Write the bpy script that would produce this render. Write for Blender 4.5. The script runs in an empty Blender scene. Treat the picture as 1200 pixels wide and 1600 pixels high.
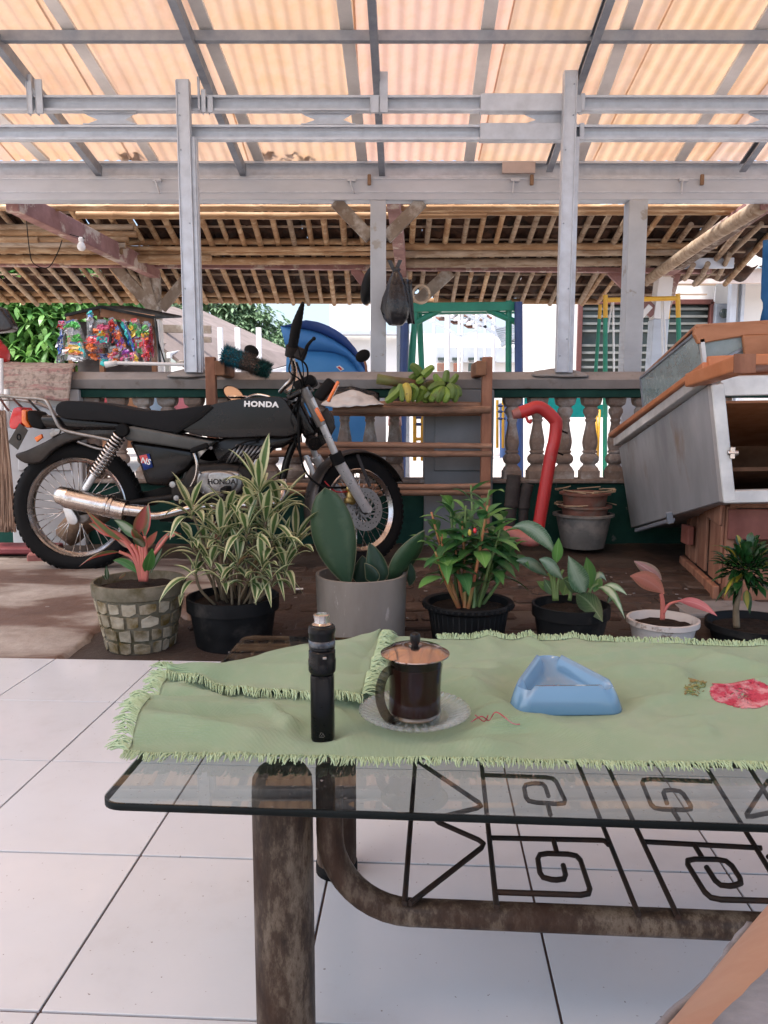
import bpy, math, random
from mathutils import Vector, Matrix, Euler, Quaternion, noise
random.seed(7)
V = Vector
R = math.radians
PI = math.pi
scene = bpy.context.scene
col = scene.collection

# ---------------------------------------------------------------- camera, sky, sun, exposure
EYE = V((0, 0, .844)); TILT = R(7.125)
cam_d = bpy.data.cameras.new('camera'); cam = bpy.data.objects.new('camera', cam_d); col.objects.link(cam)
cam.location = EYE; cam.rotation_euler = (R(90) - TILT, 0, 0)
cam_d.sensor_fit = 'HORIZONTAL'; cam_d.sensor_width = 36; cam_d.lens = 36.0
cam_d.clip_start = .02; cam_d.clip_end = 500
scene.camera = cam
SUN_EL, SUN_AZ = 64, 235
world = bpy.data.worlds.new("World"); scene.world = world; world.use_nodes = True
nt = world.node_tree; bg = nt.nodes['Background']
sky = nt.nodes.new('ShaderNodeTexSky'); sky.sky_type = 'NISHITA'; sky.sun_disc = False
sky.sun_elevation = R(SUN_EL); sky.sun_rotation = R(SUN_AZ)
sky.air_density = 1.0; sky.dust_density = 4.5; sky.ozone_density = 1.0
nt.links.new(sky.outputs[0], bg.inputs[0]); bg.inputs[1].default_value = .15
sd = bpy.data.lights.new('sun', 'SUN'); sd.energy = 2.4; sd.angle = R(9); sd.color = (1, .99, .975)
so = bpy.data.objects.new('sun', sd); col.objects.link(so)
# sun_rotation is measured clockwise from +Y (north)
sdir = V((math.sin(R(SUN_AZ)) * math.cos(R(SUN_EL)), math.cos(R(SUN_AZ)) * math.cos(R(SUN_EL)), math.sin(R(SUN_EL))))
so.rotation_euler = sdir.to_track_quat('Z', 'Y').to_euler(); so.location = (0, 0, 12)
scene.view_settings.view_transform = 'Standard'; scene.view_settings.look = 'None'
scene.view_settings.exposure = 1.5; scene.view_settings.gamma = 1.0
scene.view_settings.use_curve_mapping = False
scene.render.engine = 'CYCLES'
cy = scene.cycles
cy.use_denoising = True; cy.max_bounces = 10; cy.diffuse_bounces = 5; cy.glossy_bounces = 4
cy.transmission_bounces = 8; cy.transparent_max_bounces = 40; cy.sample_clamp_indirect = 6.0
cy.caustics_reflective = False; cy.caustics_refractive = False

# ---------------------------------------------------------------- measuring helpers
def ray(px, py):
    u = (px - 600) / 1200; w = -(py - 800) / 1200
    return V((u, math.cos(TILT) + w * math.sin(TILT), -math.sin(TILT) + w * math.cos(TILT)))
def at(px, py, Y):
    d = ray(px, py); return EYE + d * (Y / d.y)
def onz(px, py, z):
    d = ray(px, py); return EYE + d * ((z - EYE.z) / d.z)
def onplane(px, py, p, n):
    d = ray(px, py); n = V(n); return EYE + d * ((V(p) - EYE).dot(n) / d.dot(n))
def ppm(Y): return 1200 / (Y * math.cos(TILT))     # pixels per metre about depth Y, at eye height
def gz(y):                                         # height of the yard in front of the balustrade
    t = max(0, min(1, (y - 2.65) / 1.25)); t = t * t * (3 - 2 * t)
    return -.055 + .085 * t
def rnd(a, b): return random.uniform(a, b)

# ---------------------------------------------------------------- materials
LOWSPEC = {'black_plastic', 'black_rubber', 'seat_vinyl', 'dusty_rubber', 'engine_grime', 'worn_paver', 'clay_tile_underside', 'baluster_cement', 'rail_concrete', 'black_rod', 'dark_green_paint', 'grey_pier', 'brown_wood', 'stained_cement', 'mossy_cement', 'facing_stone', 'potting_soil', 'fender_brown_grey', 'side_panel_grey', 'bamboo', 'weathered_bamboo', 'crate_wood', 'pinkish_bamboo', 'weathered_timber'}
TONE = {'dark_green_paint': .8, 'weathered_timber': .8, 'weathered_bamboo': .8, 'black_rod': .7, 'black_plastic': .6, 'black_rubber': .6, 'seat_vinyl': .9, 'black_rubber2': .8, 'engine_grime': .6, 'worn_paver': .62, 'baluster_cement': .82, 'rail_concrete': .85,
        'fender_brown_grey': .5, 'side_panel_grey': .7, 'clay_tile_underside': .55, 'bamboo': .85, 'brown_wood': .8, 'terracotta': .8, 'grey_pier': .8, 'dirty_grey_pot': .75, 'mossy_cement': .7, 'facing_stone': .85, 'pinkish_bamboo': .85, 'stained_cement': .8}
def newmat(name):
    m = bpy.data.materials.new(name); m.use_nodes = True
    return m, m.node_tree, m.node_tree.nodes['Principled BSDF']
def coords(nt, scale=(1, 1, 1), rand=True):
    tc = nt.nodes.new('ShaderNodeTexCoord'); mp = nt.nodes.new('ShaderNodeMapping')
    nt.links.new(tc.outputs['Object'], mp.inputs['Vector']); mp.inputs['Scale'].default_value = scale
    if rand:
        oi = nt.nodes.new('ShaderNodeObjectInfo'); mu = nt.nodes.new('ShaderNodeMath'); mu.operation = 'MULTIPLY'
        mu.inputs[1].default_value = 37.0; nt.links.new(oi.outputs['Random'], mu.inputs[0])
        nt.links.new(mu.outputs[0], mp.inputs['Location'])
    return mp.outputs[0]
def noise_n(nt, vec, scale, detail=5, rough=.6, dist=0):
    n = nt.nodes.new('ShaderNodeTexNoise'); n.inputs['Scale'].default_value = scale
    n.inputs['Detail'].default_value = detail; n.inputs['Roughness'].default_value = rough
    n.inputs['Distortion'].default_value = dist
    nt.links.new(vec, n.inputs['Vector']); return n.outputs['Fac']
def ramp(nt, fac, stops):
    r = nt.nodes.new('ShaderNodeValToRGB'); e = r.color_ramp.elements
    while len(e) < len(stops): e.new(.5)
    for k, (p, c) in enumerate(stops):
        e[k].position = p; e[k].color = (*c, 1) if not isinstance(c, (int, float)) else (c, c, c, 1)
    nt.links.new(fac, r.inputs[0]); return r.outputs[0]
def mixc(nt, fac, a, b, mode='MIX'):
    m = nt.nodes.new('ShaderNodeMix'); m.data_type = 'RGBA'; m.blend_type = mode
    for s, v in ((m.inputs[0], fac), (m.inputs[6], a), (m.inputs[7], b)):
        if hasattr(v, 'is_linked'): nt.links.new(v, s)
        elif isinstance(v, (int, float)): s.default_value = v
        else: s.default_value = (*v, 1)
    return m.outputs[2]
def bump(nt, bsdf, h, strength=.3, dist=.005):
    b = nt.nodes.new('ShaderNodeBump'); b.inputs['Strength'].default_value = strength
    b.inputs['Distance'].default_value = dist; nt.links.new(h, b.inputs['Height'])
    nt.links.new(b.outputs[0], bsdf.inputs['Normal'])
def mat(name, c, c2=None, scale=8, rough=.6, metal=0, bmp=.2, bdist=.003, stretch=(1, 1, 1), var=.12, lo=.35, hi=.68,
        c3=None, s3=2.2, lo3=.5, hi3=.62, coat=0, spec=.5, detail=6, rvar=.15):
    """two-tone noise with optional patches of a third colour, fine relief and a per-object tint"""
    f = TONE.get(name, 1)
    if name in LOWSPEC: spec = .12
    if f != 1: c = tuple(x * f for x in c); c2 = tuple(x * f for x in c2) if c2 else None; c3 = tuple(x * (f + 1) / 2 for x in c3) if c3 else None
    m, nt, b = newmat(name)
    vec = coords(nt, stretch)
    n1 = noise_n(nt, vec, scale, detail)
    c2 = c2 or tuple(x * .7 for x in c)
    colr = ramp(nt, n1, [(lo, c), (hi, c2)])
    if c3:
        n3 = noise_n(nt, vec, s3, 6, .65)
        colr = mixc(nt, ramp(nt, n3, [(lo3, 0.), (hi3, 1.)]), colr, c3)
    if var:
        oi = nt.nodes.new('ShaderNodeObjectInfo')
        colr = mixc(nt, 1.0, colr, ramp(nt, oi.outputs['Random'], [(0, 1 - var), (1, 1 + var)]), 'MULTIPLY')
    nt.links.new(colr, b.inputs['Base Color'])
    b.inputs['Metallic'].default_value = metal
    rr = ramp(nt, n1, [(.3, max(0, rough - rvar)), (.7, min(1, rough + rvar))]); nt.links.new(rr, b.inputs['Roughness'])
    b.inputs['Coat Weight'].default_value = coat; b.inputs['Specular IOR Level'].default_value = spec
    if bmp: bump(nt, b, noise_n(nt, vec, scale * 4, 4), bmp, bdist)
    return m

MT = {}
MT['steel'] = mat('galvanised_steel', (.54, .58, .64), (.45, .485, .54), 14, .45, .3, .08, .001, (1, 1, 1), .06)
MT['steel_dark'] = mat('dull_steel', (.3, .335, .385), (.24, .27, .32), 12, .5, .5, .08, .001, (1, 1, 1), .06)
MT['white_paint_steel'] = mat('pale_beam', (.5, .54, .6), (.45, .485, .54), 10, .5, .2, .06, .001, (.3, 1, 1), .04)
MT['bamboo'] = mat('bamboo', (.42, .26, .14), (.29, .165, .085), 5, .5, 0, .25, .002, (1, 4, 4), .22, c3=(.5, .36, .22), s3=3)
MT['bamboo_pale'] = mat('weathered_bamboo', (.46, .36, .26), (.33, .24, .165), 6, .6, 0, .25, .002, (1, 4, 4), .2, c3=(.24, .16, .1), s3=4)
MT['lath'] = mat('lath', (.42, .32, .23), (.28, .2, .14), 6, .7, 0, .2, .002, (1, 4, 4), .2)
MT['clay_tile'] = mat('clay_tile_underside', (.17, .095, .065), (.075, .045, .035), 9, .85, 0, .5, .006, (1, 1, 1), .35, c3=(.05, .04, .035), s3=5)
MT['pink_wood'] = mat('pink_painted_timber', (.29, .15, .135), (.2, .1, .09), 7, .75, 0, .3, .003, (1, 1, 1), .08, c3=(.45, .37, .31), s3=4, lo3=.54, hi3=.6)
MT['timber'] = mat('weathered_timber', (.33, .27, .215), (.2, .155, .12), 6, .75, 0, .35, .003, (1, 1, 1), .1, c3=(.45, .42, .38), s3=5)
MT['brown_wood'] = mat('brown_wood', (.32, .17, .1), (.2, .1, .06), 7, .65, 0, .35, .003, (1, 1, 1), .12)
MT['grey_paint'] = mat('grey_painted_timber', (.44, .475, .52), (.37, .4, .44), 4, .6, 0, .2, .002, (1, 1, 1), .05, c3=(.3, .29, .27), s3=7, lo3=.6, hi3=.66)
MT['rail'] = mat('rail_concrete', (.34, .32, .305), (.25, .235, .225), 5, .85, 0, .5, .004, (1, 1, 1), .05, c3=(.2, .17, .15), s3=9, lo3=.58, hi3=.7)
MT['baluster'] = mat('baluster_cement', (.34, .27, .225), (.2, .145, .115), 14, .9, 0, .7, .006, (1, 1, 1), .18, c3=(.47, .44, .41), s3=7, lo3=.5, hi3=.66)
MT['green_wall'] = mat('dark_green_paint', (.018, .075, .058), (.01, .045, .036), 6, .6, 0, .3, .003, (1, 1, 1), .04, c3=(.12, .14, .13), s3=16, lo3=.66, hi3=.7)
MT['pier'] = mat('grey_pier', (.25, .26, .27), (.19, .2, .205), 3, .75, 0, .25, .003, (1, 1, 1), .05)
MT['pier_pale'] = mat('pale_pier', (.5, .52, .54), (.4, .41, .42), 3, .75, 0, .25, .003, (1, 1, 1), .05)
MT['white_wall'] = mat('white_wall', (.78, .77, .75), (.7, .69, .67), 1.5, .85, 0, .2, .003, (1, 1, 1), 0)
MT['black_plastic'] = mat('black_plastic', (.01, .011, .012), (.02, .021, .022), 12, .55, 0, .15, .001, (1, 1, 1), .1, c3=(.06, .055, .05), s3=7, lo3=.56, hi3=.8, spec=.3)
MT['black_rubber'] = mat('black_rubber', (.009, .009, .01), (.02, .019, .018), 18, .75, 0, .3, .002, (1, 1, 1), 0)
MT['black_paint'] = mat('black_gloss_paint', (.005, .004, .004), (.012, .009, .008), 4, .25, 0, .02, .001, (1, 1, 1), 0, coat=.08, rvar=.1, spec=.25)
MT['vinyl'] = mat('seat_vinyl', (.008, .008, .009), (.014, .013, .014), 14, .5, 0, .3, .001, (1, 1, 1), 0)
MT['chrome'] = mat('worn_chrome', (.55, .51, .48), (.3, .23, .18), 22, .24, 1, .04, .001, (1, 1, 1), 0, lo=.5, hi=.75, rvar=.1)
MT['alloy'] = mat('cast_alloy', (.34, .33, .32), (.2, .18, .165), 20, .42, .85, .15, .001, (1, 1, 1), 0)
MT['fork_alloy'] = mat('fork_alloy', (.72, .71, .7), (.6, .58, .56), 20, .35, .5, .05, .001, (1, 1, 1), 0)
MT['engine_dark'] = mat('engine_grime', (.03, .028, .027), (.065, .055, .048), 20, .55, .5, .4, .002, (1, 1, 1), .1)
MT['fender'] = mat('fender_brown_grey', (.12, .105, .095), (.07, .06, .055), 8, .35, .5, .1, .001, (1, 1, 1), 0)
MT['side_grey'] = mat('side_panel_grey', (.14, .14, .13), (.1, .1, .095), 8, .4, .1, .1, .001, (1, 1, 1), 0)
MT['gold'] = mat('caliper_gold', (.6, .42, .14), (.36, .24, .09), 20, .4, .8, .2, .001, (1, 1, 1), 0)
MT['red_lens'] = mat('red_lens', (.6, .012, .02), (.5, .01, .015), 8, .2, 0, 0, var=0, coat=.5)
MT['orange_lens'] = mat('orange_lens', (.8, .17, .015), (.7, .14, .01), 8, .2, 0, 0, var=0, coat=.5)
MT['white_print'] = mat('white_print', (.78, .78, .76), (.7, .7, .68), 10, .5, 0, 0, var=0)
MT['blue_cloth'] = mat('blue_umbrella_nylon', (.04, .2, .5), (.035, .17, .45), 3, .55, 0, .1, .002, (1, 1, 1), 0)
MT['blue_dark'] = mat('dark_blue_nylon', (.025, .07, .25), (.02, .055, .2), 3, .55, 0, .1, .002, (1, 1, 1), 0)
MT['red_paint'] = mat('red_painted_iron', (.5, .03, .03), (.42, .03, .03), 6, .4, 0, .15, .001, (1, 1, 1), 0, c3=(.35, .1, .085), s3=10, lo3=.62, hi3=.7)
MT['pink_pipe'] = mat('faded_red_iron', (.36, .13, .11), (.26, .09, .075), 8, .6, 0, .2, .001, (1, 1, 1), 0, c3=(.4, .04, .04), s3=14, lo3=.58, hi3=.66)
MT['zinc'] = mat('zinc_sheet', (.4, .415, .43), (.27, .28, .29), 4, .45, .25, .2, .002, (1, 1, .35), 0, c3=(.27, .22, .18), s3=5, lo3=.58, hi3=.72)
MT['alu'] = mat('aluminium_trim', (.66, .66, .65), (.52, .52, .51), 9, .4, .4, .15, .001, (1, 1, 1), .03)
MT['orange_wood'] = mat('orange_painted_wood', (.5, .19, .08), (.42, .15, .06), 6, .55, 0, .2, .002, (1, 1, 1), .04, c3=(.4, .17, .09), s3=5, lo3=.6, hi3=.7)
MT['ply'] = mat('varnished_plywood', (.4, .17, .075), (.3, .12, .05), 5, .5, 0, .15, .002, (1, 1, 3), .04)
MT['crate_wood'] = mat('crate_wood', (.33, .165, .105), (.19, .09, .06), 7, .7, 0, .35, .003, (2, 2, .6), .15)
MT['straw'] = mat('straw', (.5, .38, .25), (.3, .2, .13), 9, .8, 0, .3, .002, (1, 1, 1), .2)
MT['soil'] = mat('potting_soil', (.018, .013, .01), (.045, .032, .024), 30, .95, 0, 1, .01, (1, 1, 1), 0)
MT['terracotta'] = mat('terracotta', (.3, .12, .08), (.2, .08, .055), 9, .8, 0, .3, .003, (1, 1, 1), .05, c3=(.2, .15, .12), s3=5)
MT['grey_pot'] = mat('dirty_grey_pot', (.19, .185, .17), (.12, .115, .105), 7, .8, 0, .3, .003, (1, 1, 1), .05, c3=(.28, .25, .22), s3=4)
MT['green_metal'] = mat('green_painted_metal', (.01, .2, .12), (.01, .16, .1), 6, .4, 0, .05, .001, (1, 1, 1), .05)
MT['yellow_metal'] = mat('yellow_painted_metal', (.65, .36, .03), (.55, .3, .03), 6, .4, 0, .05, .001, (1, 1, 1), .05)
MT['navy_metal'] = mat('navy_painted_metal', (.02, .05, .16), (.02, .04, .12), 6, .4, 0, .05, .001, (1, 1, 1), .05)
MT['white_metal'] = mat('white_painted_metal', (.72, .72, .72), (.62, .62, .62), 6, .45, 0, .05, .001, (1, 1, 1), .05)
MT['dark_glass'] = mat('dark_window', (.035, .05, .05), (.06, .08, .075), 2, .12, 0, 0, var=0)
MT['maroon'] = mat('maroon_frame', (.11, .035, .03), (.08, .025, .02), 6, .5, 0, .1, .001, (1, 1, 1), 0)
MT['banana_green'] = mat('banana_green', (.16, .25, .04), (.1, .17, .03), 7, .45, 0, .1, .002, (1, 1, 1), .3, c3=(.07, .045, .02), s3=12, lo3=.6, hi3=.7)
MT['banana_yellow'] = mat('banana_yellow', (.55, .42, .06), (.35, .3, .05), 7, .45, 0, .1, .002, (1, 1, 1), .1, c3=(.06, .035, .02), s3=12, lo3=.55, hi3=.62)
MT['white_sack'] = mat('white_sack', (.6, .59, .57), (.45, .44, .43), 9, .8, 0, .5, .004, (1, 1, 1), 0)
MT['black_bag'] = mat('black_plastic_bag', (.012, .012, .014), (.025, .025, .028), 9, .3, 0, .6, .008, (1, 1, 1), 0)
MT['skin'] = mat('skin', (.4, .235, .165), (.35, .2, .14), 9, .5, 0, .12, .0006, (1, 1, 1), 0)
MT['denim'] = mat('grey_jersey', (.22, .235, .27), (.16, .17, .2), 60, .9, 0, .5, .001, (1, 1, 1), 0)

# ---------------------------------------------------------------- mesh building
def wm(o):
    m = Matrix.Identity(4)
    while o is not None:
        m = o.matrix_basis @ m; o = o.parent
    return m
def tag(o, label=None, cat=None, group=None, kind=None):
    if label: o['label'] = label
    if cat: o['category'] = cat
    if group: o['group'] = group
    if kind: o['kind'] = kind
    return o
def thing(name, label, cat, loc=(0, 0, 0), rz=0, group=None):
    o = bpy.data.objects.new(name, None); col.objects.link(o)
    o.empty_display_size = .1
    o.location = loc; o.rotation_euler = (0, 0, rz)
    return tag(o, label, cat, group)
def frame(d, up=(0, 0, 1)):
    d = V(d).normalized(); up = V(up)
    if abs(d.dot(up.normalized())) > .98: up = V((1, 0, 0)) if abs(d.x) < .9 else V((0, 1, 0))
    s = d.cross(up).normalized(); u = s.cross(d).normalized()
    return s, u
class MB:
    def __init__(s): s.v = []; s.f = []; s.mi = []
    def add(s, vs, fs, mi=0):
        n = len(s.v); s.v += [V(x) for x in vs]; s.f += [tuple(i + n for i in f) for f in fs]; s.mi += [mi] * len(fs); return s
    def box(s, c, size, M=None, mi=0):
        x, y, z = (k / 2 for k in size)
        vs = [V((a * x, b * y, d * z)) for a, b, d in ((-1,-1,-1),(1,-1,-1),(1,1,-1),(-1,1,-1),(-1,-1,1),(1,-1,1),(1,1,1),(-1,1,1))]
        if M is not None: vs = [M @ q for q in vs]
        c = V(c)
        return s.add([q + c for q in vs], [(0,3,2,1),(4,5,6,7),(0,1,5,4),(1,2,6,5),(2,3,7,6),(3,0,4,7)], mi)
    def bar(s, a, b, w, h, up=(0, 0, 1), mi=0):
        a, b = V(a), V(b); si, u = frame(b - a, up)
        vs = []
        for p in (a, b):
            for x, y in ((-1,-1),(1,-1),(1,1),(-1,1)): vs.append(p + si * (x * w / 2) + u * (y * h / 2))
        return s.add(vs, [(0,1,2,3),(7,6,5,4),(0,4,5,1),(1,5,6,2),(2,6,7,3),(3,7,4,0)], mi)
    def extrude(s, prof, a, b, up=(0, 0, 1), closed=True, mi=0):
        """profile [(side, up)] swept from a to b"""
        a, b = V(a), V(b); si, u = frame(b - a, up); n = len(prof)
        vs = [p + si * x + u * y for p in (a, b) for x, y in prof]
        fs = [(k, n + k, n + (k + 1) % n, (k + 1) % n) for k in range(n if closed else n - 1)]
        if closed: fs += [tuple(range(n)), tuple(range(2 * n - 1, n - 1, -1))]
        return s.add(vs, fs, mi)
    def channel(s, a, b, w, h, t=.003, lip=.014, up=(0, 0, 1), face=1):
        """C section opening towards the side `face`"""
        f = face; x0, x1 = -w / 2 * f, w / 2 * f; H = h / 2
        pr = [(x1, -H + lip), (x1, -H), (x0, -H), (x0, H), (x1, H), (x1, H - lip), (x1 - t * f, H - lip), (x1 - t * f, H - t),
              (x0 + t * f, H - t), (x0 + t * f, -H + t), (x1 - t * f, -H + t), (x1 - t * f, -H + lip)]
        return s.extrude(pr, a, b, up)
    def tube(s, pts, r, n=10, caps=True, mi=0, ring=None):
        pts = [V(p) for p in pts]; m = len(pts)
        rs = r if isinstance(r, (list, tuple)) else [r] * m
        d0 = (pts[1] - pts[0]).normalized(); si, u = frame(d0)
        vs = []
        for k in range(m):
            if k: d = (pts[k] - pts[k - 1]).normalized() + ((pts[k + 1] - pts[k]).normalized() if k < m - 1 else V((0, 0, 0)))
            else: d = d0
            if d.length < 1e-6: d = d0
            d.normalize()
            si = (si - d * si.dot(d)).normalized(); u = si.cross(d).normalized() * -1
            u = d.cross(si)
            for j in range(n):
                a = 2 * PI * j / n
                vs.append(pts[k] + (si * math.cos(a) + u * math.sin(a)) * rs[k])
        fs = [(k * n + j, k * n + (j + 1) % n, (k + 1) * n + (j + 1) % n, (k + 1) * n + j) for k in range(m - 1) for j in range(n)]
        if caps: fs += [tuple(range(n - 1, -1, -1)), tuple((m - 1) * n + j for j in range(n))]
        return s.add(vs, fs, mi)
    def lathe(s, prof, c=(0, 0, 0), n=24, M=None, mi=0, sx=1, sy=1, closed=False, wob=None):
        """profile [(r, z)] about z through c"""
        c = V(c); m = len(prof); vs = []
        for k, (r, z) in enumerate(prof):
            for j in range(n):
                a = 2 * PI * j / n; q = wob(a, z) if wob else 1
                p = V((math.cos(a) * r * sx * q, math.sin(a) * r * sy * q, z))
                vs.append((M @ p if M is not None else p) + c)
        fs = [(k * n + j, k * n + (j + 1) % n, (k + 1) * n + (j + 1) % n, (k + 1) * n + j) for k in range(m - 1) for j in range(n)]
        if closed: fs += [((m - 1) * n + j, (m - 1) * n + (j + 1) % n, (j + 1) % n, j) for j in range(n)]
        else:
            if prof[0][0] > 1e-5: fs.append(tuple(range(n - 1, -1, -1)))
            if prof[-1][0] > 1e-5: fs.append(tuple((m - 1) * n + j for j in range(n)))
        return s.add(vs, fs, mi)
    def poly(s, pts, d, mi=0):
        """closed outline (3-D points) given thickness by offset vector d"""
        pts = [V(p) for p in pts]; d = V(d); n = len(pts)
        return s.add(pts + [p + d for p in pts], [tuple(range(n)), tuple(range(2 * n - 1, n - 1, -1))] +
                     [(k, k + n, (k + 1) % n + n, (k + 1) % n) for k in range(n)], mi)
    def grid(s, fn, nu, nv, mi=0):
        vs = [fn(i / nu, j / nv) for j in range(nv + 1) for i in range(nu + 1)]
        return s.add(vs, [(j * (nu + 1) + i, j * (nu + 1) + i + 1, (j + 1) * (nu + 1) + i + 1, (j + 1) * (nu + 1) + i) for j in range(nv) for i in range(nu)], mi)
    def sphere(s, c, r, n=10, m=7, M=None, mi=0):
        rx, ry, rz = r if isinstance(r, (tuple, list)) else (r, r, r)
        return s.lathe([(math.sin(PI * k / m) if 0 < k < m else 0.0001, -math.cos(PI * k / m)) for k in range(m + 1)], c, n,
                       (M or Matrix.Identity(3)) @ Matrix.Diagonal((rx, ry, rz)), mi)
    def mesh(s, name, inv=None):
        me = bpy.data.meshes.new(name)
        vs = [inv @ q for q in s.v] if inv is not None else s.v
        me.from_pydata([tuple(q) for q in vs], [], s.f); 
        return me
    def build(s, name, m, parent=None, smooth=False, bevel=0, seg=1, solid=0, sub=0, auto=None):
        if parent is None:
            xs = [q.x for q in s.v]; ys = [q.y for q in s.v]; zs = [q.z for q in s.v]
            loc = V(((min(xs) + max(xs)) / 2, (min(ys) + max(ys)) / 2, min(zs)))
            inv = Matrix.Translation(-loc)
        else:
            inv = wm(parent).inverted(); loc = V((0, 0, 0))
        me = s.mesh(name, inv)
        ms = m if isinstance(m, (list, tuple)) else [m]
        for x in ms: me.materials.append(x)
        if len(ms) > 1: me.polygons.foreach_set('material_index', s.mi)
        if smooth: me.polygons.foreach_set('use_smooth', [True] * len(me.polygons))
        me.update(); me.validate()
        o = bpy.data.objects.new(name, me); col.objects.link(o)
        if parent is None: o.location = loc
        else: o.parent = parent
        if smooth and auto:
            me.set_sharp_from_angle(angle=R(auto))
        if solid:
            q = o.modifiers.new('thickness', 'SOLIDIFY'); q.thickness = solid; q.offset = 0
        if bevel:
            q = o.modifiers.new('bevel', 'BEVEL'); q.width = bevel; q.segments = seg; q.limit_method = 'ANGLE'; q.angle_limit = R(35)
        if sub:
            q = o.modifiers.new('sub', 'SUBSURF'); q.levels = sub; q.render_levels = sub
        return o
def inst(src, parent, M, name=None, m=None):
    """another piece sharing src's mesh (and modifiers), placed by world matrix M"""
    o = src.copy() if isinstance(src, bpy.types.Object) else bpy.data.objects.new(name, src)
    if name: o.name = name
    for k in ('label', 'category', 'group', 'kind'):
        if k in o: del o[k]
    col.objects.link(o); o.parent = parent
    o.matrix_basis = (wm(parent).inverted() @ M) if parent else M
    return o
def children(o): return [c for c in bpy.data.objects if c.parent == o]
def copy_tree(o, parent=None):
    c = o.copy(); col.objects.link(c); c.parent = parent
    for ch in children(o): copy_tree(ch, c)
    return c
def arc(c, r, a0, a1, n, ax=(1, 0, 0), ay=(0, 0, 1)):
    c, ax, ay = V(c), V(ax), V(ay)
    return [c + ax * (r * math.cos(a0 + (a1 - a0) * k / n)) + ay * (r * math.sin(a0 + (a1 - a0) * k / n)) for k in range(n + 1)]
def smoothpath(pts, n=6):
    pts = [V(p) for p in pts]; out = []
    for i in range(len(pts) - 1):
        p0 = pts[max(0, i - 1)]; p1 = pts[i]; p2 = pts[i + 1]; p3 = pts[min(len(pts) - 1, i + 2)]
        for k in range(n):
            t = k / n
            out.append(.5 * ((2 * p1) + (p2 - p0) * t + (2 * p0 - 5 * p1 + 4 * p2 - p3) * t * t + (3 * p1 - p0 - 3 * p2 + p3) * t ** 3))
    return out + [pts[-1]]
def textmesh(body, size, extr=.001, bold=0.0, spacing=1.0):
    cu = bpy.data.curves.new('letters', 'FONT'); cu.body = body; cu.size = size; cu.extrude = extr; cu.offset = bold
    cu.space_character = spacing; cu.align_x = 'CENTER'; cu.align_y = 'CENTER'; cu.resolution_u = 3
    t = bpy.data.objects.new('t', cu); col.objects.link(t); bpy.context.view_layer.update()
    me = bpy.data.meshes.new_from_object(t.evaluated_get(bpy.context.evaluated_depsgraph_get()))
    bpy.data.objects.remove(t); bpy.data.curves.remove(cu); return me
# ================================================================ GROUND AND FLOOR
TA = R(-3.0)                                   # the floor tiles are laid slightly askew to the view
TX = V((math.cos(TA), math.sin(TA), 0)); TY = V((-math.sin(TA), math.cos(TA), 0))
TLX, TLY = .371, .393
def tile_mat():
    m, nt, b = newmat('white_glazed_tile')
    vec = coords(nt, (1, 1, 1))
    n = noise_n(nt, vec, 3, 5)
    c = ramp(nt, n, [(.3, (.6, .625, .65)), (.7, (.54, .565, .59))])
    sp = noise_n(nt, vec, 130, 2, .5)
    c = mixc(nt, ramp(nt, sp, [(.73, 0.), (.76, .75)]), c, (.14, .11, .09))
    oi = nt.nodes.new('ShaderNodeObjectInfo')
    c = mixc(nt, 1.0, c, ramp(nt, oi.outputs['Random'], [(0, .97), (1, 1.02)]), 'MULTIPLY')
    dirt = noise_n(nt, vec, 6, 6, .7)
    c = mixc(nt, ramp(nt, dirt, [(.55, 0.), (.85, .35)]), c, (.45, .43, .42))
    nt.links.new(c, b.inputs['Base Color'])
    nt.links.new(ramp(nt, n, [(.3, .09), (.7, .2)]), b.inputs['Roughness'])
    bump(nt, b, noise_n(nt, vec, 5, 2), .04, .002)
    return m
MT['tile'] = tile_mat()
MT['grout'] = mat('grout', (.1, .06, .05), (.06, .04, .035), 20, .9, 0, .3, .002, var=0)
floor_edge = 2.545
fl = MB()
M3 = Matrix.Rotation(TA, 3, 'Z')
c = TX * .8 + TY * ((floor_edge - 1.6) / 2); fl.box(V((c.x, c.y, -.054)), (7.6, floor_edge + 1.6, .1), M3)
floor = tag(fl.build('floor', MT['grout']), kind='structure')
tb = MB(); tb.box((0, 0, 0), (TLX - .0042, TLY - .0046, .009))
tile_me = tb.mesh('tile'); tile_me.materials.append(MT['tile'])
first = None
for i in range(-7, 12):
    for j in range(-4, 5):
        x = .198 + TLX * (i + .5); y = floor_edge - TLY * (j + .5) if j >= 0 else None
        if y is None: continue
        for jj in (j,):
            p = TX * x + TY * (floor_edge - TLY * (jj + .5))
            if p.x < -2.2 or p.x > 3.0: continue
            M = Matrix.Translation(V((p.x, p.y, -.0045 + rnd(-.0004, .0004)))) @ Matrix.Rotation(TA, 4, 'Z')
            if first is None:
                first = inst(tile_me, floor, M, 'tile')
                q = first.modifiers.new('bevel', 'BEVEL'); q.width = .0012; q.segments = 2
            else: inst(first, floor, M, 'tile')
for i in range(-7, 12):
    for j in range(5, 10):
        p = TX * (.198 + TLX * (i + .5)) + TY * (floor_edge - TLY * (j + .5))
        if -2.2 < p.x < 3.0:
            inst(first, floor, Matrix.Translation(V((p.x, p.y, -.0045))) @ Matrix.Rotation(TA, 4, 'Z'), 'tile')
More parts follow.
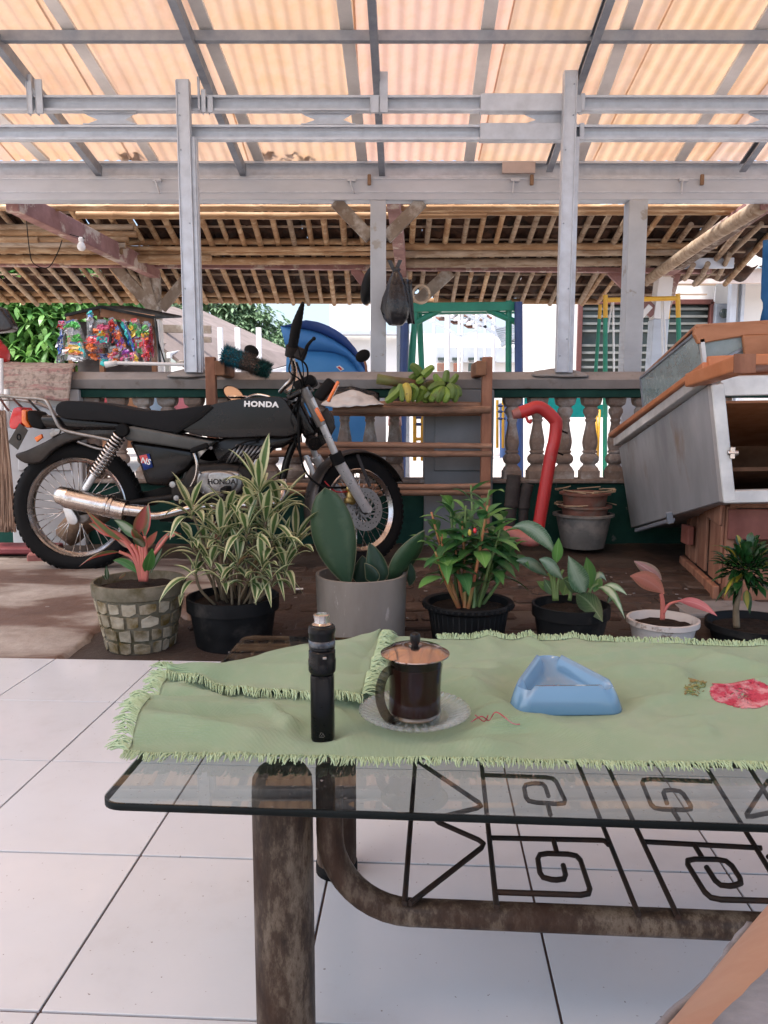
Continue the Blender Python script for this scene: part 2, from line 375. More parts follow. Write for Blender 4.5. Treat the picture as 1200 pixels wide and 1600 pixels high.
# yard ground: red-brown wet earth and worn paving, rising gently towards the balustrade
def ground_mat():
    m, nt, b = newmat('muddy_ground')
    tc = nt.nodes.new('ShaderNodeTexCoord'); vec = tc.outputs['Object']
    n = noise_n(nt, vec, 1.3, 7, .65); n2 = noise_n(nt, vec, 14, 6, .7)
    c = ramp(nt, n, [(.35, (.062, .04, .031)), (.5, (.045, .033, .027)), (.66, (.1, .082, .068))])
    c = mixc(nt, ramp(nt, n2, [(.35, .0), (.8, .6)]), c, (.05, .035, .028))
    sp = noise_n(nt, vec, 60, 2, .5)
    c = mixc(nt, ramp(nt, sp, [(.72, 0.), (.76, .8)]), c, (.28, .24, .2))
    nt.links.new(c, b.inputs['Base Color'])
    b.inputs['Specular IOR Level'].default_value = .25
    nt.links.new(ramp(nt, n, [(.35, .35), (.7, .75)]), b.inputs['Roughness'])
    bump(nt, b, n2, .7, .012)
    return m
MT['ground'] = ground_mat()
g = MB()
def gfn(u, v):
    y = 2.2 + (5.2 - 2.2) * v; x = -4.2 + 9.4 * u
    return V((x, y, gz(y) + .006 * noise.noise(V((x * 3, y * 3, 1))) + .004 * noise.noise(V((x * 9, y * 9, 4)))))
g.grid(gfn, 150, 60)
tag(g.build('ground', MT['ground'], smooth=True), kind='structure')
# far sheet to the horizon (courtyard concrete)
def court_mat():
    m, nt, b = newmat('courtyard_concrete')
    tc = nt.nodes.new('ShaderNodeTexCoord'); vec = tc.outputs['Object']
    n = noise_n(nt, vec, .8, 7, .65); n2 = noise_n(nt, vec, 9, 6, .7)
    c = ramp(nt, n, [(.35, (.42, .36, .32)), (.65, (.52, .47, .43))])
    c = mixc(nt, ramp(nt, n2, [(.45, .0), (.8, .5)]), c, (.3, .22, .18))
    nt.links.new(c, b.inputs['Base Color']); b.inputs['Roughness'].default_value = .85
    bump(nt, b, n2, .4, .01)
    return m
MT['court'] = court_mat()
g = MB(); g.grid(lambda u, v: V((-150 + 300 * u, 5.1 + 295 * v, .005)), 6, 6)
tag(g.build('courtyard_ground', MT['court']), kind='structure')
g = MB(); g.grid(lambda u, v: V((-150 + 300 * u, -150 + 157 * v, -.16)), 4, 4)
tag(g.build('ground', MT['court']), kind='structure')
# pale concrete apron under the motorcycle, broken edge towards the pots
def apron_mat():
    m, nt, b = newmat('concrete_apron')
    tc = nt.nodes.new('ShaderNodeTexCoord'); vec = tc.outputs['Object']
    mp = nt.nodes.new('ShaderNodeMapping'); mp.inputs['Scale'].default_value = (.45, 1.5, 1); nt.links.new(vec, mp.inputs[0])
    n = noise_n(nt, mp.outputs[0], 2.2, 7, .6, .6); n2 = noise_n(nt, vec, 16, 6, .7)
    c = ramp(nt, n, [(.36, (.36, .32, .28)), (.47, (.27, .23, .195)), (.54, (.12, .07, .05)), (.7, (.085, .05, .036))])
    c = mixc(nt, ramp(nt, n2, [(.4, 0.), (.75, .55)]), c, (.16, .11, .09))
    nt.links.new(c, b.inputs['Base Color'])
    nt.links.new(ramp(nt, n, [(.4, .8), (.65, .5)]), b.inputs['Roughness'])
    bump(nt, b, n2, .6, .008)
    return m
MT['apron'] = apron_mat()
ap = MB()
edge = [onz(px, py, -.03) for px, py in ((-420, 1027), (90, 1027), (112, 1016), (130, 1003), (150, 990), (168, 985), (190, 950))]
outl = [(e.x, e.y) for e in edge] + [(-.82, 3.2), (-.75, 3.6), (-.72, 4.0), (-.9, 4.25), (-2.4, 4.3), (-4.0, 4.3)]
import mathutils
def inside(x, y, P):
    r = False; j = len(P) - 1
    for i in range(len(P)):
        if (P[i][1] > y) != (P[j][1] > y) and x < (P[j][0] - P[i][0]) * (y - P[i][1]) / (P[j][1] - P[i][1]) + P[i][0]: r = not r
        j = i
    return r
def edist(x, y, P):
    best = 9
    for i in range(len(P)):
        a = V((*P[i - 1], 0)); b = V((*P[i], 0)); p = V((x, y, 0)); d = b - a
        t = max(0, min(1, (p - a).dot(d) / max(1e-9, d.length_squared))); best = min(best, (p - a - d * t).length)
    return best
def apfn(u, v):
    x = -4.0 + 3.5 * u; y = 2.4 + 2.1 * v
    k = edist(x, y, outl) * (1 if inside(x, y, outl) else -1) + .03 * noise.noise(V((x * 5, y * 5, 0))) + .012 * noise.noise(V((x * 22, y * 22, 3)))
    h = max(-.05, min(.018, k * 1.6)) if k < .02 else .018
    return V((x, y, gz(y) + h + .004 * noise.noise(V((x * 4, y * 4, 7)))))
ap.grid(apfn, 170, 120)
tag(ap.build('concrete_apron', MT['apron'], smooth=True), kind='structure')
# worn paving stones between the pots and the balustrade
MT['paver'] = mat('worn_paver', (.12, .08, .064), (.07, .05, .04), 9, .6, 0, .6, .006, (1, 1, 1), .18, c3=(.16, .12, .1), s3=5, lo3=.5, hi3=.75)
pav_root = MB(); pav_root.box((1.05, 3.55, -.2), (3.8, 1.9, .06))
pav = tag(pav_root.build('paving', MT['ground']), kind='structure')
pv = []
for k in range(5):
    b = MB(); L, W = .205 + rnd(-.01, .01), .1 + rnd(-.004, .006)
    n = 9; out = []
    for s in range(14):
        a = 2 * PI * s / 14; cx = max(-1, min(1, 1.35 * math.cos(a))); cyy = max(-1, min(1, 1.35 * math.sin(a)))
        out.append(V((cx * L / 2 * rnd(.94, 1), cyy * W / 2 * rnd(.9, 1), rnd(-.002, .002))))
    m_ = len(out); lo = [V((p.x, p.y, -.05)) for p in out]; hi = [V((p.x * .9, p.y * .86, .006 + rnd(0, .003))) for p in out]
    b.add(lo + out + hi, [(i, (i + 1) % m_, m_ + (i + 1) % m_, m_ + i) for i in range(m_)] +
          [(m_ + i, m_ + (i + 1) % m_, 2 * m_ + (i + 1) % m_, 2 * m_ + i) for i in range(m_)] + [tuple(range(2 * m_, 3 * m_))])
    me = b.mesh('paving_stone'); me.materials.append(MT['paver']); pv.append(me)
cnt = 0
for r_ in range(13):
    y = 2.68 + r_ * .111
    for q in range(-3, 13):
        x = -.5 + q * .218 + (r_ % 2) * .109 + rnd(-.006, .006)
        if x < -.72 + .05 * math.sin(r_) or x > 2.3 or cnt > 290: continue
        if rnd(0, 1) < .05: continue
        dz = gz(y) - .001 + rnd(-.008, .005)
        M = Matrix.Translation(V((x, y + rnd(-.005, .005), dz))) @ Euler((math.atan(.06) + rnd(-.02, .02), rnd(-.02, .02), rnd(-.05, .05))).to_matrix().to_4x4()
        inst(random.choice(pv), pav, M, 'paving_stone'); cnt += 1

# ================================================================ BALUSTRADE
BY = 4.9
bal = thing('balustrade', 'low wall of ornate cement balusters with grey rail and dark green base', 'balustrade', (0, BY, 0))
def zat(py, Y, px=600): return at(px, py, Y).z
z_top, z_mid, z_dark, z_green, z_bal, z_led, z_base = (zat(q, BY - .1) for q in (579, 593, 607, 621, 620, 750, 838))
x0, x1 = -3.6, 3.3
d = MB()
pr = [(-.11, z_dark), (-.13, z_mid), (-.06, z_top - .012), (.0, z_top), (.1, z_top - .012), (.13, z_mid), (.11, z_dark)]
n_ = 60
vs = []; m_ = len(pr)
for k in range(n_ + 1):
    x = x0 + (x1 - x0) * k / n_
    for a, z in pr: vs.append(V((x, BY + .03 + a, z + .003 * noise.noise(V((x * 4, a * 9, z * 3))))))
d.add(vs, [(k * m_ + j, k * m_ + (j + 1) % m_, (k + 1) * m_ + (j + 1) % m_, (k + 1) * m_ + j) for k in range(n_) for j in range(m_)] + [tuple(range(m_)), tuple(range(n_ * m_, n_ * m_ + m_))[::-1]])
d.build('top_rail', MT['rail'], bal, smooth=True, auto=25)
d = MB(); d.box(((x0 + x1) / 2, BY + .03, (z_dark + z_green) / 2), (x1 - x0, .17, z_dark - z_green - .002)); d.build('green_band', MT['green_wall'], bal, bevel=.004)
d = MB(); d.box(((x0 + x1) / 2, BY + .03, z_led - .012), (x1 - x0, .2, .024)); d.build('ledge', MT['baluster'], bal, bevel=.006, seg=2)
d = MB(); d.box(((x0 + x1) / 2, BY + .045, (z_led - .024) / 2 - .03), (x1 - x0, .16, z_led + .034)); d.build('base_wall', MT['green_wall'], bal, bevel=.004)
for (a, b_, mm) in ((15, 130, 'pier_pale'), (663, 770, 'pier')):
    xa, xb = at(a, 700, BY - .06).x, at(b_, 700, BY - .06).x
    d = MB(); d.box(((xa + xb) / 2, BY + .02, z_dark / 2 - .002), (xb - xa, .22, z_dark - .006)); d.build('pier', MT[mm], bal, bevel=.008, seg=2)
    d = MB(); d.box(((xa + xb) / 2, BY - .096, (z_green + z_led) / 2), ((xb - xa) * .72, .012, (z_green - z_led) * .78)); d.build('pier_panel', MT[mm], bal, bevel=.006)
# one cast baluster: square blocks joined by a carved, fluted body
H = z_green - z_led
def bal_mesh():
    b = MB()
    prof = [(.062, 0), (.062, .10), (.056, .105), (.05, .135), (.038, .165), (.036, .18), (.048, .2), (.055, .235), (.053, .27), (.042, .3), (.036, .315),
            (.044, .325), (.044, .345), (.037, .352), (.043, .4), (.046, .45), (.044, .5), (.036, .58), (.029, .66), (.027, .7), (.033, .715), (.033, .735),
            (.028, .745), (.034, .78), (.044, .82), (.043, .86), (.035, .885), (.04, .9), (.052, .915), (.056, .93), (.06, .96), (.062, 1.0)]
    n = 20; vs = []
    for k, (r, z) in enumerate(prof):
        for j in range(n):
            a = 2 * PI * (j + .5) / n; p = 6
            sq = (abs(math.cos(a)) ** p + abs(math.sin(a)) ** p) ** (-1 / p)
            w = 1.0 if z < .14 or z > .89 else .55
            rr = r * (1 + (sq - 1) * w)
            if .35 < z < .7: rr *= 1 - .08 * (j % 2)
            if .18 < z < .31 or .75 < z < .88: rr *= 1 + .07 * math.sin(a * 8)
            vs.append(V((math.cos(a) * rr, math.sin(a) * rr * .9, z * H)))
    b.add(vs, [(k * n + j, k * n + (j + 1) % n, (k + 1) * n + (j + 1) % n, (k + 1) * n + j) for k in range(len(prof) - 1) for j in range(n)])
    me = b.mesh('baluster'); me.polygons.foreach_set('use_smooth', [True] * len(me.polygons)); me.set_sharp_from_angle(angle=R(40))
    me.materials.append(MT['baluster']); return me
bme = bal_mesh()
for px in list(range(149, 660, 39)) + [801, 840, 881, 921, 961, 1001, 1040, 1080, 1120] + [-40, -80, -120]:
    if 655 < px < 780: continue
    p = at(px + rnd(-1, 1), 690, BY + .03)
    inst(bme, bal, Matrix.Translation(V((p.x, BY + .03, z_led))) @ Euler((rnd(-.01, .01), rnd(-.012, .012), rnd(-.06, .06))).to_matrix().to_4x4() @ Matrix.Diagonal((rnd(.96, 1.05), 1, 1, 1)), 'baluster')

# ================================================================ STEEL CANOPY
can = thing('canopy', 'grey steel canopy frame on two posts with a translucent orange corrugated roof', 'canopy', (0, BY, z_top))
YE, ZE, SL = 5.9, zat(251, 5.9), .22
def roofz(y, off=0): return ZE + SL * (YE - y) - off
def onroof(px, py, off=0): return onplane(px, py, (0, YE, ZE - off), (0, SL, 1))
def sheet_mat():
    m, nt, b = newmat('orange_polycarbonate')
    out = nt.nodes['Material Output']
    tc = nt.nodes.new('ShaderNodeTexCoord'); vec = tc.outputs['Object']
    n = noise_n(nt, vec, 1.1, 6, .65, .3); n2 = noise_n(nt, vec, 12, 5, .6)
    mp = nt.nodes.new('ShaderNodeMapping'); mp.inputs['Scale'].default_value = (9, .35, 1); nt.links.new(vec, mp.inputs[0])
    n3 = noise_n(nt, mp.outputs[0], 1.4, 4, .6)
    c = ramp(nt, n, [(.3, (.47, .28, .19)), (.5, (.6, .41, .31)), (.7, (.58, .35, .19))])
    c = mixc(nt, ramp(nt, n3, [(.35, 0.), (.75, .6)]), c, (.62, .46, .35))
    c = mixc(nt, ramp(nt, n2, [(.45, 0.), (.8, .35)]), c, (.5, .33, .14))
    oi = nt.nodes.new('ShaderNodeObjectInfo'); c = mixc(nt, 1.0, c, ramp(nt, oi.outputs['Random'], [(0, (.98, .9, .74)), (.5, (.86, .84, .84)), (1, (1., .9, .92))]), 'MULTIPLY')
    tr = nt.nodes.new('ShaderNodeBsdfTranslucent'); nt.links.new(c, tr.inputs[0])
    nt.links.new(c, b.inputs['Base Color']); b.inputs['Roughness'].default_value = .35
    tp = nt.nodes.new('ShaderNodeBsdfTransparent'); tp.inputs[0].default_value = (.95, .72, .52, 1)
    m1 = nt.nodes.new('ShaderNodeMixShader'); m1.inputs[0].default_value = .4
    nt.links.new(b.outputs[0], m1.inputs[1]); nt.links.new(tr.outputs[0], m1.inputs[2])
    m2 = nt.nodes.new('ShaderNodeMixShader'); m2.inputs[0].default_value = .06
    nt.links.new(m1.outputs[0], m2.inputs[1]); nt.links.new(tp.outputs[0], m2.inputs[2])
    nt.links.new(m2.outputs[0], out.inputs[0])
    return m
MT['sheet'] = sheet_mat()
def sheet(xa, xb, ya, yb, dz):
    b = MB(); nx = int((xb - xa) / .09 * 8); ny = 14; ph = rnd(0, 6)
    def fn(u, v):
        x = xa + (xb - xa) * u; y = ya + (yb - ya) * v
        return V((x, y, roofz(y) + .05 + dz + .0088 * math.cos(2 * PI * x / .09 + ph) + .005 * noise.noise(V((x, y * 2, dz)))))
    b.grid(fn, nx, ny)
    return b.build('roof_panel', MT['sheet'], can, smooth=True)
xs = [-3.6, -2.75, -1.88, -1.02, -.17, .7, 1.55, 2.4, 3.25, 4.1]
for k in range(len(xs) - 1):
    sheet(xs[k], xs[k + 1] + .012, 3.7, YE + .12 + rnd(-.01, .02), .004 + .004 * (k % 2))
    sheet(xs[k], xs[k + 1] + .012, -2.2, 3.75, .03 + .004 * (k % 2))
ST, SDK = MT['steel'], MT['steel_dark']
MT['batten'] = mat('pale_zinc_batten', (.78, .77, .76), (.7, .69, .68), 12, .5, .1, .05)
def roofbar(pa, pb, w, h, off, m, name, ext=0):
    a = onroof(*pa, off); b = onroof(*pb, off)
    if ext: a = a + (a - b).normalized() * ext
    d = MB(); d.channel(a, b, w, h, .004, .012, face=-1); return d.build(name, m, can)
# dark rafters running down the slope, below the purlins
for pa, pb in (((272, 0), (380, 268)), ((581, 0), (597, 268)), ((951, 0), (858, 262)), ((-8, 60), (155, 268)), ((1345, 0), (1160, 262))):
    roofbar(pa, pb, .045, .07, .09, SDK, 'rafter', 3.2)
# paler battens directly under the sheets
for pa, pb in (((80, 0), (240, 250)), ((305, 0), (405, 250)), ((537, 0), (566, 250)), ((768, 0), (733, 250)), ((994, 0), (905, 250)), ((1216, 0), (1062, 250)), ((-190, 0), (70, 250))):
    roofbar(pa, pb, .075, .02, .005, MT['batten'], 'batten', 3.2)
a = onroof(-160, 56, .05); b = onroof(1360, 56, .05)
for k, yy in enumerate((a.y, a.y - .95, a.y - 1.9, a.y - 2.85)):
    d = MB(); d.channel((-3.8, yy, roofz(yy, .055)), (4.3, yy, roofz(yy, .055)), .04, .055, .004, .012, face=-1 if k else -1); d.build('purlin', SDK, can)
# two truss chords tied to the posts
PY = BY - .03
def chord(py0, py1, name, xa=-3.6, xb=4.0, Y=PY):
    zt, zb = zat(py0, Y), zat(py1, Y)
    d = MB(); d.channel((xa, Y, (zt + zb) / 2), (xb, Y, (zt + zb) / 2), .05, zt - zb, .004, .013, face=1); d.build(name, ST, can)
    return zt, zb
c1t, c1b = chord(151, 175, 'chord'); c2t, c2b = chord(197, 220, 'chord')
for (xa, xb) in ((750, 882), (905, 912)):
    for zt, zb in ((c1t, c1b), (c2t, c2b)):
        pa, pb = at(xa, 160, PY).x, at(xb, 160, PY).x
        d = MB(); d.box(((pa + pb) / 2, PY - .005, (zt + zb) / 2), (pb - pa, .062, zt - zb + .012)); d.build('sleeve', ST, can, bevel=.002)
for pa, pb in ((132, 214), (472, 556), (818, 902), (1170, 1250)):
    xa, xb = at(pa, 185, PY).x, at(pb, 185, PY).x; w = xb - xa; zt, zb = c1b - .002, c2t + .002; zm = (zt + zb) / 2
    out = [(xa, zt), (xb, zt), (xb - w * .16, zm), (xb, zb), (xa, zb), (xa + w * .16, zm)]
    out = [(xa, zt), (xb, zt), (xb - w * .1, zt - .012), (xb - w * .24, zm), (xb - w * .02, zb + .012), (xb - w * .02, zb), (xa, zb), (xa, zb + .012), (xa + w * .24, zm), (xa + w * .04, zt - .012)]
    d = MB(); d.poly([(x, PY + .012, z) for x, z in out], (0, .003, 0)); d.build('web_plate', ST, can)
    d = MB(); d.box(((xa + xb) / 2, PY - .004, zt - .005), (w, .034, .004)); d.box(((xa + xb) / 2 - .004, PY - .004, zb + .004), (w, .034, .004)); d.build('web_flange', ST, can)
# brackets clamping rafters to the upper chord
for pts in (((40, 116), (52, 178)), ((54, 124), (68, 178)), ((593, 112), (606, 176)), ((308, 120), (313, 172)), ((324, 150), (333, 176)), ((578, 150), (592, 176)), ((899, 150), (908, 176)), ((314, 140), (322, 176))):
    a, b = at(*pts[0], PY - .036), at(*pts[1], PY - .036)
    d = MB(); d.box((a + b) / 2, (b.x - a.x, .012, a.z - b.z)); d.box(((a.x + b.x) / 2 - (b.x - a.x) / 2 + .003, PY - .02, (a.z + b.z) / 2), (.004, .05, a.z - b.z)); d.build('bracket', ST, can, bevel=.0015)
# posts: back-to-back channels with lips
for (pt, pb, ptop) in ((289, 302, 127), (887, 877, 113)):
    a = at(pt, ptop, PY - .05); b = at((pb), 572, BY - .02)
    X = (a.x + b.x) / 2; zt = a.z; zb = z_top - .012; Y = PY - .06
    d = MB(); d.box((X, Y, (zt + zb) / 2), (.078, .05, zt - zb))
    pst = d.build('post', ST, can, bevel=.003)
    d = MB()
    for s in (-1, 1): d.box((X + s * .0355, Y - .028, (zt + zb) / 2), (.007, .012, zt - zb - .02))
    d.box((X + .05, Y + .008, (c2b + zb) / 2), (.022, .042, c2b - zb)); d.box((X + .0645, Y + .02, (c2b + zb) / 2), (.006, .05, c2b - zb)); d.build('lip', ST, pst, bevel=.0015)
    d = MB()
    for zz in (zt - .08, c1b - .05, c2b - .08, c2b - .5, zb + .5, zb + .2, zb + .1):
        d.lathe([(.0001, -.002), (.005, -.002), (.005, .002), (.0001, .003)], (X + .02 * random.choice((-1, 1)), Y - .028, zz), 6, Matrix.Rotation(R(90), 3, 'X'))
    d.build('screw', SDK, pst)
    sm = MB(); sm.lathe([(.0001, .012), (.05, .011), (.09, .006), (.13, -.004), (.15, -.016)], (X, BY - .02, z_top), 26, Matrix.Rotation(R(14), 3, 'X'), sx=1.15, sy=.72, wob=lambda a, z: 1 + .16 * math.sin(3 * a + X * 9) + .08 * math.sin(7 * a))
    sm.build('mortar_pad', MT['rail'], can, smooth=True)
MT['tab_wood'] = mat('tab_wood', (.28, .17, .1), (.2, .12, .07), 8, .8)
# main eave beam on the rear posts
Y = YE
zA, zB, zC, zD = zat(250, Y - .05), zat(276, Y - .05), zat(277, Y - .06), zat(312, Y - .06)
d = MB(); d.channel((-4.3, Y, (zA + zB) / 2), (4.9, Y, (zA + zB) / 2), .06, zA - zB, .004, .016, face=1); d.build('eave_channel', ST, can)
d = MB(); d.box((.3, Y, (zC + zD) / 2), (9.2, .11, zC - zD)); d.build('eave_beam', MT['white_paint_steel'], can, bevel=.003)
d = MB(); d.box((.3, Y - .057, zD + (zC - zD) * .36), (9.2, .004, .012)); d.box((.3, Y - .057, zC - .008), (9.2, .006, .012)); d.build('beam_lip', ST, can)
for px in (245, 549, 805, 1069):
    a = at(px, 281, Y - .09)
    d = MB(); d.box((a.x, a.y + .01, a.z), (.06, .03, .022)); d.bar((a.x - .01, a.y, a.z), (a.x + .02 * (1 if px < 600 else -1), a.y - .012, a.z - .1), .018, .008)
    d.build('hanger', ST, can, bevel=.0015)
for px in (577, 831, 1097):
    a = at(px, 281, Y - .075)
    d = MB(); d.box(a, (.026, .02, .075)); d.build('wood_tab', MT['tab_wood'], can, bevel=.004)
a = at(785, 253, Y - .08); b = at(836, 271, Y - .08)
d = MB(); d.box((a + b) / 2, (b.x - a.x, .02, a.z - b.z)); d.build('patch_plate', mat('pinkish_plate', (.5, .42, .39), (.42, .35, .33), 9, .5, .2), can, bevel=.002)
# water stains / leaf litter lying on the lowest sheet edge
d = MB()
for (pa, pb, h) in ((190, 225, .1), (410, 490, .16)):
    for k in range(26):
        p = onroof(rnd(pa, pb), rnd(236, 250), -.075); s = rnd(.015, .05); q = Euler((rnd(-.3, .3), rnd(-.3, .3), rnd(0, 6))).to_matrix()
        d.add([p + q @ V((s, 0, 0)), p + q @ V((0, s * .6, 0)), p + q @ V((-s, 0, 0)), p + q @ V((0, -s * .6, 0))], [(0, 1, 2, 3)])
tag(d.build('leaf_litter', MT['clay_tile']), 'dead leaves lying on the roof edge', kind='stuff')

# grey timber columns standing in the courtyard and carrying the beam
def column(px0, px1, braces, lab):
    a = at((px0 + px1) / 2, 312, Y); X = a.x; w = (px1 - px0) / ppm(Y) * .99
    t = thing('timber_column', lab, 'post', (X, Y, 0), 0, 'grey columns under the eave beam')
    d = MB(); d.box((X, Y, zD / 2), (w, w, zD - .004)); d.build('shaft', MT['grey_paint'], t, bevel=.004)
    for (qa, qb) in braces:
        p, q = at(qa[0], qa[1] + 9, Y + .0), at(*qb, Y + .0); q.x = X + (w / 2 + .0) * (1 if q.x > X else -1)
        d = MB(); d.bar(p, q, .09, .045, (0, 1, 0)); d.build('brace', MT['timber'], t, bevel=.003)
    return t
column(579, 603, (((524, 306), (588, 372)), ((660, 306), (596, 372))), 'grey painted column with two diagonal braces, behind the rail near the hanging bag')
column(980, 1008, (), 'scratched grey column standing between the two seesaw frames, right of the right post')
# ================================================================ BAMBOO SHED BEYOND THE BALUSTRADE
SY = 8.5
shed = thing('bamboo_shed', 'open shed with bamboo rafters, clay tile roof and pink timber beams', 'shed', (0, SY, 0))
SP, SS = (0, SY, 2.47), .315
def shz(y, off=0): return 2.47 + SS * (SY - y) - off
def onsh(px, py, off=0): return onplane(px, py, (0, SY, 2.47 - off), (0, SS, 1))
ylo = onsh(600, 468).y; yhi = 7.05
BL, BR = -5.2, 3.95
# bamboo: a culm with nodes
def culm(pts, r, name, m, parent, n=9):
    pts = [V(p) for p in pts]; L = sum((pts[i + 1] - pts[i]).length for i in range(len(pts) - 1))
    N = max(3, int(L / .3)); P = []; RR = []; sag = rnd(-.012, .012)
    for k in range(N + 1):
        t = k / N; s = t * (len(pts) - 1); i = min(int(s), len(pts) - 2); p = pts[i].lerp(pts[i + 1], s - i)
        p = p + V((0, 0, sag * math.sin(PI * t) + .004 * noise.noise(p * 2)))
        d = (pts[-1] - pts[0]).normalized(); rr = r * (1 - .12 * t)
        if 0 < k < N:
            P += [p - d * .014, p - d * .004, p + d * .004, p + d * .014]; nb_ = 1.1 if r < .05 else 1.045; RR += [rr, rr * nb_, rr * nb_, rr]
        else: P.append(p); RR.append(rr)
    b = MB(); b.tube(P, RR, n); return b.build(name, m, parent, smooth=True, auto=50)
bam, bamp = MT['bamboo'], MT['bamboo_pale']
# rafters
x = BL + .1; k = 0; raf = []
while x < BR:
    xx = x + rnd(-.012, .012)
    mm = bamp if (x < 0 and rnd(0, 1) < .35) or (x > .3 and rnd(0, 1) < .45) else bam
    if x < 2.9: y0, y1 = yhi, ylo - .02 + rnd(-.04, .03)
    else: y0, y1 = rnd(7.5, 7.8), SY + .35
    a = V((xx, y0, shz(y0, .055))); b_ = V((xx + rnd(-.02, .02) + (-.12 if x > 2.2 and rnd(0, 1) < .3 else 0), y1, shz(y1, .055)))
    culm([a, b_], .03 + rnd(-.004, .004), 'rafter', mm, shed, 8)
    x += .168
# laths
y = yhi + .05
while y < ylo:
    d = MB(); d.bar((BL, y, shz(y, .014)), (BR - .2, y, shz(y, .014)), .022, .016, (0, 0, 1)); d.build('lath', MT['lath'], shed)
    y += .23
# clay tiles, each slightly askew so that daylight glints through in places
def ctile():
    b = MB(); W, Ld = .245, .29
    b.grid(lambda u, v: V(((u - .5) * W, (v - .5) * Ld, .022 * math.sin(u * 2 * PI) + .012 * math.cos(u * 4 * PI) * .3 - .014 * (v - .5))), 8, 2)
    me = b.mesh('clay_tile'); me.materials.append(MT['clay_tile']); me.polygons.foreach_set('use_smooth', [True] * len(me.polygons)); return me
ct = ctile(); n_t = 0
y = ylo - .08; rr_ = 0
src = None
while y > yhi - .05:
    x = BL + .1 + (rr_ % 2) * .03
    while x < BR:
        if n_t < 330 and (x < 3.2 or y < 8.9):
            if rnd(0, 1) > .006:
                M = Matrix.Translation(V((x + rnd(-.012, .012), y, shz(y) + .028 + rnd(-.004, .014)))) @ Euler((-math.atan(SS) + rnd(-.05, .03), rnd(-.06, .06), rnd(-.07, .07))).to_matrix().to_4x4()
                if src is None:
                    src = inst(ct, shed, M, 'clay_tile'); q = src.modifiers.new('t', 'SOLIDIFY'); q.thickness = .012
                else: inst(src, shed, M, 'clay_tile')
            n_t += 1
        x += .232
    y -= .245; rr_ += 1
# long bamboo poles: (pixel y at centre, x from, x to, radius px, offset under the roof plane or fixed height)
def pole(py, xa, xb, rpx, Y=None, m=bam, tilt=0):
    a = onsh(600, py, .11) if Y is None else at(600, py, Y)
    yy = a.y; A, B = at(xa, py, yy), at(xb, py + tilt, yy)
    culm([A, B], rpx / ppm(yy), 'bamboo_pole', m, shed, 10)
pole(324, -250, 1187, 5, 6.5); pole(336, 120, 760, 5.5, 6.6); pole(314, 40, 1180, 3, 6.45, MT['pink_wood']); pole(330, 640, 1190, 6.5, 6.6)
pole(379, 170, 600, 5, 8.0); pole(388, 170, 600, 4, 8.0); pole(396, 170, 600, 4, 8.05); pole(407, 100, 640, 6, 8.2)
pole(385, 600, 1120, 5.5, 8.0, bam, -2); pole(397, 600, 1100, 6, 8.05, bamp, -3); pole(411, 600, 1075, 7, 8.2, bamp, -3)
for k, py in enumerate((355, 366, 374, 384, 393)): pole(py, -250, 215 - 8 * k + rnd(-10, 10), 5.2, 7.6, bam if k % 3 else bamp)
pole(404, -250, 330, 7, 8.0); pole(375, -250, 60, 5, 7.4)
pole(458, -250, 590, 4.5, ylo - .15, bam, 4); pole(466, -250, 930, 5, ylo - .02, bam, 5); pole(470, 700, 935, 4, ylo + .02, bam, 2)
# pink plate over the far posts, tie beams coming forward
def timb(pa, Ya, pb, Yb, w, h, m, name, up=(0, 0, 1), parent=shed):
    d = MB(); d.bar(at(*pa, Ya), at(*pb, Yb), w, h, up); return d.build(name, MT[m], parent, bevel=.004)
timb((-250, 410), SY - .1, (1110, 424), SY - .1, .08, .05, 'pink_wood', 'wall_plate')
timb((18, 313), 5.98, (243, 424), SY, .1, .16, 'pink_wood', 'tie_beam')
timb((614, 300), 6.1, (628, 424), SY, .1, .16, 'pink_wood', 'tie_beam')
timb((1200, 312), 5.98, (1040, 424), SY, .1, .14, 'pink_wood', 'tie_beam')
d = MB(); d.bar(at(1186, 327, 6.15) + V((-.02, 0, -.03)), at(1060, 412, 8.0) + V((0, 0, -.04)), .1, .05); d.build('crumbling_beam', mat('earthy_beam', (.2, .13, .095), (.1, .07, .05), 22, .9, 0, 1, .012, c3=(.38, .33, .28), s3=12), shed, bevel=.01)
culm([at(1189, 322, 6.0), at(1100, 375, 6.9), at(1015, 436, 8.3)], .06, 'bamboo_pole', bamp, shed, 12)
# far posts with braces
def post(px_t, px_b, w, m, m2, braces):
    a = at(px_t, 420, SY); b = V((at(px_b, 577, SY).x, SY, 0)); b.x = a.x + (b.x - a.x) * 1.0
    d = MB(); d.bar(V((a.x, SY, a.z)), at((px_t + px_b) / 2, 500, SY), w, w, (0, 1, 0)); p = d.build('post', MT[m], shed, bevel=.006)
    d = MB(); q = at((px_t + px_b) / 2, 500, SY); d.bar(q, V((at(px_b, 577, SY).x, SY, .0)), w * 1.05, w * 1.05, (0, 1, 0)); d.build('post', MT[m2], shed, bevel=.006)
    for (pa, pb, bw, bm) in braces:
        d = MB(); d.bar(at(*pa, SY - .06), at(*pb, SY - .04), bw, .05, (0, 1, 0)); d.build('brace', MT[bm], shed, bevel=.005)
post(240, 246, .12, 'timber', 'white_wall', (((178, 414), (243, 486), .12, 'timber'), ((216, 398), (241, 482), .1, 'timber'), ((300, 425), (252, 482), .11, 'timber')))
post(628, 631, .13, 'pink_wood', 'grey_paint', (((704, 424), (652, 472), .13, 'timber'), ((553, 420), (590, 468), .1, 'pink_wood')))
post(1039, 1019, .16, 'white_wall', 'white_paint_steel', (((1058, 420), (1040, 482), .1, 'pink_wood'), ((955, 422), (1022, 490), .12, 'pink_wood'), ((1016, 478), (1000, 496), .06, 'white_wall')))
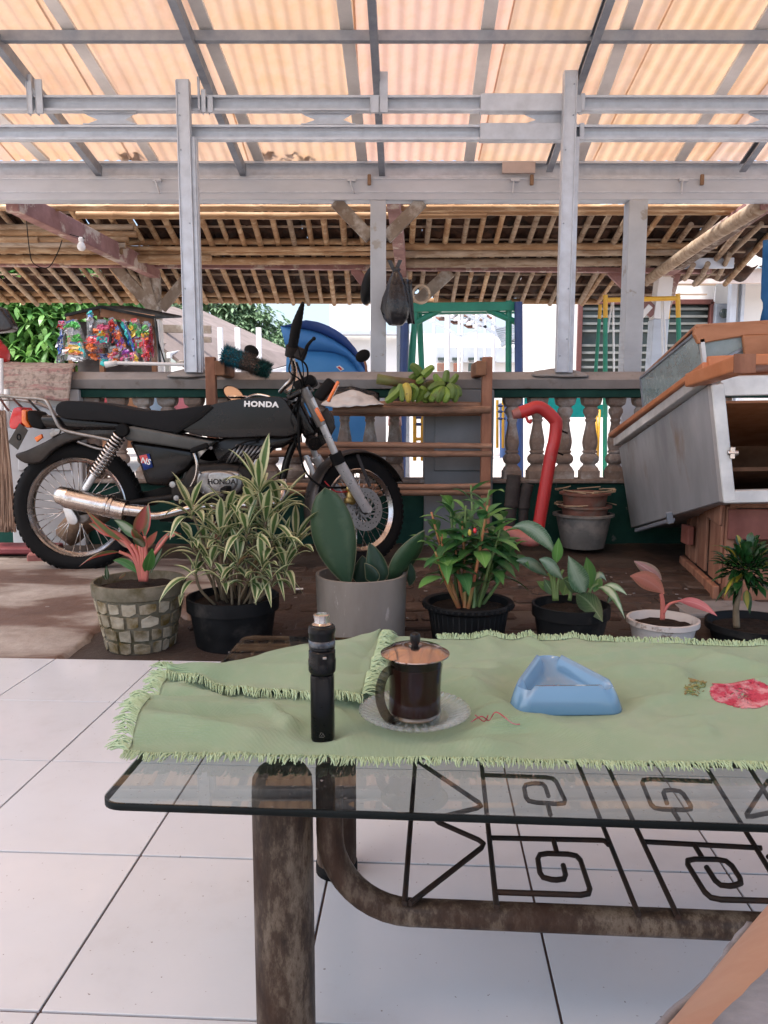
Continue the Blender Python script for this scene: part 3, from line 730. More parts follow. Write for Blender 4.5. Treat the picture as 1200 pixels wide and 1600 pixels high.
d = MB(); d.tube([at(657, 458, 7.6), at(661, 461, 7.45)], [.085, .085], 20, caps=False); d.tube([at(661, 461, 7.45), at(657, 458, 7.6)], [.07, .07], 20, caps=False)
rg = MB(); M = Matrix.Rotation(R(90), 3, 'X')
rg.lathe([(.068, -.03), (.088, -.03), (.088, .03), (.068, .03)], at(658, 460, 7.4), 22, M, closed=True)
tag(rg.build('bamboo_ring', MT['bamboo_pale'], smooth=True, auto=40), 'pale round ring hanging at the foot of the brace, right of the hanging bag', 'ring')
# white fascia board on the right
d = MB(); d.bar(at(1066, 412, 8.3), at(1146, 411, 8.3), .04, .105); d.build('fascia_board', MT['white_paint_steel'], shed, bevel=.004)
for (xa, ya, xb, yb) in ((1128, 348, 1143, 330), (1168, 330, 1122, 408), (1097, 378, 1100, 414)): pass
for (xa, ya, xb, yb, r) in ((1166, 352, 1141, 402, .032), (1140, 398, 1120, 436, .028), (1106, 412, 1092, 437, .03), (1083, 414, 1070, 436, .03), (1112, 340, 1098, 372, .03)):
    culm([at(xa, ya, 8.1), at(xb, yb, 8.6)], r, 'rafter', bamp, shed, 8)

# bulb hanging on its wire from the poles
bl = thing('light_bulb', 'small white light bulb hanging unlit below the bamboo poles at left', 'bulb', at(127, 395, 6.6))
c = at(127, 384, 6.6)
d = MB(); d.lathe([(.0001, -.042), (.02, -.038), (.032, -.02), (.034, -.004), (.028, .014), (.018, .03), (.016, .035)], c, 16); d.build('globe', mat('opal_glass', (.75, .75, .74), (.7, .7, .7), 5, .3, var=0), bl, smooth=True)
d = MB(); d.lathe([(.016, .033), (.02, .036), (.02, .062), (.012, .068)], c, 14); d.build('socket', MT['white_metal'], bl, smooth=True, auto=40)
d = MB(); d.tube(smoothpath([c + V((0, 0, .066)), at(131, 372, 6.6), at(108, 366, 6.7)]), .004, 6)
d.build('wire', MT['black_rubber'], bl)
wd = MB(); wd.tube(smoothpath([at(40, 330, 6.4), at(46, 390, 6.4), at(53, 412, 6.4), at(75, 418, 6.5), at(90, 395, 6.5), at(97, 375, 6.5)]), .004, 6)
tag(wd.build('dangling_wire', MT['black_rubber'], smooth=True), 'thin loose wire dangling in a loop left of the light bulb', 'wire')

# ================================================================ COURTYARD AND WHAT STANDS BEYOND
# white house with window at right
HY = 12.0
hs = thing('white_house', 'white house with a wide louvred window in a maroon frame, right beyond the swings', 'house', (4.0, HY, 0))
def wallquad(pa, pb, Y, z0, z1, t=.15):
    xa, xb = at(pa, 500, Y).x, at(pb, 500, Y).x
    d = MB(); d.box(((xa + xb) / 2, Y + t / 2, (z0 + z1) / 2), (xb - xa, t, z1 - z0)); return d
wx0, wx1 = at(905, 520, HY).x, at(1110, 520, HY).x; wz1, wz0 = zat(472, HY), zat(590, HY)
zt = zat(414, HY)
for (xa, xb, z0, z1) in ((at(812, 500, HY).x, wx0, 0, zt), (wx1, at(1142, 500, HY).x, 0, zt), (wx0, wx1, wz1, zt), (wx0, wx1, 0, wz0)):
    d = MB(); d.box(((xa + xb) / 2, HY + .1, (z0 + z1) / 2), (xb - xa - .002, .2, z1 - z0)); d.build('wall', MT['white_wall'], hs)
wn = None
d = MB()
for (a, b) in (((wx0, wz1), (wx1, wz1)), ((wx0, wz0), (wx1, wz0))): d.bar((a[0], HY, a[1]), (b[0], HY, b[1]), .1, .07)
for xx in (wx0, (wx0 + wx1) / 2 - .25, wx1): d.bar((xx, HY, wz0), (xx, HY, wz1), .07, .1, (0, 1, 0))
wn = d.build('window', MT['maroon'], hs, bevel=.005)
d = MB(); d.box(((wx0 + wx1) / 2, HY + .1, (wz0 + wz1) / 2), (wx1 - wx0, .01, wz1 - wz0)); d.build('pane', MT['dark_glass'], wn)
nl = 9
for k in range(nl):
    if k in (4,): continue
    z = wz1 - .1 - (wz1 - wz0 - .15) * k / nl
    d = MB()
    for xa, xb in ((wx0 + .05, (wx0 + wx1) / 2 - .3), ((wx0 + wx1) / 2 - .2, wx1 - .05)):
        d.bar((xa, HY + .03, z), (xb, HY + .03, z), .05, .035)
    d.build('louvre', mat('louvre_slat', (.2, .21, .2), (.12, .13, .12), 4, .6) if k == 0 else bpy.data.materials['louvre_slat'], wn)
# neighbouring brighter facade with corrugated eave
nb = thing('white_annex', 'bright white annex wall under a corrugated grey roof at the far right', 'house', (6.6, HY - .3, 0))
d = wallquad(1142, 1400, HY - .4, 0, zat(420, HY - .4)); d.build('wall', MT['white_wall'], nb)
d = MB(); xx = at(1140, 500, HY - .4).x; d.box((xx, HY - .45, 1.9), (.09, .12, 3.8)); d.box((xx + .14, HY - .45, 1.9), (.05, .1, 3.8)); d.build('door_jamb', MT['white_paint_steel'], nb, bevel=.005)
MT['asbestos'] = mat('fibre_cement_roof', (.4, .385, .37), (.3, .29, .28), 4, .9, 0, .4, .006, c3=(.2, .19, .18), s3=2)
def corr(pa, pb, py, Y, dep, rise, per=.18, amp=.03, thick=.008, parent=None, name='roof'):
    xa, xb = at(pa, py, Y).x, at(pb, py, Y).x; z = zat(py, Y); b = MB()
    b.grid(lambda u, v: V((xa + (xb - xa) * u, Y + dep * v, z + rise * v + amp * math.cos(2 * PI * (xb - xa) * u / per))), int((xb - xa) / per * 8), 3)
    return b.build(name, MT['asbestos'], parent, smooth=True, solid=thick)
corr(1128, 1420, 418, HY - 1.1, 2.6, .9, parent=nb); corr(1168, 1420, 357, HY - .2, 2.4, .9, parent=nb)
d = MB(); d.bar(at(1050, 432, HY - 1.0), at(1420, 430, HY - 1.0), .06, .2); d.build('fascia', mat('pale_fascia', (.55, .48, .44), (.45, .36, .32), 5, .8), nb)
d = MB(); q = at(1163, 497, HY - .5); 
mb_ = thing('electric_meter', 'dark electricity meter box on the white wall right of the window', 'meter', at(1128, 506, HY - .03))
q = at(1128, 497, HY - .06); d = MB(); d.box(q, (.26, .12, .42)); d.build('box', MT['steel_dark'], mb_, bevel=.02, seg=2)
d = MB(); d.lathe([(.0001, 0), (.07, 0), (.07, .02), (.0001, .025)], q + V((0, -.06, .06)), 16, Matrix.Rotation(R(90), 3, 'X')); d.build('dial', MT['dark_glass'], mb_, smooth=True)
d = MB(); d.tube(smoothpath([q + V((-.1, 0, -.1)), at(1118, 500, HY - .06), at(1117, 470, HY - .04), at(1119, 446, HY - .04)]), .012, 6); d.build('conduit', MT['white_metal'], mb_, smooth=True)

# middle: pale houses behind the green swing frame
h2 = thing('pale_house', 'long white low house with a grey band, seen through the green swing frame', 'house', (1.5, 19, 0))
Y2 = 19
d = wallquad(640, 815, Y2, 0, zat(521, Y2)); d.build('wall', MT['white_wall'], h2)
d = wallquad(682, 815, Y2 - .2, zat(566, Y2 - .2), zat(543, Y2 - .2)); d.build('grey_band', MT['grey_paint'], h2)
for px, w in ((690, 12), (713, 13), (737, 11), (753, 7)):
    a = at(px, 561, Y2 - .25); d = MB(); d.box(a, (w / ppm(Y2), .06, .07)); f = d.build('window', MT['dark_glass'], h2)
for px, w, mm in ((689, 12, 'terracotta'), (714, 11, 'terracotta'), (735, 7, 'dark_glass')):
    a = at(px, 574, Y2 - .25); d = MB(); d.box(a, (w / ppm(Y2), .06, .2)); d.build('door', MT[mm], h2, bevel=.01)
for px, w in ((678, 5), (699, 9), (717, 4), (722, 4), (744, 5), (758, 4), (771, 6), (816, 5)):
    t = MB(); X = at(px, 540, 15).x; t.lathe([(w / 2 / ppm(15), 0), (w / 2 / ppm(15), zat(455 + abs(px - 720) * .3, 15))], (X, 15, 0), 10)
    tag(t.build('white_pole', MT['white_metal'], smooth=True, auto=60), {678: 'thin white pole, leftmost inside the green swing frame', 699: 'thickest white pole inside the green swing frame', 717: 'left one of the close pair of thin white poles in the green swing frame', 722: 'right one of the close pair of thin white poles in the green swing frame', 744: 'thin white pole beneath the left part of the white roof truss', 758: 'thin white pole under the middle of the white roof truss', 771: 'white pole under the lower end of the white roof truss', 816: 'white pole just right of the navy swing leg'}[px], 'pole', 'white poles before the pale house')
tr = thing('roof_truss', 'white lattice canopy truss sloping down to the right inside the green swing frame', 'truss', at(745, 520, 14.5))
A, B = at(700, 470, 14.5), at(783, 528, 14.5); A2, B2 = at(700, 455, 14.5), at(783, 514, 14.5)
for p, q in ((A, B), (A2, B2)):
    d = MB(); d.bar(p, q, .05, .05); d.build('chord', MT['steel'], tr)
for k in range(10):
    d = MB(); t = k / 9; d.bar(A.lerp(B, t), A2.lerp(B2, min(1, t + (.06 if k % 2 else 0))), .03, .03, (0, 1, 0)); d.build('web', MT['steel'], tr)
d = MB(); d.bar(at(665, 497, 14.5), at(720, 526, 14.5), .05, .05); d.bar(at(720, 526, 14.5), at(760, 510, 14.5), .05, .05); d.build('chord', MT['steel'], tr)
rt = thing('tiled_roof', 'underside of a small tiled roof in the distance, framed by the green swing bars', 'roof', at(715, 500, 15.5))
for k in range(7):
    d = MB(); d.bar(at(682 + k * 10, 489 + k * 3.5, 15.5), at(712 + k * 12, 474 + k * 2, 17), .1, .05); d.build('rafter', MT['white_metal'], rt)
for k in range(6):
    for j in range(5):
        if (k + j) % 2: continue
        d = MB(); p = at(690 + k * 11 + j * 5, 498 + k * 3 - j * 6, 15.8); d.box(p, (.17, .3, .03), Euler((.3, 0, .2)).to_matrix()); d.build('tile', MT['terracotta'], rt)
c_ = thing('slatted_canopy', 'grey slatted lean-to canopy at the right inside the green swing frame', 'canopy', at(795, 520, 13.5))
for k in range(9):
    d = MB(); d.bar(at(774 + k * 1.3, 514 + k * 2.9, 13.5), at(818, 506 + k * 3.8, 13.2), .05, .025); d.build('slat', MT['steel_dark'], c_)
d = MB(); d.bar(at(783, 540, 13.4), at(815, 520, 13.2), .05, .06); d.build('support', MT['steel_dark'], c_)

# long white wall behind the umbrella
w3 = thing('long_white_building', 'long pale building with low roof line behind the blue umbrella', 'building', (-1.5, 24, 0))
d = wallquad(330, 665, 24, 0, zat(523, 24)); d.build('wall', MT['white_wall'], w3)
d = MB(); d.bar(at(330, 521, 23.7), at(665, 521, 23.7), .5, .1); d.build('eave', MT['white_paint_steel'], w3)
rl = thing('rooftop_railing', 'small row of railing bars at the top of the pale building, below the bamboo eave', 'railing', at(552, 480, 24))
for k in range(14):
    d = MB(); d.bar(at(533 + k * 3.2, 472, 24), at(533 + k * 3.2, 477, 24), .02, .02, (0, 1, 0)); d.build('bar', MT['grey_paint'], rl)
d = MB(); d.bar(at(533, 477, 24), at(577, 477, 24), .03, .03); d.build('rail', MT['grey_paint'], rl)
d = wallquad(515, 600, 25, 0, zat(452, 25)); d.build('upper_wall', MT['white_wall'], w3)

# open pavilion at left with pale roof
pv_ = thing('open_pavilion', 'pale open sided pavilion roof with rows of rafters, left beyond the left steel post', 'pavilion', (-4.2, 14, 0))
RA, RB, RC, RD = at(225, 492, 11), at(478, 582, 17), at(330, 492, 17), at(150, 470, 11)
d = MB(); P0, P1, P2, P3 = at(215, 498, 12), at(300, 500, 12), at(482, 588, 17), at(395, 586, 17)
d = MB(); d.add([at(196, 500, 12), at(290, 475, 17), at(480, 562, 17), at(330, 605, 12)], [(0, 1, 2, 3)]); 
d.build('roof', mat('pale_sheet_roof', (.22, .17, .15), (.16, .125, .11), 3, .8), pv_, solid=.05)
for k in range(9):
    t = k / 8; a = at(196 + 134 * t, 503 + 105 * t, 11.9); b = at(290 + 190 * t, 480 + 86 * t, 17)
    d = MB(); d.bar(a, b, .06, .08); d.build('rafter', MT['timber'] if k % 2 else MT['white_metal'], pv_)
for px in (262, 345, 372, 405):
    X = at(px, 560, 13).x; d = MB(); d.bar((X, 13, 0), (X, 13, zat(512, 13)), .08, .08, (0, 1, 0)); d.build('post', MT['white_metal'], pv_)
d = MB(); d.bar(at(180, 527, 13), at(330, 531, 13), .06, .09); d.bar(at(185, 512, 12.6), at(330, 515, 12.6), .06, .12); d.build('beam', MT['timber'], pv_)
d = wallquad(240, 450, 19, 0, zat(572, 19)); d.build('wall', MT['white_wall'], pv_)

# ---- trees
def leafmat(name, c, c2, trans=.35, var=.25):
    m, nt, b = newmat(name); out = nt.nodes['Material Output']
    tc = nt.nodes.new('ShaderNodeTexCoord'); n = noise_n(nt, tc.outputs['Object'], 3, 3)
    gi = nt.nodes.new('ShaderNodeNewGeometry')
    cc = ramp(nt, gi.outputs['Random Per Island'], [(0, tuple(x * (1 - var) for x in c)), (1, c2)])
    cc = mixc(nt, ramp(nt, n, [(.3, 0.), (.7, .5)]), cc, c)
    nt.links.new(cc, b.inputs['Base Color']); b.inputs['Roughness'].default_value = .4
    t = nt.nodes.new('ShaderNodeBsdfTranslucent'); nt.links.new(cc, t.inputs[0])
    mx = nt.nodes.new('ShaderNodeMixShader'); mx.inputs[0].default_value = trans
    nt.links.new(b.outputs[0], mx.inputs[1]); nt.links.new(t.outputs[0], mx.inputs[2]); nt.links.new(mx.outputs[0], out.inputs[0])
    return m
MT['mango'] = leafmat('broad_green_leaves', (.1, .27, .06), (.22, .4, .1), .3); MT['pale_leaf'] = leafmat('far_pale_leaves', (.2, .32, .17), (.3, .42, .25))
def leafquad(b, p, d, L, W, droop=.3, up=V((0, 0, 1)), seg=2):
    d = d.normalized(); s = d.cross(up)
    s = s.normalized() if s.length > .05 else V((1, 0, 0)); n = s.cross(d)
    vs = [p]; 
    for k in range(1, seg + 1):
        t = k / (seg + 1); c = p + d * (L * t) - V((0, 0, 1)) * (droop * L * t * t); w = W / 2 * math.sin(PI * min(.98, t * .9 + .05)) 
        vs += [c - s * w + n * w * .25, c + s * w + n * w * .25]
    vs.append(p + d * L - V((0, 0, 1)) * (droop * L))
    fs = [(0, 2, 1)] + [(2 * k - 1, 2 * k, 2 * k + 2, 2 * k + 1) for k in range(1, seg)] + [(2 * seg - 1, 2 * seg, 2 * seg + 1)]
    b.add(vs, fs)
def tree(name, lab, base, trunk_h, crowns, n, L, W, m, grp=None):
    t = thing(name, lab, 'tree', base, 0, grp)
    base = V(base); top = base + V((rnd(-.2, .2), 0, trunk_h))
    d = MB(); d.tube(smoothpath([base, base.lerp(top, .5) + V((.08, .05, 0)), top]), [.16 - .09 * k / 12 for k in range(13)], 10)
    for c, r in crowns: d.tube([top - V((0, 0, .3)), top.lerp(V(c), .5) + V((0, 0, .1)), V(c)], [.06, .04, .015], 7)
    d.build('trunk', MT['timber'], t, smooth=True)
    b = MB()
    for q in range(n):
        c, r = random.choice(crowns); v = V((random.gauss(0, 1), random.gauss(0, 1), random.gauss(0, 1))).normalized()
        rad = rnd(.55, 1.05) * (1 + .25 * noise.noise(v * 2 + V(c)))
        p = V(c) + V((v.x * r[0], v.y * r[1], v.z * r[2])) * rad
        k0 = random.randint(4, 7); tw = rnd(0, 6)
        ax = (v + V((0, 0, .3))).normalized()
        for k in range(k0):
            a = tw + 2 * PI * k / k0; s, u = frame(ax)
            dd = (s * math.cos(a) + u * math.sin(a)) + ax * .35
            leafquad(b, p, dd, L * rnd(.7, 1.15), W, rnd(.1, .5))
    o = b.build('crown', m, t); o['kind'] = 'stuff'
    return t
tree('broadleaf_tree', 'dense bright green broad leaved tree behind the toy stall at far left', V((-5.8, 12.2, 0)), 1.2,
     [(at(20, 500, 11.9), (1.4, 1, 1.0)), (at(-60, 470, 12), (1.4, 1, 1.1)), (at(70, 545, 11.7), (1.2, .9, .75)), (at(110, 475, 12.6), (1.1, .9, .75)), (at(10, 575, 11.6), (1.5, .8, .75)), (at(-20, 430, 12.8), (1.7, 1, 1.1)), (at(60, 600, 11.8), (1.3, .8, .7))],
     3800, .22, .075, MT['mango'])
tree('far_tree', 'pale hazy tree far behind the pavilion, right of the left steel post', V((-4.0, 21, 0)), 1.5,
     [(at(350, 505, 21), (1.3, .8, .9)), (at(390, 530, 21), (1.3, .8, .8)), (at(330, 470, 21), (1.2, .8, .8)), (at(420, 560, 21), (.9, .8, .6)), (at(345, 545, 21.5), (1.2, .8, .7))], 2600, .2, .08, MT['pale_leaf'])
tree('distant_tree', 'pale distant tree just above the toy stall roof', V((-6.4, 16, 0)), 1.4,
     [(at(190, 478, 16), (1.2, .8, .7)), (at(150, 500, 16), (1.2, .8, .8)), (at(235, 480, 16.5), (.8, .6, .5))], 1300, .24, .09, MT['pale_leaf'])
# ================================================================ MOTORCYCLE
KY = 4.02                                       # depth of its centre plane; its right side faces the camera
bike = thing('motorcycle', 'black motorcycle leaning on its stand before the balustrade, chrome exhaust towards the camera', 'motorcycle', (-.9, KY, gz(KY)))
K = lambda px, py, o=0.0: at(px, py, KY - o)    # o: distance towards the camera
def tube(parent, name, m, pts, r, n=10, sm=8, smooth=True):
    P = smoothpath(pts, sm) if len(pts) > 2 and sm else [V(p) for p in pts]
    if isinstance(r, (list, tuple)): r = [r[0] + (r[-1] - r[0]) * k / (len(P) - 1) for k in range(len(P))]
    b = MB(); b.tube(P, r, n); return b.build(name, MT[m] if isinstance(m, str) else m, parent, smooth=smooth, auto=60)
def slab(parent, name, m, pts, o, w, bev=.01, seg=3):
    """outline in the bike's centre plane given thickness w about offset o"""
    b = MB(); P = [K(px, py, o + w / 2) for px, py in pts]; b.poly(P, (0, w, 0))
    ob = b.build(name, MT[m] if isinstance(m, str) else m, parent, smooth=True, bevel=bev, seg=seg); return ob
def smooth2(pts, n=5):
    P = [V((x, y, 0)) for x, y in pts]; P = [P[-1]] + P + [P[0], P[1]]; out = []
    for i in range(1, len(P) - 2):
        p0, p1, p2, p3 = P[i - 1], P[i], P[i + 1], P[i + 2]
        for k in range(n):
            t = k / n; q = .5 * ((2 * p1) + (p2 - p0) * t + (2 * p0 - 5 * p1 + 4 * p2 - p3) * t * t + (3 * p1 - p0 - 3 * p2 + p3) * t ** 3)
            out.append((q.x, q.y))
    return out
def wheel(cpos, R0, tw, M, disc):
    """wheel about local y axis; M rotates local axes to world"""
    rot = M @ Matrix.Rotation(R(90), 3, 'X')      # lathe z -> wheel axle
    def L(prof, n=64, closed=True, wob=None):
        b = MB(); b.lathe(prof, cpos, n, rot, closed=closed, wob=wob); return b
    h = tw / 2
    t = L([(R0 - .075, -h * .72), (R0 - .045, -h), (R0 - .018, -h * .86), (R0 - .004, -h * .5), (R0, -h * .15), (R0, h * .15), (R0 - .004, h * .5), (R0 - .018, h * .86), (R0 - .045, h), (R0 - .075, h * .72)], 72)
    wh = t.build('wheel', MT['black_rubber'], bike, smooth=True, auto=60)
    # tread blocks
    b = MB()
    for k in range(58):
        a = 2 * PI * k / 58
        for s in (-1, 1):
            M2 = rot @ Matrix.Rotation(a, 3, 'Z')
            c = cpos + M2 @ V((R0 - .006, 0, s * h * .42)); b.box(c, (.013, .022, h * .55), M2 @ Matrix.Rotation(s * .5, 3, 'X') @ Matrix.Rotation(s * -.35, 3, 'Y'))
    b.build('tread', MT['black_rubber'], wh, bevel=.002)
    rim = L([(R0 - .07, -h * .6), (R0 - .082, -h * .74), (R0 - .088, -h * .6), (R0 - .1, -h * .3), (R0 - .102, h * .3), (R0 - .088, h * .6), (R0 - .082, h * .74), (R0 - .07, h * .6), (R0 - .08, 0)], 72).build('rim', MT['chrome'], wh, smooth=True, auto=50)
    b = MB(); b.lathe([(.03, -.05), (.05, -.045), (.05, -.035), (.026, -.03), (.026, .03), (.05, .035), (.05, .045), (.03, .05)], cpos, 28, rot, closed=True)
    b.tube([cpos + rot @ V((0, 0, -.09)), cpos + rot @ V((0, 0, .09))], .01, 10)
    b.build('hub', MT['alloy'], wh, smooth=True, auto=40)
    b = MB(); N = 36
    for k in range(N):
        a = 2 * PI * k / N; s = 1 if k % 2 else -1; a2 = a + (.42 if (k // 2) % 2 else -.42)
        p = cpos + rot @ V((math.cos(a2) * .046, math.sin(a2) * .046, s * .038)); q = cpos + rot @ V((math.cos(a) * (R0 - .09), math.sin(a) * (R0 - .09), 0))
        b.tube([p, q], .0022, 5); b.tube([q, q + (p - q).normalized() * .014], .0042, 5)
    b.build('spokes', MT['chrome'], wh, smooth=True)
    if disc:
        MT['disc_steel'] = mat('disc_steel', (.36, .35, .34), (.26, .25, .24), 20, .35, .7); dc = MB(); dc.lathe([(.07, .058), (.118, .058), (.118, .063), (.07, .063)], cpos, 48, rot, closed=True)
        for k in range(12):
            a = 2 * PI * k / 12; M2 = rot @ Matrix.Rotation(a, 3, 'Z'); dc.box(cpos + M2 @ V((.056, 0, .06)), (.034, .009, .004), M2 @ Matrix.Rotation(.5, 3, 'Z'))
        dc.lathe([(.03, .056), (.044, .056), (.044, .064), (.03, .064)], cpos, 24, rot, closed=True)
        dc.build('brake_disc', MT['disc_steel'], wh, smooth=True, auto=40)
        hb = MB()
        for k in range(30):
            a = 2 * PI * k / 30; M2 = rot @ Matrix.Rotation(a, 3, 'Z')
            hb.lathe([(.0035, .0632), (.0035, .0638)], cpos + M2 @ V((.082 + .009 * (k % 3), 0, 0)), 6, rot)
        hb.build('disc_holes', MT['black_rubber'], wh)
    return wh
lean = R(7)
rc = K(124, 800); rc.z = gz(KY) + .337
wheel(rc, .338, .1, Matrix.Rotation(-lean, 3, 'X') @ Matrix.Rotation(PI, 3, 'Z') if False else Matrix.Rotation(-lean * .5, 3, 'X'), False)
# front wheel turned to the far side
fc = at(560, 806, 4.2); FM = Matrix.Rotation(R(38), 3, 'Z') @ Matrix.Rotation(-R(9), 3, 'X') @ Matrix.Rotation(PI, 3, 'Z') @ Matrix.Rotation(0, 3, 'X')
FMn = Matrix.Rotation(R(38), 3, 'Z') @ Matrix.Rotation(-R(9), 3, 'X')
fc.z = gz(4.2) + .3
wheel(fc, .305, .072, FMn @ Matrix.Identity(3), True)
fwd = FMn @ V((1, 0, 0)); side = FMn @ V((0, -1, 0)); upf = FMn @ V((0, 0, 1))   # side points to the camera
# fork
def F(px, py, Y): return at(px, py, Y)
axl = fc + side * .085
top_r = F(484, 622, 3.93); low_r = axl + upf * .01
mid_r = F(531, 723, 4.03)
tube(bike, 'fork_tube', 'fork_alloy', [F(485, 622, 3.9), F(527, 716, 3.99)], .019, 14, 0)
tube(bike, 'fork_slider', 'fork_alloy', [F(526, 716, 3.98), axl + V((-.005, -.02, 0)) ], [.03, .026], 16, 0)
tube(bike, 'dust_seal', 'black_rubber', [F(523, 708, 3.975), F(530, 724, 3.985)], .034, 14, 0)
tube(bike, 'fork_shroud', 'alloy', [F(474, 606, 3.89), F(502, 664, 3.94)], .026, 14, 0)
tube(bike, 'fork_clamp', 'black_rubber', [F(499, 658, 3.955), F(508, 676, 3.975)], .03, 14, 0)
off = V((-.1, .16, 0))
tube(bike, 'fork_tube', 'fork_alloy', [F(481, 618, 3.92) + off, mid_r + off + V((-.03, 0, 0))], .0165, 12, 0)
tube(bike, 'fork_slider', 'fork_alloy', [F(528, 716, 4.02) + off + V((-.03, 0, 0)), fc - side * .085], [.027, .023], 14, 0)
tube(bike, 'fork_stay', 'fork_alloy', [F(478, 712, 4.08), F(497, 755, 4.1)], .014, 10, 0)
b = MB(); b.lathe([(.0001, -.012), (.022, -.012), (.022, .012), (.0001, .014)], axl, 14, FMn @ Matrix.Rotation(R(90), 3, 'X')); b.build('axle_nut', MT['fork_alloy'], bike, smooth=True, auto=40)
# caliper
b = MB(); cc = fc + side * .07 + fwd * -.085 + upf * .075
b.sphere(cc, (.035, .02, .045), 12, 8, FMn); b.sphere(cc + upf * .045 - fwd * .01, (.026, .02, .025), 10, 7, FMn); b.box(cc + upf * -.02 - fwd * .02, (.05, .035, .03), FMn); b.box(cc + fwd * .03 + upf * .03, (.035, .02, .03), FMn)
b.build('brake_caliper', MT['gold'], bike, bevel=.004, smooth=True)
tube(bike, 'brake_hose', 'black_rubber', [F(466, 645, 3.9), F(468, 700, 3.9), F(478, 738, 3.95), F(505, 760, 4.0), cc + upf * .05], .006, 8)
tube(bike, 'brake_hose', 'red_paint', [F(507, 752, 4.03), F(525, 768, 4.05), cc + upf * .03], .004, 6)
# front fender follows the wheel
b = MB(); NF = 26; Rf = .335; hw = .062
def ffn(u, v):
    a = R(200) + (R(25) - R(200)) * u       # from rear-low over the top to the front
    t = (v - .5) * 2; rr = Rf - .022 * t * t
    flare = 1 if u > .2 else 1 - .15 * (.2 - u) / .2
    return fc + fwd * (math.cos(a) * rr) + upf * (math.sin(a) * rr) + side * (t * hw * flare)
b.grid(ffn, NF, 8); b.build('front_fender', MT['fender'], bike, smooth=True, solid=.004)
for s in (1, -1):
    b = MB(); b.bar(fc + upf * .322 * .93 + fwd * -.02 + side * (.066 * s), fc + fwd * .03 + upf * .12 + side * (.088 * s), .02, .004, side); b.build('fender_stay', MT['fender'], bike)
# headlight, cowl, indicators
b = MB(); hc = F(505, 660, 4.12)
b.lathe([(.0001, -.07), (.04, -.06), (.06, -.03), (.068, .02), (.064, .03)], hc, 24, Matrix.Rotation(R(38), 3, 'Z') @ Matrix.Rotation(R(90), 3, 'Y'), sy=1)
b.build('headlight', MT['fender'], bike, smooth=True, auto=50)
slab(bike, 'headlight_cowl', 'fender', [(497, 650), (511, 636), (524, 668), (512, 690), (497, 702), (488, 700), (496, 680)], -.05, .05, .008)
def puck(name, c, sz, M, m): b = MB(); b.box(c, sz, M); return b.build(name, MT[m], bike, smooth=True, bevel=min(sz) * .3, seg=3)
Mi = Matrix.Rotation(R(-45), 3, 'Y')
puck('indicator', F(508, 609, 3.78), (.115, .075, .055), Matrix.Rotation(R(-50), 3, 'Y'), 'black_rubber')
puck('indicator_lens', F(521, 612, 3.76), (.11, .08, .014), Matrix.Rotation(R(-62), 3, 'Y'), 'orange_lens')
puck('reflector', F(499, 648, 3.9), (.022, .012, .075), Matrix.Rotation(R(28), 3, 'Y').inverted(), 'orange_lens')
puck('instrument_cluster', F(478, 600, 3.98), (.11, .16, .06), Matrix.Rotation(R(-25), 3, 'Y'), 'black_rubber')
puck('top_yoke', F(470, 614, 3.98), (.13, .2, .03), Matrix.Rotation(R(-25), 3, 'Y'), 'black_paint')
puck('steering_head', F(474, 655, 4.0), (.07, .09, .2), Matrix.Rotation(R(-25), 3, 'Y'), 'black_paint')
tube(bike, 'horn', 'black_paint', [F(487, 690, 3.95), F(492, 694, 3.9)], .035, 14, 0)
# handlebar with grips, levers and cables
HB = [F(438, 612, 4.0), F(446, 603, 3.96), F(456, 592, 3.93), F(459, 575, 3.88), F(453, 548, 3.84), F(456, 540, 3.8)]
tube(bike, 'handlebar', 'chrome', HB, .012, 12)
HB2 = [F(447, 612, 4.05), F(456, 605, 4.1), F(463, 597, 4.15), F(461, 575, 4.25), F(457, 560, 4.32)]
tube(bike, 'handlebar', 'chrome', HB2, .012, 12)
b = MB(); P = [F(456, 548, 3.8), F(459, 532, 3.78), F(463, 510, 3.74), F(469, 488, 3.7), F(473.5, 473, 3.66)]
b.tube(smoothpath(P, 6), [.0235 + (.0012 if k % 2 == 0 else 0) + (-.017 * max(0, (k - 13) / 11)) for k in range(25)], 14); b.build('grip', MT['black_rubber'], bike, smooth=True)
tube(bike, 'throttle_housing', 'engine_dark', [F(455, 556, 3.81), F(457, 541, 3.79)], .032, 12, 0)
puck('brake_cylinder', F(469, 553, 3.8), (.06, .05, .06), Matrix.Rotation(.4, 3, 'Y'), 'engine_dark')
tube(bike, 'brake_lever', 'black_rubber', [F(470, 560, 3.79), F(477, 550, 3.77), F(480, 541, 3.75), F(486, 533, 3.72), F(491, 529, 3.7)], [.011, .006], 8)
b = MB(); b.sphere(F(490.5, 529, 3.7), .0095, 10, 7); b.build('lever_end', MT['black_rubber'], bike, smooth=True)
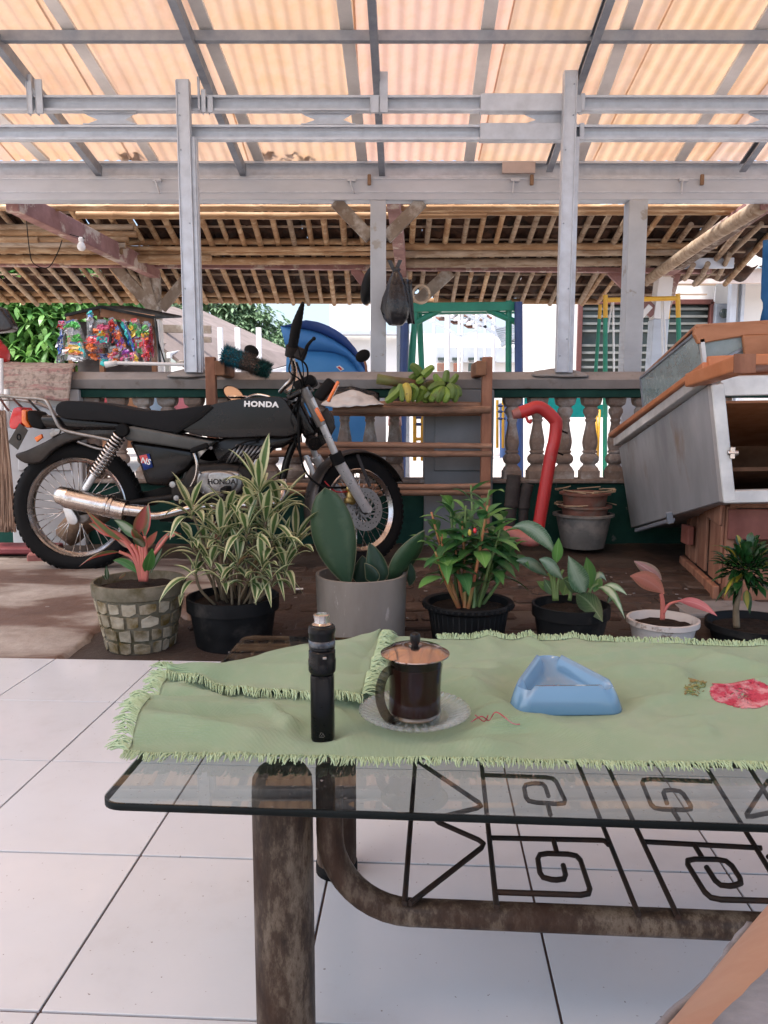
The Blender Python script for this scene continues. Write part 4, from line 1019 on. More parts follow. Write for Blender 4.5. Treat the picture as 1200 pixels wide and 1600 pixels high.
for pts, r in (([(457, 556, 3.78), (452, 580, 3.8), (470, 596, 3.85), (466, 625, 3.92), (462, 655, 3.95)], .004),
               ([(470, 562, 3.78), (479, 572, 3.8), (480, 590, 3.86), (468, 612, 3.9), (463, 650, 3.93)], .0045),
               ([(462, 530, 3.74), (469, 555, 3.77), (474, 585, 3.83), (467, 640, 3.9), (463, 672, 3.95)], .003),
               ([(463, 566, 3.78), (468, 580, 3.8), (474, 596, 3.85), (478, 612, 3.95)], .0055),
               ([(458, 564, 3.79), (461, 590, 3.84), (448, 630, 3.9), (428, 668, 3.95), (400, 690, 3.95)], .0035),
               ([(470, 618, 3.9), (455, 650, 3.9), (459, 668, 3.9), (462, 690, 3.93), (470, 712, 3.95)], .006),
               ([(375, 770, 3.9), (372, 735, 3.88), (390, 715, 3.88), (420, 700, 3.9)], .003),
               ([(402, 688, 3.92), (380, 692, 3.9), (350, 712, 3.9), (335, 730, 3.92)], .005)):
    tube(bike, 'cable', 'black_rubber', [F(*p) for p in pts], r, 6)
mr = MB(); M = Matrix.Rotation(R(-62), 3, 'Y') @ Matrix.Rotation(R(35), 3, 'X')
c = F(365, 616, 4.2); Mm = Matrix.Rotation(R(35), 3, 'Y') @ Matrix.Rotation(R(60), 3, 'X')
mr.lathe([(.0001, -.03), (.035, -.024), (.05, -.008), (.052, .0), (.047, .002)], c, 22, Mm, sx=1.25, sy=.8)
mo = mr.build('mirror', MT['black_rubber'], bike, smooth=True, auto=60)
mg = MB(); mg.lathe([(.046, .0025), (.0001, .003)], c, 22, Mm, sx=1.25, sy=.8); mg.build('mirror_glass', mat('mirror_painted_reflection', (.7, .5, .34), (.66, .46, .3), 4, .12, .6, 0, var=0), mo)  # tan base colour paints the roof's reflection into the glass
# tank, seat, side covers
tank = slab(bike, 'fuel_tank', 'black_paint', smooth2([(318, 646), (332, 632), (368, 624), (410, 620), (440, 621), (452, 636), (464, 656), (468, 672), (452, 682), (420, 682), (380, 684), (340, 684), (300, 678), (286, 668)], 4), 0, .25, .055, 5)
slab(bike, 'tank_underside', 'black_paint', [(352, 682), (462, 676), (468, 684), (440, 700), (405, 704), (372, 715), (330, 740), (300, 722), (318, 700)], .0, .12, .02, 3)
b = MB(); b.lathe([(.0001, 0), (.05, 0), (.055, -.006), (.045, -.014)], K(372, 622, .0) + V((0, 0, .012)), 22); b.build('fuel_cap', MT['chrome'], bike, smooth=True, auto=50)
tube(bike, 'tank_trim', 'chrome', [K(384, 622, .08), K(400, 617, .05), K(420, 620, .07), K(432, 630, .1)], .007, 8)
me = textmesh('HONDA', .05, .0012, .0026, 1.12); me.materials.append(MT['white_print'])
o = bpy.data.objects.new('lettering', me); col.objects.link(o); o.parent = bike
p = K(408, 632, .134)
o.matrix_basis = wm(bike).inverted() @ (Matrix.Translation(p) @ Euler((R(83), R(1.5), 0)).to_matrix().to_4x4() @ Matrix.Diagonal((.86, .74, 1, 1)))
slab(bike, 'seat', 'vinyl', smooth2([(86, 640), (92, 629), (112, 626), (160, 630), (215, 640), (262, 641), (312, 634), (328, 633), (322, 646), (300, 660), (272, 675), (240, 671), (180, 660), (110, 655), (92, 650)], 4), 0, .25, .045, 5)
slab(bike, 'seat_piping', 'black_rubber', [(300, 652), (330, 634), (334, 637), (312, 656), (276, 678), (268, 676)], 0, .262, .004, 2)
slab(bike, 'side_cover', 'side_grey', [(188, 668), (206, 666), (250, 674), (300, 684), (334, 690), (320, 703), (296, 703), (240, 694), (196, 688)], .02, .24, .012, 3)
slab(bike, 'side_cover', 'black_paint', [(200, 689), (245, 694), (300, 702), (306, 718), (292, 736), (280, 742), (262, 760), (228, 758), (214, 716)], .0, .2, .02, 3)
st = slab(bike, 'sticker', mat('sticker_blue', (.03, .07, .3), (.02, .05, .22), 9, .4, var=0), [(217, 712), (233, 709), (239, 730), (225, 735)], .108, .002, 0, 1)
b = MB(); b.poly([K(217, 712, .112), K(229, 710, .112), K(233, 722, .112), K(221, 724, .112)], (0, .001, 0)); b.build('sticker_red', MT['red_lens'], st)
me = textmesh('NS', .05, .0006, .001); me.materials.append(MT['white_print']); o = bpy.data.objects.new('lettering', me); col.objects.link(o); o.parent = st
o.matrix_basis = wm(st).inverted() @ (Matrix.Translation(K(228, 721, .115)) @ Euler((R(83), R(15), 0)).to_matrix().to_4x4() @ Matrix.Diagonal((.8, .8, 1, 1)))
# rear fender, tail light, plate, rack
slab(bike, 'rear_fender', 'fender', smooth2([(22, 711), (40, 704), (70, 690), (98, 676), (140, 668), (186, 668), (186, 684), (140, 684), (105, 692), (80, 706), (62, 723), (38, 724)], 3), 0, .15, .015, 3)
slab(bike, 'tail_cover', 'black_paint', [(96, 648), (200, 660), (196, 672), (100, 672), (66, 668), (58, 650)], 0, .19, .02, 3)
slab(bike, 'fender_reflector', 'alloy', [(76, 676), (90, 667), (96, 670), (92, 678), (80, 684)], .07, .02, .003)
slab(bike, 'fender_reflector', 'orange_lens', [(53, 684), (64, 678), (66, 684), (57, 691)], .07, .02, .003)
tl = slab(bike, 'tail_light', 'red_lens', smooth2([(15, 655), (20, 640), (24, 637), (33, 638), (34, 660), (24, 670), (15, 668)], 3), 0, .13, .02, 3)
slab(bike, 'tail_light_band', 'orange_lens', [(33, 640), (41, 641), (41, 656), (48, 668), (42, 669), (33, 660)], 0, .14, .006, 2)
slab(bike, 'tail_light_housing', 'black_rubber', [(41, 640), (56, 644), (72, 662), (66, 672), (48, 668), (42, 656)], .03, .13, .015, 3)
b = MB(); b.poly([K(12, 691, .12), K(30, 661, .12), K(43, 672, .05), K(27, 703, .05)], (.002, .006, -.002)); pl = b.build('number_plate', mat('plate_grey', (.3, .29, .26), (.22, .21, .19), 9, .6), bike, bevel=.002)
b = MB(); b.lathe([(.012, 0), (.018, 0), (.018, .003), (.012, .003)], K(30, 683, .1), 16, Euler((R(90), 0, R(-30))).to_matrix(), closed=True); b.build('plate_mark', MT['black_rubber'], pl)
for pts, r in (([(0, 618, .1), (30, 621, .1), (66, 624, .1), (76, 632, .11), (84, 650, .12), (94, 668, .12), (110, 675, .12), (150, 683, .12), (178, 689, .12)], .009),
               ([(-30, 612, .1), (-20, 616, .1), (0, 618, .1)], .009),
               ([(0, 624, -.1), (40, 626, -.1), (80, 640, -.1), (100, 668, -.1), (178, 684, -.1)], .009),
               ([(20, 622, .1), (40, 640, .0), (78, 655, -.02)], .006), ([(44, 624, .1), (66, 646, .0), (84, 652, .0)], .006),
               ([(-30, 616, .1), (-40, 622, 0), (-30, 626, -.1), (0, 624, -.1)], .009), ([(0, 622, .1), (12, 640, 0), (22, 648, .0)], .006),
               ([(122, 690, .09), (150, 700, .09), (178, 705, .09)], .007), ([(10, 619, .1), (14, 622, 0), (10, 625, -.1)], .006), ([(55, 623, .1), (58, 625, 0), (56, 628, -.1)], .006)):
    tube(bike, 'rack_tube', 'alloy', [K(*p) for p in pts], r, 10)
# shock absorbers
def shock(o, mm='chrome'):
    a, b_ = K(192, 672, o), K(132, 766, o); d = (b_ - a); s, u = frame(d)
    sh = tube(bike, 'shock_absorber', 'fork_alloy', [a, b_], .011, 10, 0)
    tube(sh, 'damper', 'black_rubber', [a, a.lerp(b_, .28)], .022, 12, 0); tube(sh, 'lower_body', 'fork_alloy', [a.lerp(b_, .72), a.lerp(b_, .98)], .018, 12, 0)
    P = []; turns = 13
    for k in range(turns * 14):
        t = k / (turns * 14); q = a.lerp(b_, .08 + .66 * t); an = 2 * PI * turns * t; P.append(q + s * (math.cos(an) * .031) + u * (math.sin(an) * .031))
    tube(sh, 'spring', mm, P, .0058, 7, 0)
    b = MB(); b.lathe([(.0001, -.02), (.03, -.02), (.034, 0), (.03, .02), (.0001, .022)], a, 14, Matrix.Rotation(R(90), 3, 'X')); b.build('top_mount', MT['black_rubber'], sh, smooth=True, auto=40)
shock(.15); shock(-.12)
# exhaust
mf = tube(bike, 'muffler', 'chrome', [K(104, 777, .17), K(108, 779, .17), K(192, 797, .17), K(196, 798, .17)], [.05, .055], 22, 0)
b = MB(); b.tube([K(88, 772, .17), K(92, 773, .17), K(106, 777, .17)], [.032, .045, .05], 20); b.build('end_cap', MT['chrome'], mf, smooth=True, auto=40)
for q in (166, 173): 
    b = MB(); p0 = K(q, 791 - (170 - q) * .2, .17); d = (K(192, 797, .17) - K(108, 779, .17)).normalized(); b.tube([p0, p0 + d * .012], .058, 20); b.build('clamp', MT['chrome'], mf, smooth=True, auto=40)
tube(bike, 'exhaust_pipe', 'chrome', [K(194, 798, .17), K(215, 802, .17), K(240, 806, .17), K(262, 803, .16), K(300, 794, .14), K(345, 790, .12), (K(420, 788, .1)), K(440, 775, .05), K(442, 750, 0)], .02, 14)
tube(bike, 'heat_shield', 'chrome', [K(193, 796, .18), K(232, 800, .18)], .032, 14, 0)
# swingarm, chain cover, frame
tube(bike, 'swingarm', 'engine_dark', [K(124, 800, .09), K(180, 790, .09), K(280, 775, .07)], .018, 10)
tube(bike, 'swingarm', 'engine_dark', [K(124, 800, -.09), K(280, 775, -.07)], .018, 10, 0)
slab(bike, 'chain_guard', 'engine_dark', [(150, 775), (230, 768), (285, 752), (290, 768), (240, 790), (150, 800)], -.07, .03, .008)
slab(bike, 'drum_plate', 'alloy', smooth2([(110, 790), (124, 784), (138, 790), (142, 802), (136, 814), (122, 818), (110, 812)], 4), .065, .02, .006)
slab(bike, 'brake_arm', 'fork_alloy', [(98, 795), (106, 792), (118, 814), (113, 820), (106, 818)], .09, .012, .003)
slab(bike, 'axle_adjuster', 'fork_alloy', smooth2([(104, 794), (112, 796), (121, 812), (116, 820), (108, 814)], 3), .1, .01, .003)
for pts, r in (([(200, 670, .04), (260, 680, .04), (340, 690, .04), (440, 690, .02), (468, 660, 0)], .018), ([(468, 672, 0), (450, 715, 0), (438, 760, 0), (420, 790, 0)], .02),
               ([(300, 700, .05), (290, 745, .06), (280, 775, .06), (292, 800, .06)], .02), ([(292, 800, .06), (350, 802, .05), (420, 792, 0)], .016), ([(200, 675, -.05), (262, 735, -.05), (284, 775, -.05)], .016)):
    tube(bike, 'frame_tube', 'black_paint', [K(*p) for p in pts], r, 10)
# engine
eng = slab(bike, 'engine', 'engine_dark', [(286, 745), (300, 726), (350, 724), (385, 730), (398, 748), (400, 776), (380, 792), (300, 792), (284, 772)], 0, .26, .02, 3)
slab(eng, 'engine_cover', 'alloy', smooth2([(308, 742), (320, 736), (350, 735), (372, 738), (378, 752), (374, 768), (352, 776), (322, 774), (308, 764)], 4), .14, .05, .015, 3)
slab(eng, 'clutch_cover', 'alloy', smooth2([(325, 740), (345, 736), (366, 742), (370, 758), (358, 770), (338, 770), (326, 758)], 4), .17, .03, .012, 3)
me = textmesh('HONDA', .038, .001, .0008); me.materials.append(MT['engine_dark']); o = bpy.data.objects.new('lettering', me); col.objects.link(o); o.parent = eng
o.matrix_basis = wm(eng).inverted() @ (Matrix.Translation(K(346, 753, .187)) @ Euler((R(83), 0, 0)).to_matrix().to_4x4())
for k in range(9):
    slab(eng, 'cooling_fin', 'alloy', [(352 + k * 6.5, 724 - k * 1), (355 + k * 6.5, 724 - k), (372 + k * 6.5, 694 + k * .6), (369 + k * 6.5, 694 + k * .6)], 0, .2, 0, 1)
slab(eng, 'cylinder', 'engine_dark', [(352, 726), (410, 716), (428, 698), (372, 694)], 0, .15, .01, 2)
slab(eng, 'carburettor', 'alloy', smooth2([(306, 700), (330, 694), (350, 700), (352, 716), (335, 724), (310, 720)], 3), .0, .12, .012, 2)
slab(eng, 'sprocket_case', 'engine_dark', smooth2([(268, 756), (285, 748), (300, 756), (300, 785), (284, 792), (268, 780)], 3), .03, .18, .02, 3)
for px, py, r in ((270, 757, .016), (276, 778, .014), (298, 790, .01), (330, 700, .008), (387, 760, .01), (312, 738, .006), (372, 742, .006), (318, 770, .006)):
    b = MB(); b.lathe([(.0001, -.01), (r, -.008), (r, .008), (.0001, .01)], K(px, py, .17), 10, Matrix.Rotation(R(90), 3, 'X')); b.build('bolt', MT['alloy'], eng, smooth=True, auto=40)
tube(bike, 'kick_lever', 'chrome', [K(299, 704, .2), K(303, 708, .2), K(308, 726, .2), K(306, 745, .19), K(298, 762, .17), K(297, 768, .16)], [.007, .009], 10)
puck('kick_pedal', K(312, 700, .22), (.09, .03, .028), Matrix.Rotation(R(-20), 3, 'Y'), 'black_rubber')
puck('footpeg', K(353, 765, .27), (.035, .12, .03), Matrix.Identity(3), 'black_rubber')
tube(bike, 'peg_bracket', 'engine_dark', [K(353, 766, .22), K(352, 790, .18), K(352, 806, .12)], .012, 8, 0)
puck('footpeg', K(300, 770, .2), (.06, .06, .06), Matrix.Identity(3), 'engine_dark')
tube(bike, 'brake_pedal', 'black_rubber', [K(350, 800, .2), K(385, 800, .22), K(402, 790, .22)], .008, 8)
tube(bike, 'side_stand', 'black_rubber', [K(330, 795, -.1), V((K(352, 800).x, KY + .26, gz(KY) + .012))], .011, 8, 0)
tube(bike, 'centre_stand', 'black_rubber', [K(290, 795, .12), K(345, 803, .12), K(360, 800, .12), K(330, 812, .12), K(250, 812, .12)], .01, 8)
# ================================================================ THINGS AROUND THE BALUSTRADE
# bamboo bench frame / shelf
FY = 4.62
sh = thing('bamboo_rack', 'bamboo rack with split rails and wooden posts standing against the balustrade, bananas on top', 'rack', (0, FY, gz(FY)))
for (xa, ya, xb, yb, rp, yy) in ((520, 640, 766, 640, 7, 0), (440, 697, 768, 697, 5, 0), (420, 709, 768, 709, 5.5, .0), (440, 759, 766, 759, 5, 0), (440, 769, 768, 769, 5.5, .0), (510, 646, 768, 646, 4, .12), (440, 703, 760, 703, 4.5, .2)):
    culm([at(xa, ya, FY + yy), at(xb, yb, FY + yy)], rp / ppm(FY), 'bamboo_rail', MT['bamboo_rail'] if 'bamboo_rail' in MT else MT.setdefault('bamboo_rail', mat('pinkish_bamboo', (.4, .24, .165), (.28, .155, .1), 5, .55, 0, .3, .002, (1, 4, 4), .12, c3=(.2, .12, .08), s3=4)), sh, 12)
for k in range(7):
    culm([at(522, 634, FY + .05 + .045 * k), at(764, 633, FY + .05 + .045 * k)], .018, 'bamboo_slat', MT['bamboo_rail'], sh, 8)
for (pa, pb, Y) in ((759, 759, FY + .02), (759, 759, FY + .32), (333, 333, FY + .02), (333, 333, FY + .32)):
    X = at(pa, 700, Y).x
    d = MB(); zt_ = at(pa, 558, Y).z; d.box((X, Y, (zt_ + gz(Y)) / 2), (.06, .05, zt_ - gz(Y))); d.build('post', MT['crate_wood'], sh, bevel=.004)
for px, sx in ((751, -1), (346, 1)):
    a = at(px, 576, FY - .02); d = MB(); d.box(a + V((0, .1, 0)), (.06, .3, .085)); d.build('arm_block', MT['brown_wood'], sh, bevel=.005)
d = MB(); a = at(330, 600, FY + .02)
# bananas: curved fingers on two stalks
def banana(parent, pts, r, m):
    P = smoothpath(pts, 5); n = len(P); b = MB()
    rr = [r * (.35 + .65 * math.sin(PI * min(1, .12 + .88 * k / (n - 1)) ** .9) ** .55) if k < n - 1 else r * .18 for k in range(n)]
    rr[0] = r * .3
    b.tube(P, rr, 6); return b.build('banana', m, parent, smooth=True, auto=25)
def bunch(lab, stalk, fingers):
    t = thing('banana_bunch', lab, 'bananas', at(*stalk[0]), 0, 'green banana bunches on the rack')
    P = smoothpath([at(*p) for p in stalk]); b = MB(); b.tube(P, [.032 - .01 * k / len(P) for k in range(len(P))], 9); b.build('stalk', MT['banana_stalk'], t, smooth=True)
    for pts, r, y in fingers: banana(t, [at(*p) for p in pts], r, MT['banana_yellow'] if y else MT['banana_green'])
MT['banana_stalk'] = mat('banana_stalk', (.15, .16, .045), (.1, .08, .03), 9, .6, 0, .3, .003, c3=(.16, .07, .04), s3=6, lo3=.5, hi3=.6)
G = FY - .02
bunch('green banana hand with one yellow finger in front, beside the white sack', [(589, 592, G), (615, 596, G), (640, 598, G + .06), (668, 604, G + .12)],
      [([(628, 600, G - .04), (622, 612, G - .04), (608, 624, G - .04), (602, 628, G - .04)], .026, 0), ([(630, 600, G - .06), (630, 612, G - .07), (628, 628, G - .08)], .022, 0),
       ([(632, 600, G - .07), (637, 610, G - .09), (638, 629, G - .1)], .024, 1), ([(642, 604, G - .03), (650, 610, G - .03), (644, 628, G - .03)], .022, 0),
       ([(655, 606, G), (662, 612, G), (650, 629, G)], .024, 0), ([(640, 600, G), (655, 616, G + .02), (668, 629, G + .02)], .024, 0), ([(622, 604, G + .02), (612, 616, G + .02), (612, 629, G + .02)], .024, 0), ([(668, 606, G + .05), (676, 616, G + .05), (664, 629, G + .03)], .024, 0)])
bunch('small pale green banana hand standing up behind the stalk, above the rail', [(652, 604, G + .1), (656, 592, G + .1), (658, 584, G + .08)],
      [([(658, 586, G + .06), (650, 576, G + .06), (641, 570, G + .06)], .03, 0), ([(657, 588, G + .08), (648, 588, G + .08), (640, 592, G + .06)], .026, 0), ([(660, 588, G + .04), (668, 580, G + .04), (678, 572, G + .03)], .028, 0), ([(660, 590, G + .06), (658, 594, G + .04), (650, 598, G + .04)], .024, 0)])
bunch('darker banana hand fanned out beside the rack post, browning fingertips', [(668, 604, G + .12), (684, 600, G + .08), (696, 602, G + .04)],
      [([(696, 600, G + .04), (684, 594, G + .04), (679, 584, G + .04)], .024, 0), ([(696, 598, G + .03), (697, 588, G + .03), (699, 578, G + .02)], .024, 0), ([(702, 600, G + .03), (710, 592, G + .03), (715, 584, G + .02)], .023, 0),
       ([(694, 602, G - .02), (682, 602, G - .04), (668, 610, G - .05)], .026, 0), ([(692, 606, G - .03), (682, 614, G - .06), (672, 628, G - .06)], .027, 0), ([(694, 606, G - .04), (688, 616, G - .07), (684, 629, G - .07)], .026, 0),
       ([(698, 606, G - .04), (699, 618, G - .07), (693, 629, G - .07)], .026, 0), ([(700, 602, G - .04), (708, 610, G - .07), (705, 624, G - .07)], .027, 0), ([(702, 602, G - .0), (712, 612, G - .02), (710, 629, G - .03)], .024, 0), ([(690, 606, G), (676, 612, G - .01), (662, 624, G - .01)], .025, 0), ([(704, 602, G + .04), (716, 608, G + .03), (719, 620, G + .02)], .02, 0)])
# white sack and black cloth on the rack
def cloth(name, lab, cat, outline, Y0, Y1, m, amp=.02, thick=.004, nu=26, nv=14):
    """outline: top and bottom pixel rows between which the cloth hangs; lies from Y0 (bottom row) to Y1 (top row)"""
    topr, botr = outline; b = MB()
    def lerp(P, t):
        s = t * (len(P) - 1); i = min(int(s), len(P) - 2); f = s - i; return P[i][0] * (1 - f) + P[i + 1][0] * f, P[i][1] * (1 - f) + P[i + 1][1] * f
    def fn(u, v):
        xa, ya = lerp(topr, u); xb, yb = lerp(botr, u); Y = Y1 + (Y0 - Y1) * v
        p = at(xa + (xb - xa) * v, ya + (yb - ya) * v, Y)
        k = amp * (noise.noise(p * 9) + .5 * noise.noise(p * 22))
        return p + V((k * .4, -abs(k), k * .5))
    b.grid(fn, nu, nv); o = b.build(name, m, smooth=True, solid=thick)
    return tag(o, lab, cat)
cloth('white_sack', 'crumpled white sack draped on the rack left of the bananas', 'sack', ([(512, 622), (532, 614), (548, 610), (562, 611), (580, 618), (594, 626)], [(500, 634), (520, 636), (540, 636), (560, 634), (580, 632), (600, 632)]), FY - .07, FY + .1, MT['white_sack'], .035)
cloth('black_cloth', 'black cloth lying on the rack behind the white sack', 'cloth', ([(500, 596), (520, 602), (545, 606), (570, 609), (590, 618)], [(505, 628), (520, 628), (545, 628), (570, 630), (596, 630)]), FY + .02, FY + .2, MT['black_bag'], .03)
# woven mat over the rail at left
def mat_tex():
    m, nt, b = newmat('woven_mat'); vec = coords(nt, (1, 1, 1), False)
    w = nt.nodes.new('ShaderNodeTexWave'); w.inputs['Scale'].default_value = 55; w.bands_direction = 'X'; w.inputs['Distortion'].default_value = 2; nt.links.new(vec, w.inputs[0])
    mp = nt.nodes.new('ShaderNodeMapping'); mp.inputs['Scale'].default_value = (1, 1, 9); nt.links.new(vec, mp.inputs[0])
    n = noise_n(nt, mp.outputs[0], 3.2, 5, .7); n2 = noise_n(nt, vec, 40, 4)
    c = ramp(nt, n, [(.35, (.34, .27, .23)), (.5, (.42, .35, .3)), (.58, (.33, .17, .16)), (.68, (.4, .33, .28))])
    c = mixc(nt, ramp(nt, n2, [(.35, .7), (.55, 0.)]), c, (.13, .1, .085))
    nt.links.new(c, b.inputs['Base Color']); b.inputs['Roughness'].default_value = .95
    bump(nt, b, w.outputs['Fac'], .6, .004); return m
mt = MB()
def matfn(u, v):
    px = -60 + u * 172
    prof = [(.10, 556, .14), (.3, 566, .0), (.45, 572, -.1), (.6, 585, -.17), (1, 627, -.2)]
    rows = [(567 + (px - 0) * .02, BY + .12), (571, BY - .02), (577, BY - .12), (600, BY - .16), (618 + .09 * (px), BY - .19)]
    s = v * 4; i = min(int(s), 3); f = s - i; py = rows[i][0] * (1 - f) + rows[i + 1][0] * f; Y = rows[i][1] * (1 - f) + rows[i + 1][1] * f
    px2 = px + (6 if i >= 2 else 10 * (1 - v)) * u - 10 * v * u
    p = at(px2, py, Y); k = noise.noise(p * 6) * .012; return p + V((0, -abs(k), k))
mt.grid(matfn, 40, 24); tag(mt.build('woven_mat', mat_tex(), smooth=True, solid=.012), 'faded striped woven mat draped over the rail above the rear wheel', 'mat')
fr = MB()
for k in range(60):
    u = 1; v = k / 60; p = matfn(1, v); fr.bar(p, p + V((rnd(.005, .022), rnd(-.01, .0), rnd(-.012, .006))), .004, .004)
# grey stick lying along the rail
b = MB(); a, c = at(180, 567, BY - .02), at(322, 570.5, BY - .02); b.tube([a, c], .011, 10); st_ = b.build('stick', MT['white_metal'], smooth=True, auto=50)
tag(st_, 'thin grey metal stick with a white tip lying along the top rail below the toys', 'stick')
b = MB(); b.tube([at(164, 570, BY - .03), at(183, 567, BY - .02)], [.02, .016], 10); b.build('tip', MT['white_print'], st_, smooth=True)
# teal duster brush
b = MB(); A, B = at(348, 553, FY - .05), at(421, 580, FY - .05)
dz = (B - A).normalized(); core = thing('duster', 'fluffy teal and brown feather duster resting on the rack post above the fuel tank', 'duster', A)
b.tube(smoothpath([A, A.lerp(B, .3), A.lerp(B, .7), B], 5), [.03, .045, .05, .052, .052, .05, .05, .048, .046, .045, .044, .042, .04, .038, .032, .02], 12); b.build('core', mat('duster_brown', (.05, .07, .07), (.03, .05, .05), 20, .9), core, smooth=True)
for nm, lo_, hi_, cc in (('bristles', 0, .42, (.01, .22, .3)), ('bristles', .4, .8, (.2, .14, .11)), ('bristles', .75, 1, (.012, .12, .11))):
    b = MB(); s, u = frame(dz)
    for k in range(1500):
        t = rnd(lo_, hi_); a = rnd(0, 2 * PI); c = A.lerp(B, t); rr = .05 * (1 - .25 * t) ; dd = s * math.cos(a) + u * math.sin(a)
        p = c + dd * rr * .9; q = p + dd * rnd(.015, .035) + dz * rnd(-.015, .02); w = dz.cross(dd) * .004; b.add([p - w, p + w, q], [(0, 1, 2)])
    q = b.build(nm, mat('duster_' + str(lo_), cc, tuple(x * .6 for x in cc), 20, .9), core); q['kind'] = 'stuff'
# scooter mirrors behind the wall
for px, py, ang, lab in ((393, 549, .5, 'black round scooter mirror poking up left of the handlebar'), (567, 556, -.5, 'black scooter mirror poking up at the right edge of the blue umbrella')):
    t = thing('scooter_mirror', lab, 'mirror', at(px, 600, 5.5)); c = at(px, py, 5.5)
    b = MB(); b.sphere(c, (.055, .02, .042), 16, 9, Matrix.Rotation(ang, 3, 'Y')); b.build('housing', MT['black_rubber'], t, smooth=True)
    b = MB(); b.tube([c, at(px + 5, py + 16, 5.5), at(px + 6, 640, 5.5)], .008, 8); b.build('stem', MT['black_rubber'] if px < 500 else MT['crate_wood'], t, smooth=True)
# basins
def potset(px, py_rim, py_bot, w_top, w_bot, Y, m, name, lab, rim=.012, extra=None):
    X = at(px, py_rim, Y).x; z1 = at(px, py_rim, Y).z; z0 = at(px, py_bot, Y).z if py_bot else gz(Y); rt, rb = w_top / 2 / ppm(Y), w_bot / 2 / ppm(Y)
    b = MB(); b.lathe([(.0001, z0), (rb, z0), (rb + (rt - rb) * .8, z1 - (z1 - z0) * .15), (rt * .96, z1 - .012), (rt + rim, z1 - .012), (rt + rim, z1), (rt * .93, z1 + .002), (rb * .9, z0 + .03), (.0001, z0 + .03)], (X, Y, 0), 36,
                   wob=lambda a, z: 1 + .012 * math.sin(a * 3 + z * 20))
    o = b.build(name, m, smooth=True, auto=35); tag(o, lab, 'pot'); return o, V((X, Y, z1)), rt
potset(912, 802, 854, 88, 66, 4.62, MT['grey_pot'], 'grey_basin', 'dirty grey plastic pot, the bottom one of the nested stack under the balusters', .015)
potset(914, 789, 822, 74, 62, 4.62, MT['terracotta'], 'clay_pot', 'brownish pot with a straw covered rim, middle one of the nested stack', .02)
potset(914, 769, 803, 72, 60, 4.62, MT['terracotta'], 'clay_pot', 'terracotta pot with a pale rim, topmost of the nested stack under the balusters', .015)
b = MB()
for k in range(26):
    a = rnd(0, 2 * PI); q = at(914, random.choice((768, 790)), 4.62); r = 44 / ppm(4.6); p = V((q.x + math.cos(a) * r, q.y + math.sin(a) * r * .9, q.z + .01)); d2 = V((-math.sin(a), math.cos(a), rnd(-.15, .15)))
    b.tube([p - d2 * .07, p + d2 * .07], .0035, 4)
tag(b.build('dry_stems', MT['straw']), 'dry straw stems lying over the rims of the stacked pots', 'straw', kind='stuff')
# red crash-bar pipe
PYp = 4.45
rp = thing('red_pipe', 'bent red iron pipe leaning against the balusters right of the bamboo rack', 'pipe', at(835, 850, PYp))
tube(rp, 'bent_pipe', 'red_paint', [at(812, 645, PYp), at(824, 641, PYp), at(838, 636, PYp), at(850, 640, PYp), at(866, 655, PYp), at(869, 664, PYp), at(866, 690, PYp), at(860, 715, PYp), at(842, 820, PYp), at(838, 845, PYp)], 10 / ppm(PYp), 16, 5)
tube(rp, 'flattened_tip', 'pink_pipe', [at(801, 648, PYp), at(812, 645, PYp)], [7 / ppm(PYp), 9.5 / ppm(PYp)], 14, 0)
tube(rp, 'hook', 'red_paint', [at(822, 650, PYp - .03), at(825, 658, PYp - .03), at(829, 660, PYp - .03), at(829, 655, PYp - .03)], .008, 8)
for (pa, pb) in (((874, 672), (887, 677)), ((868, 706), (880, 711))): tube(rp, 'pin', 'black_rubber', [at(*pa, PYp), at(*pb, PYp)], .006, 6, 0)
tp = thing('faded_pipe', 'short curved faded pink pipe lying on the ground at the foot of the red pipe', 'pipe', at(800, 850, 4.3))
tube(tp, 'curved_pipe', 'pink_pipe', [at(775, 841, 4.35), at(790, 832, 4.33), at(806, 836, 4.3), at(822, 843, 4.26), at(834, 844, 4.24), at(843, 838, 4.25)], 10.5 / ppm(4.3), 16, 6)
# two ribbed rubber hoses
for (pts, w, lab) in (([(803, 742), (801, 770), (798, 800), (795, 826)], 11, 'black ribbed rubber boot, left and taller one of the pair by the red pipe'), ([(825, 756), (819, 780), (818, 800), (817, 824)], 9.5, 'black ribbed rubber boot, right and shorter one beside the red pipe')):
    P = smoothpath([at(*p, 4.58) for p in pts], 12); n = len(P); r0 = w / ppm(4.58)
    b = MB(); b.tube(P, [r0 * (1 if k < n * .55 else .78) * (1 + (.09 if k % 2 and n * .12 < k < n * .85 else 0)) * (1.1 if k in (int(n * .56), int(n * .9)) else 1) for k in range(n)], 16)
    tag(b.build('rubber_boot', MT['black_rubber2'] if 'black_rubber2' in MT else MT.setdefault('black_rubber2', mat('dusty_rubber', (.06, .052, .048), (.03, .027, .026), 10, .8, 0, .3)), smooth=True, auto=60), lab, 'rubber boot', 'ribbed rubber boots')
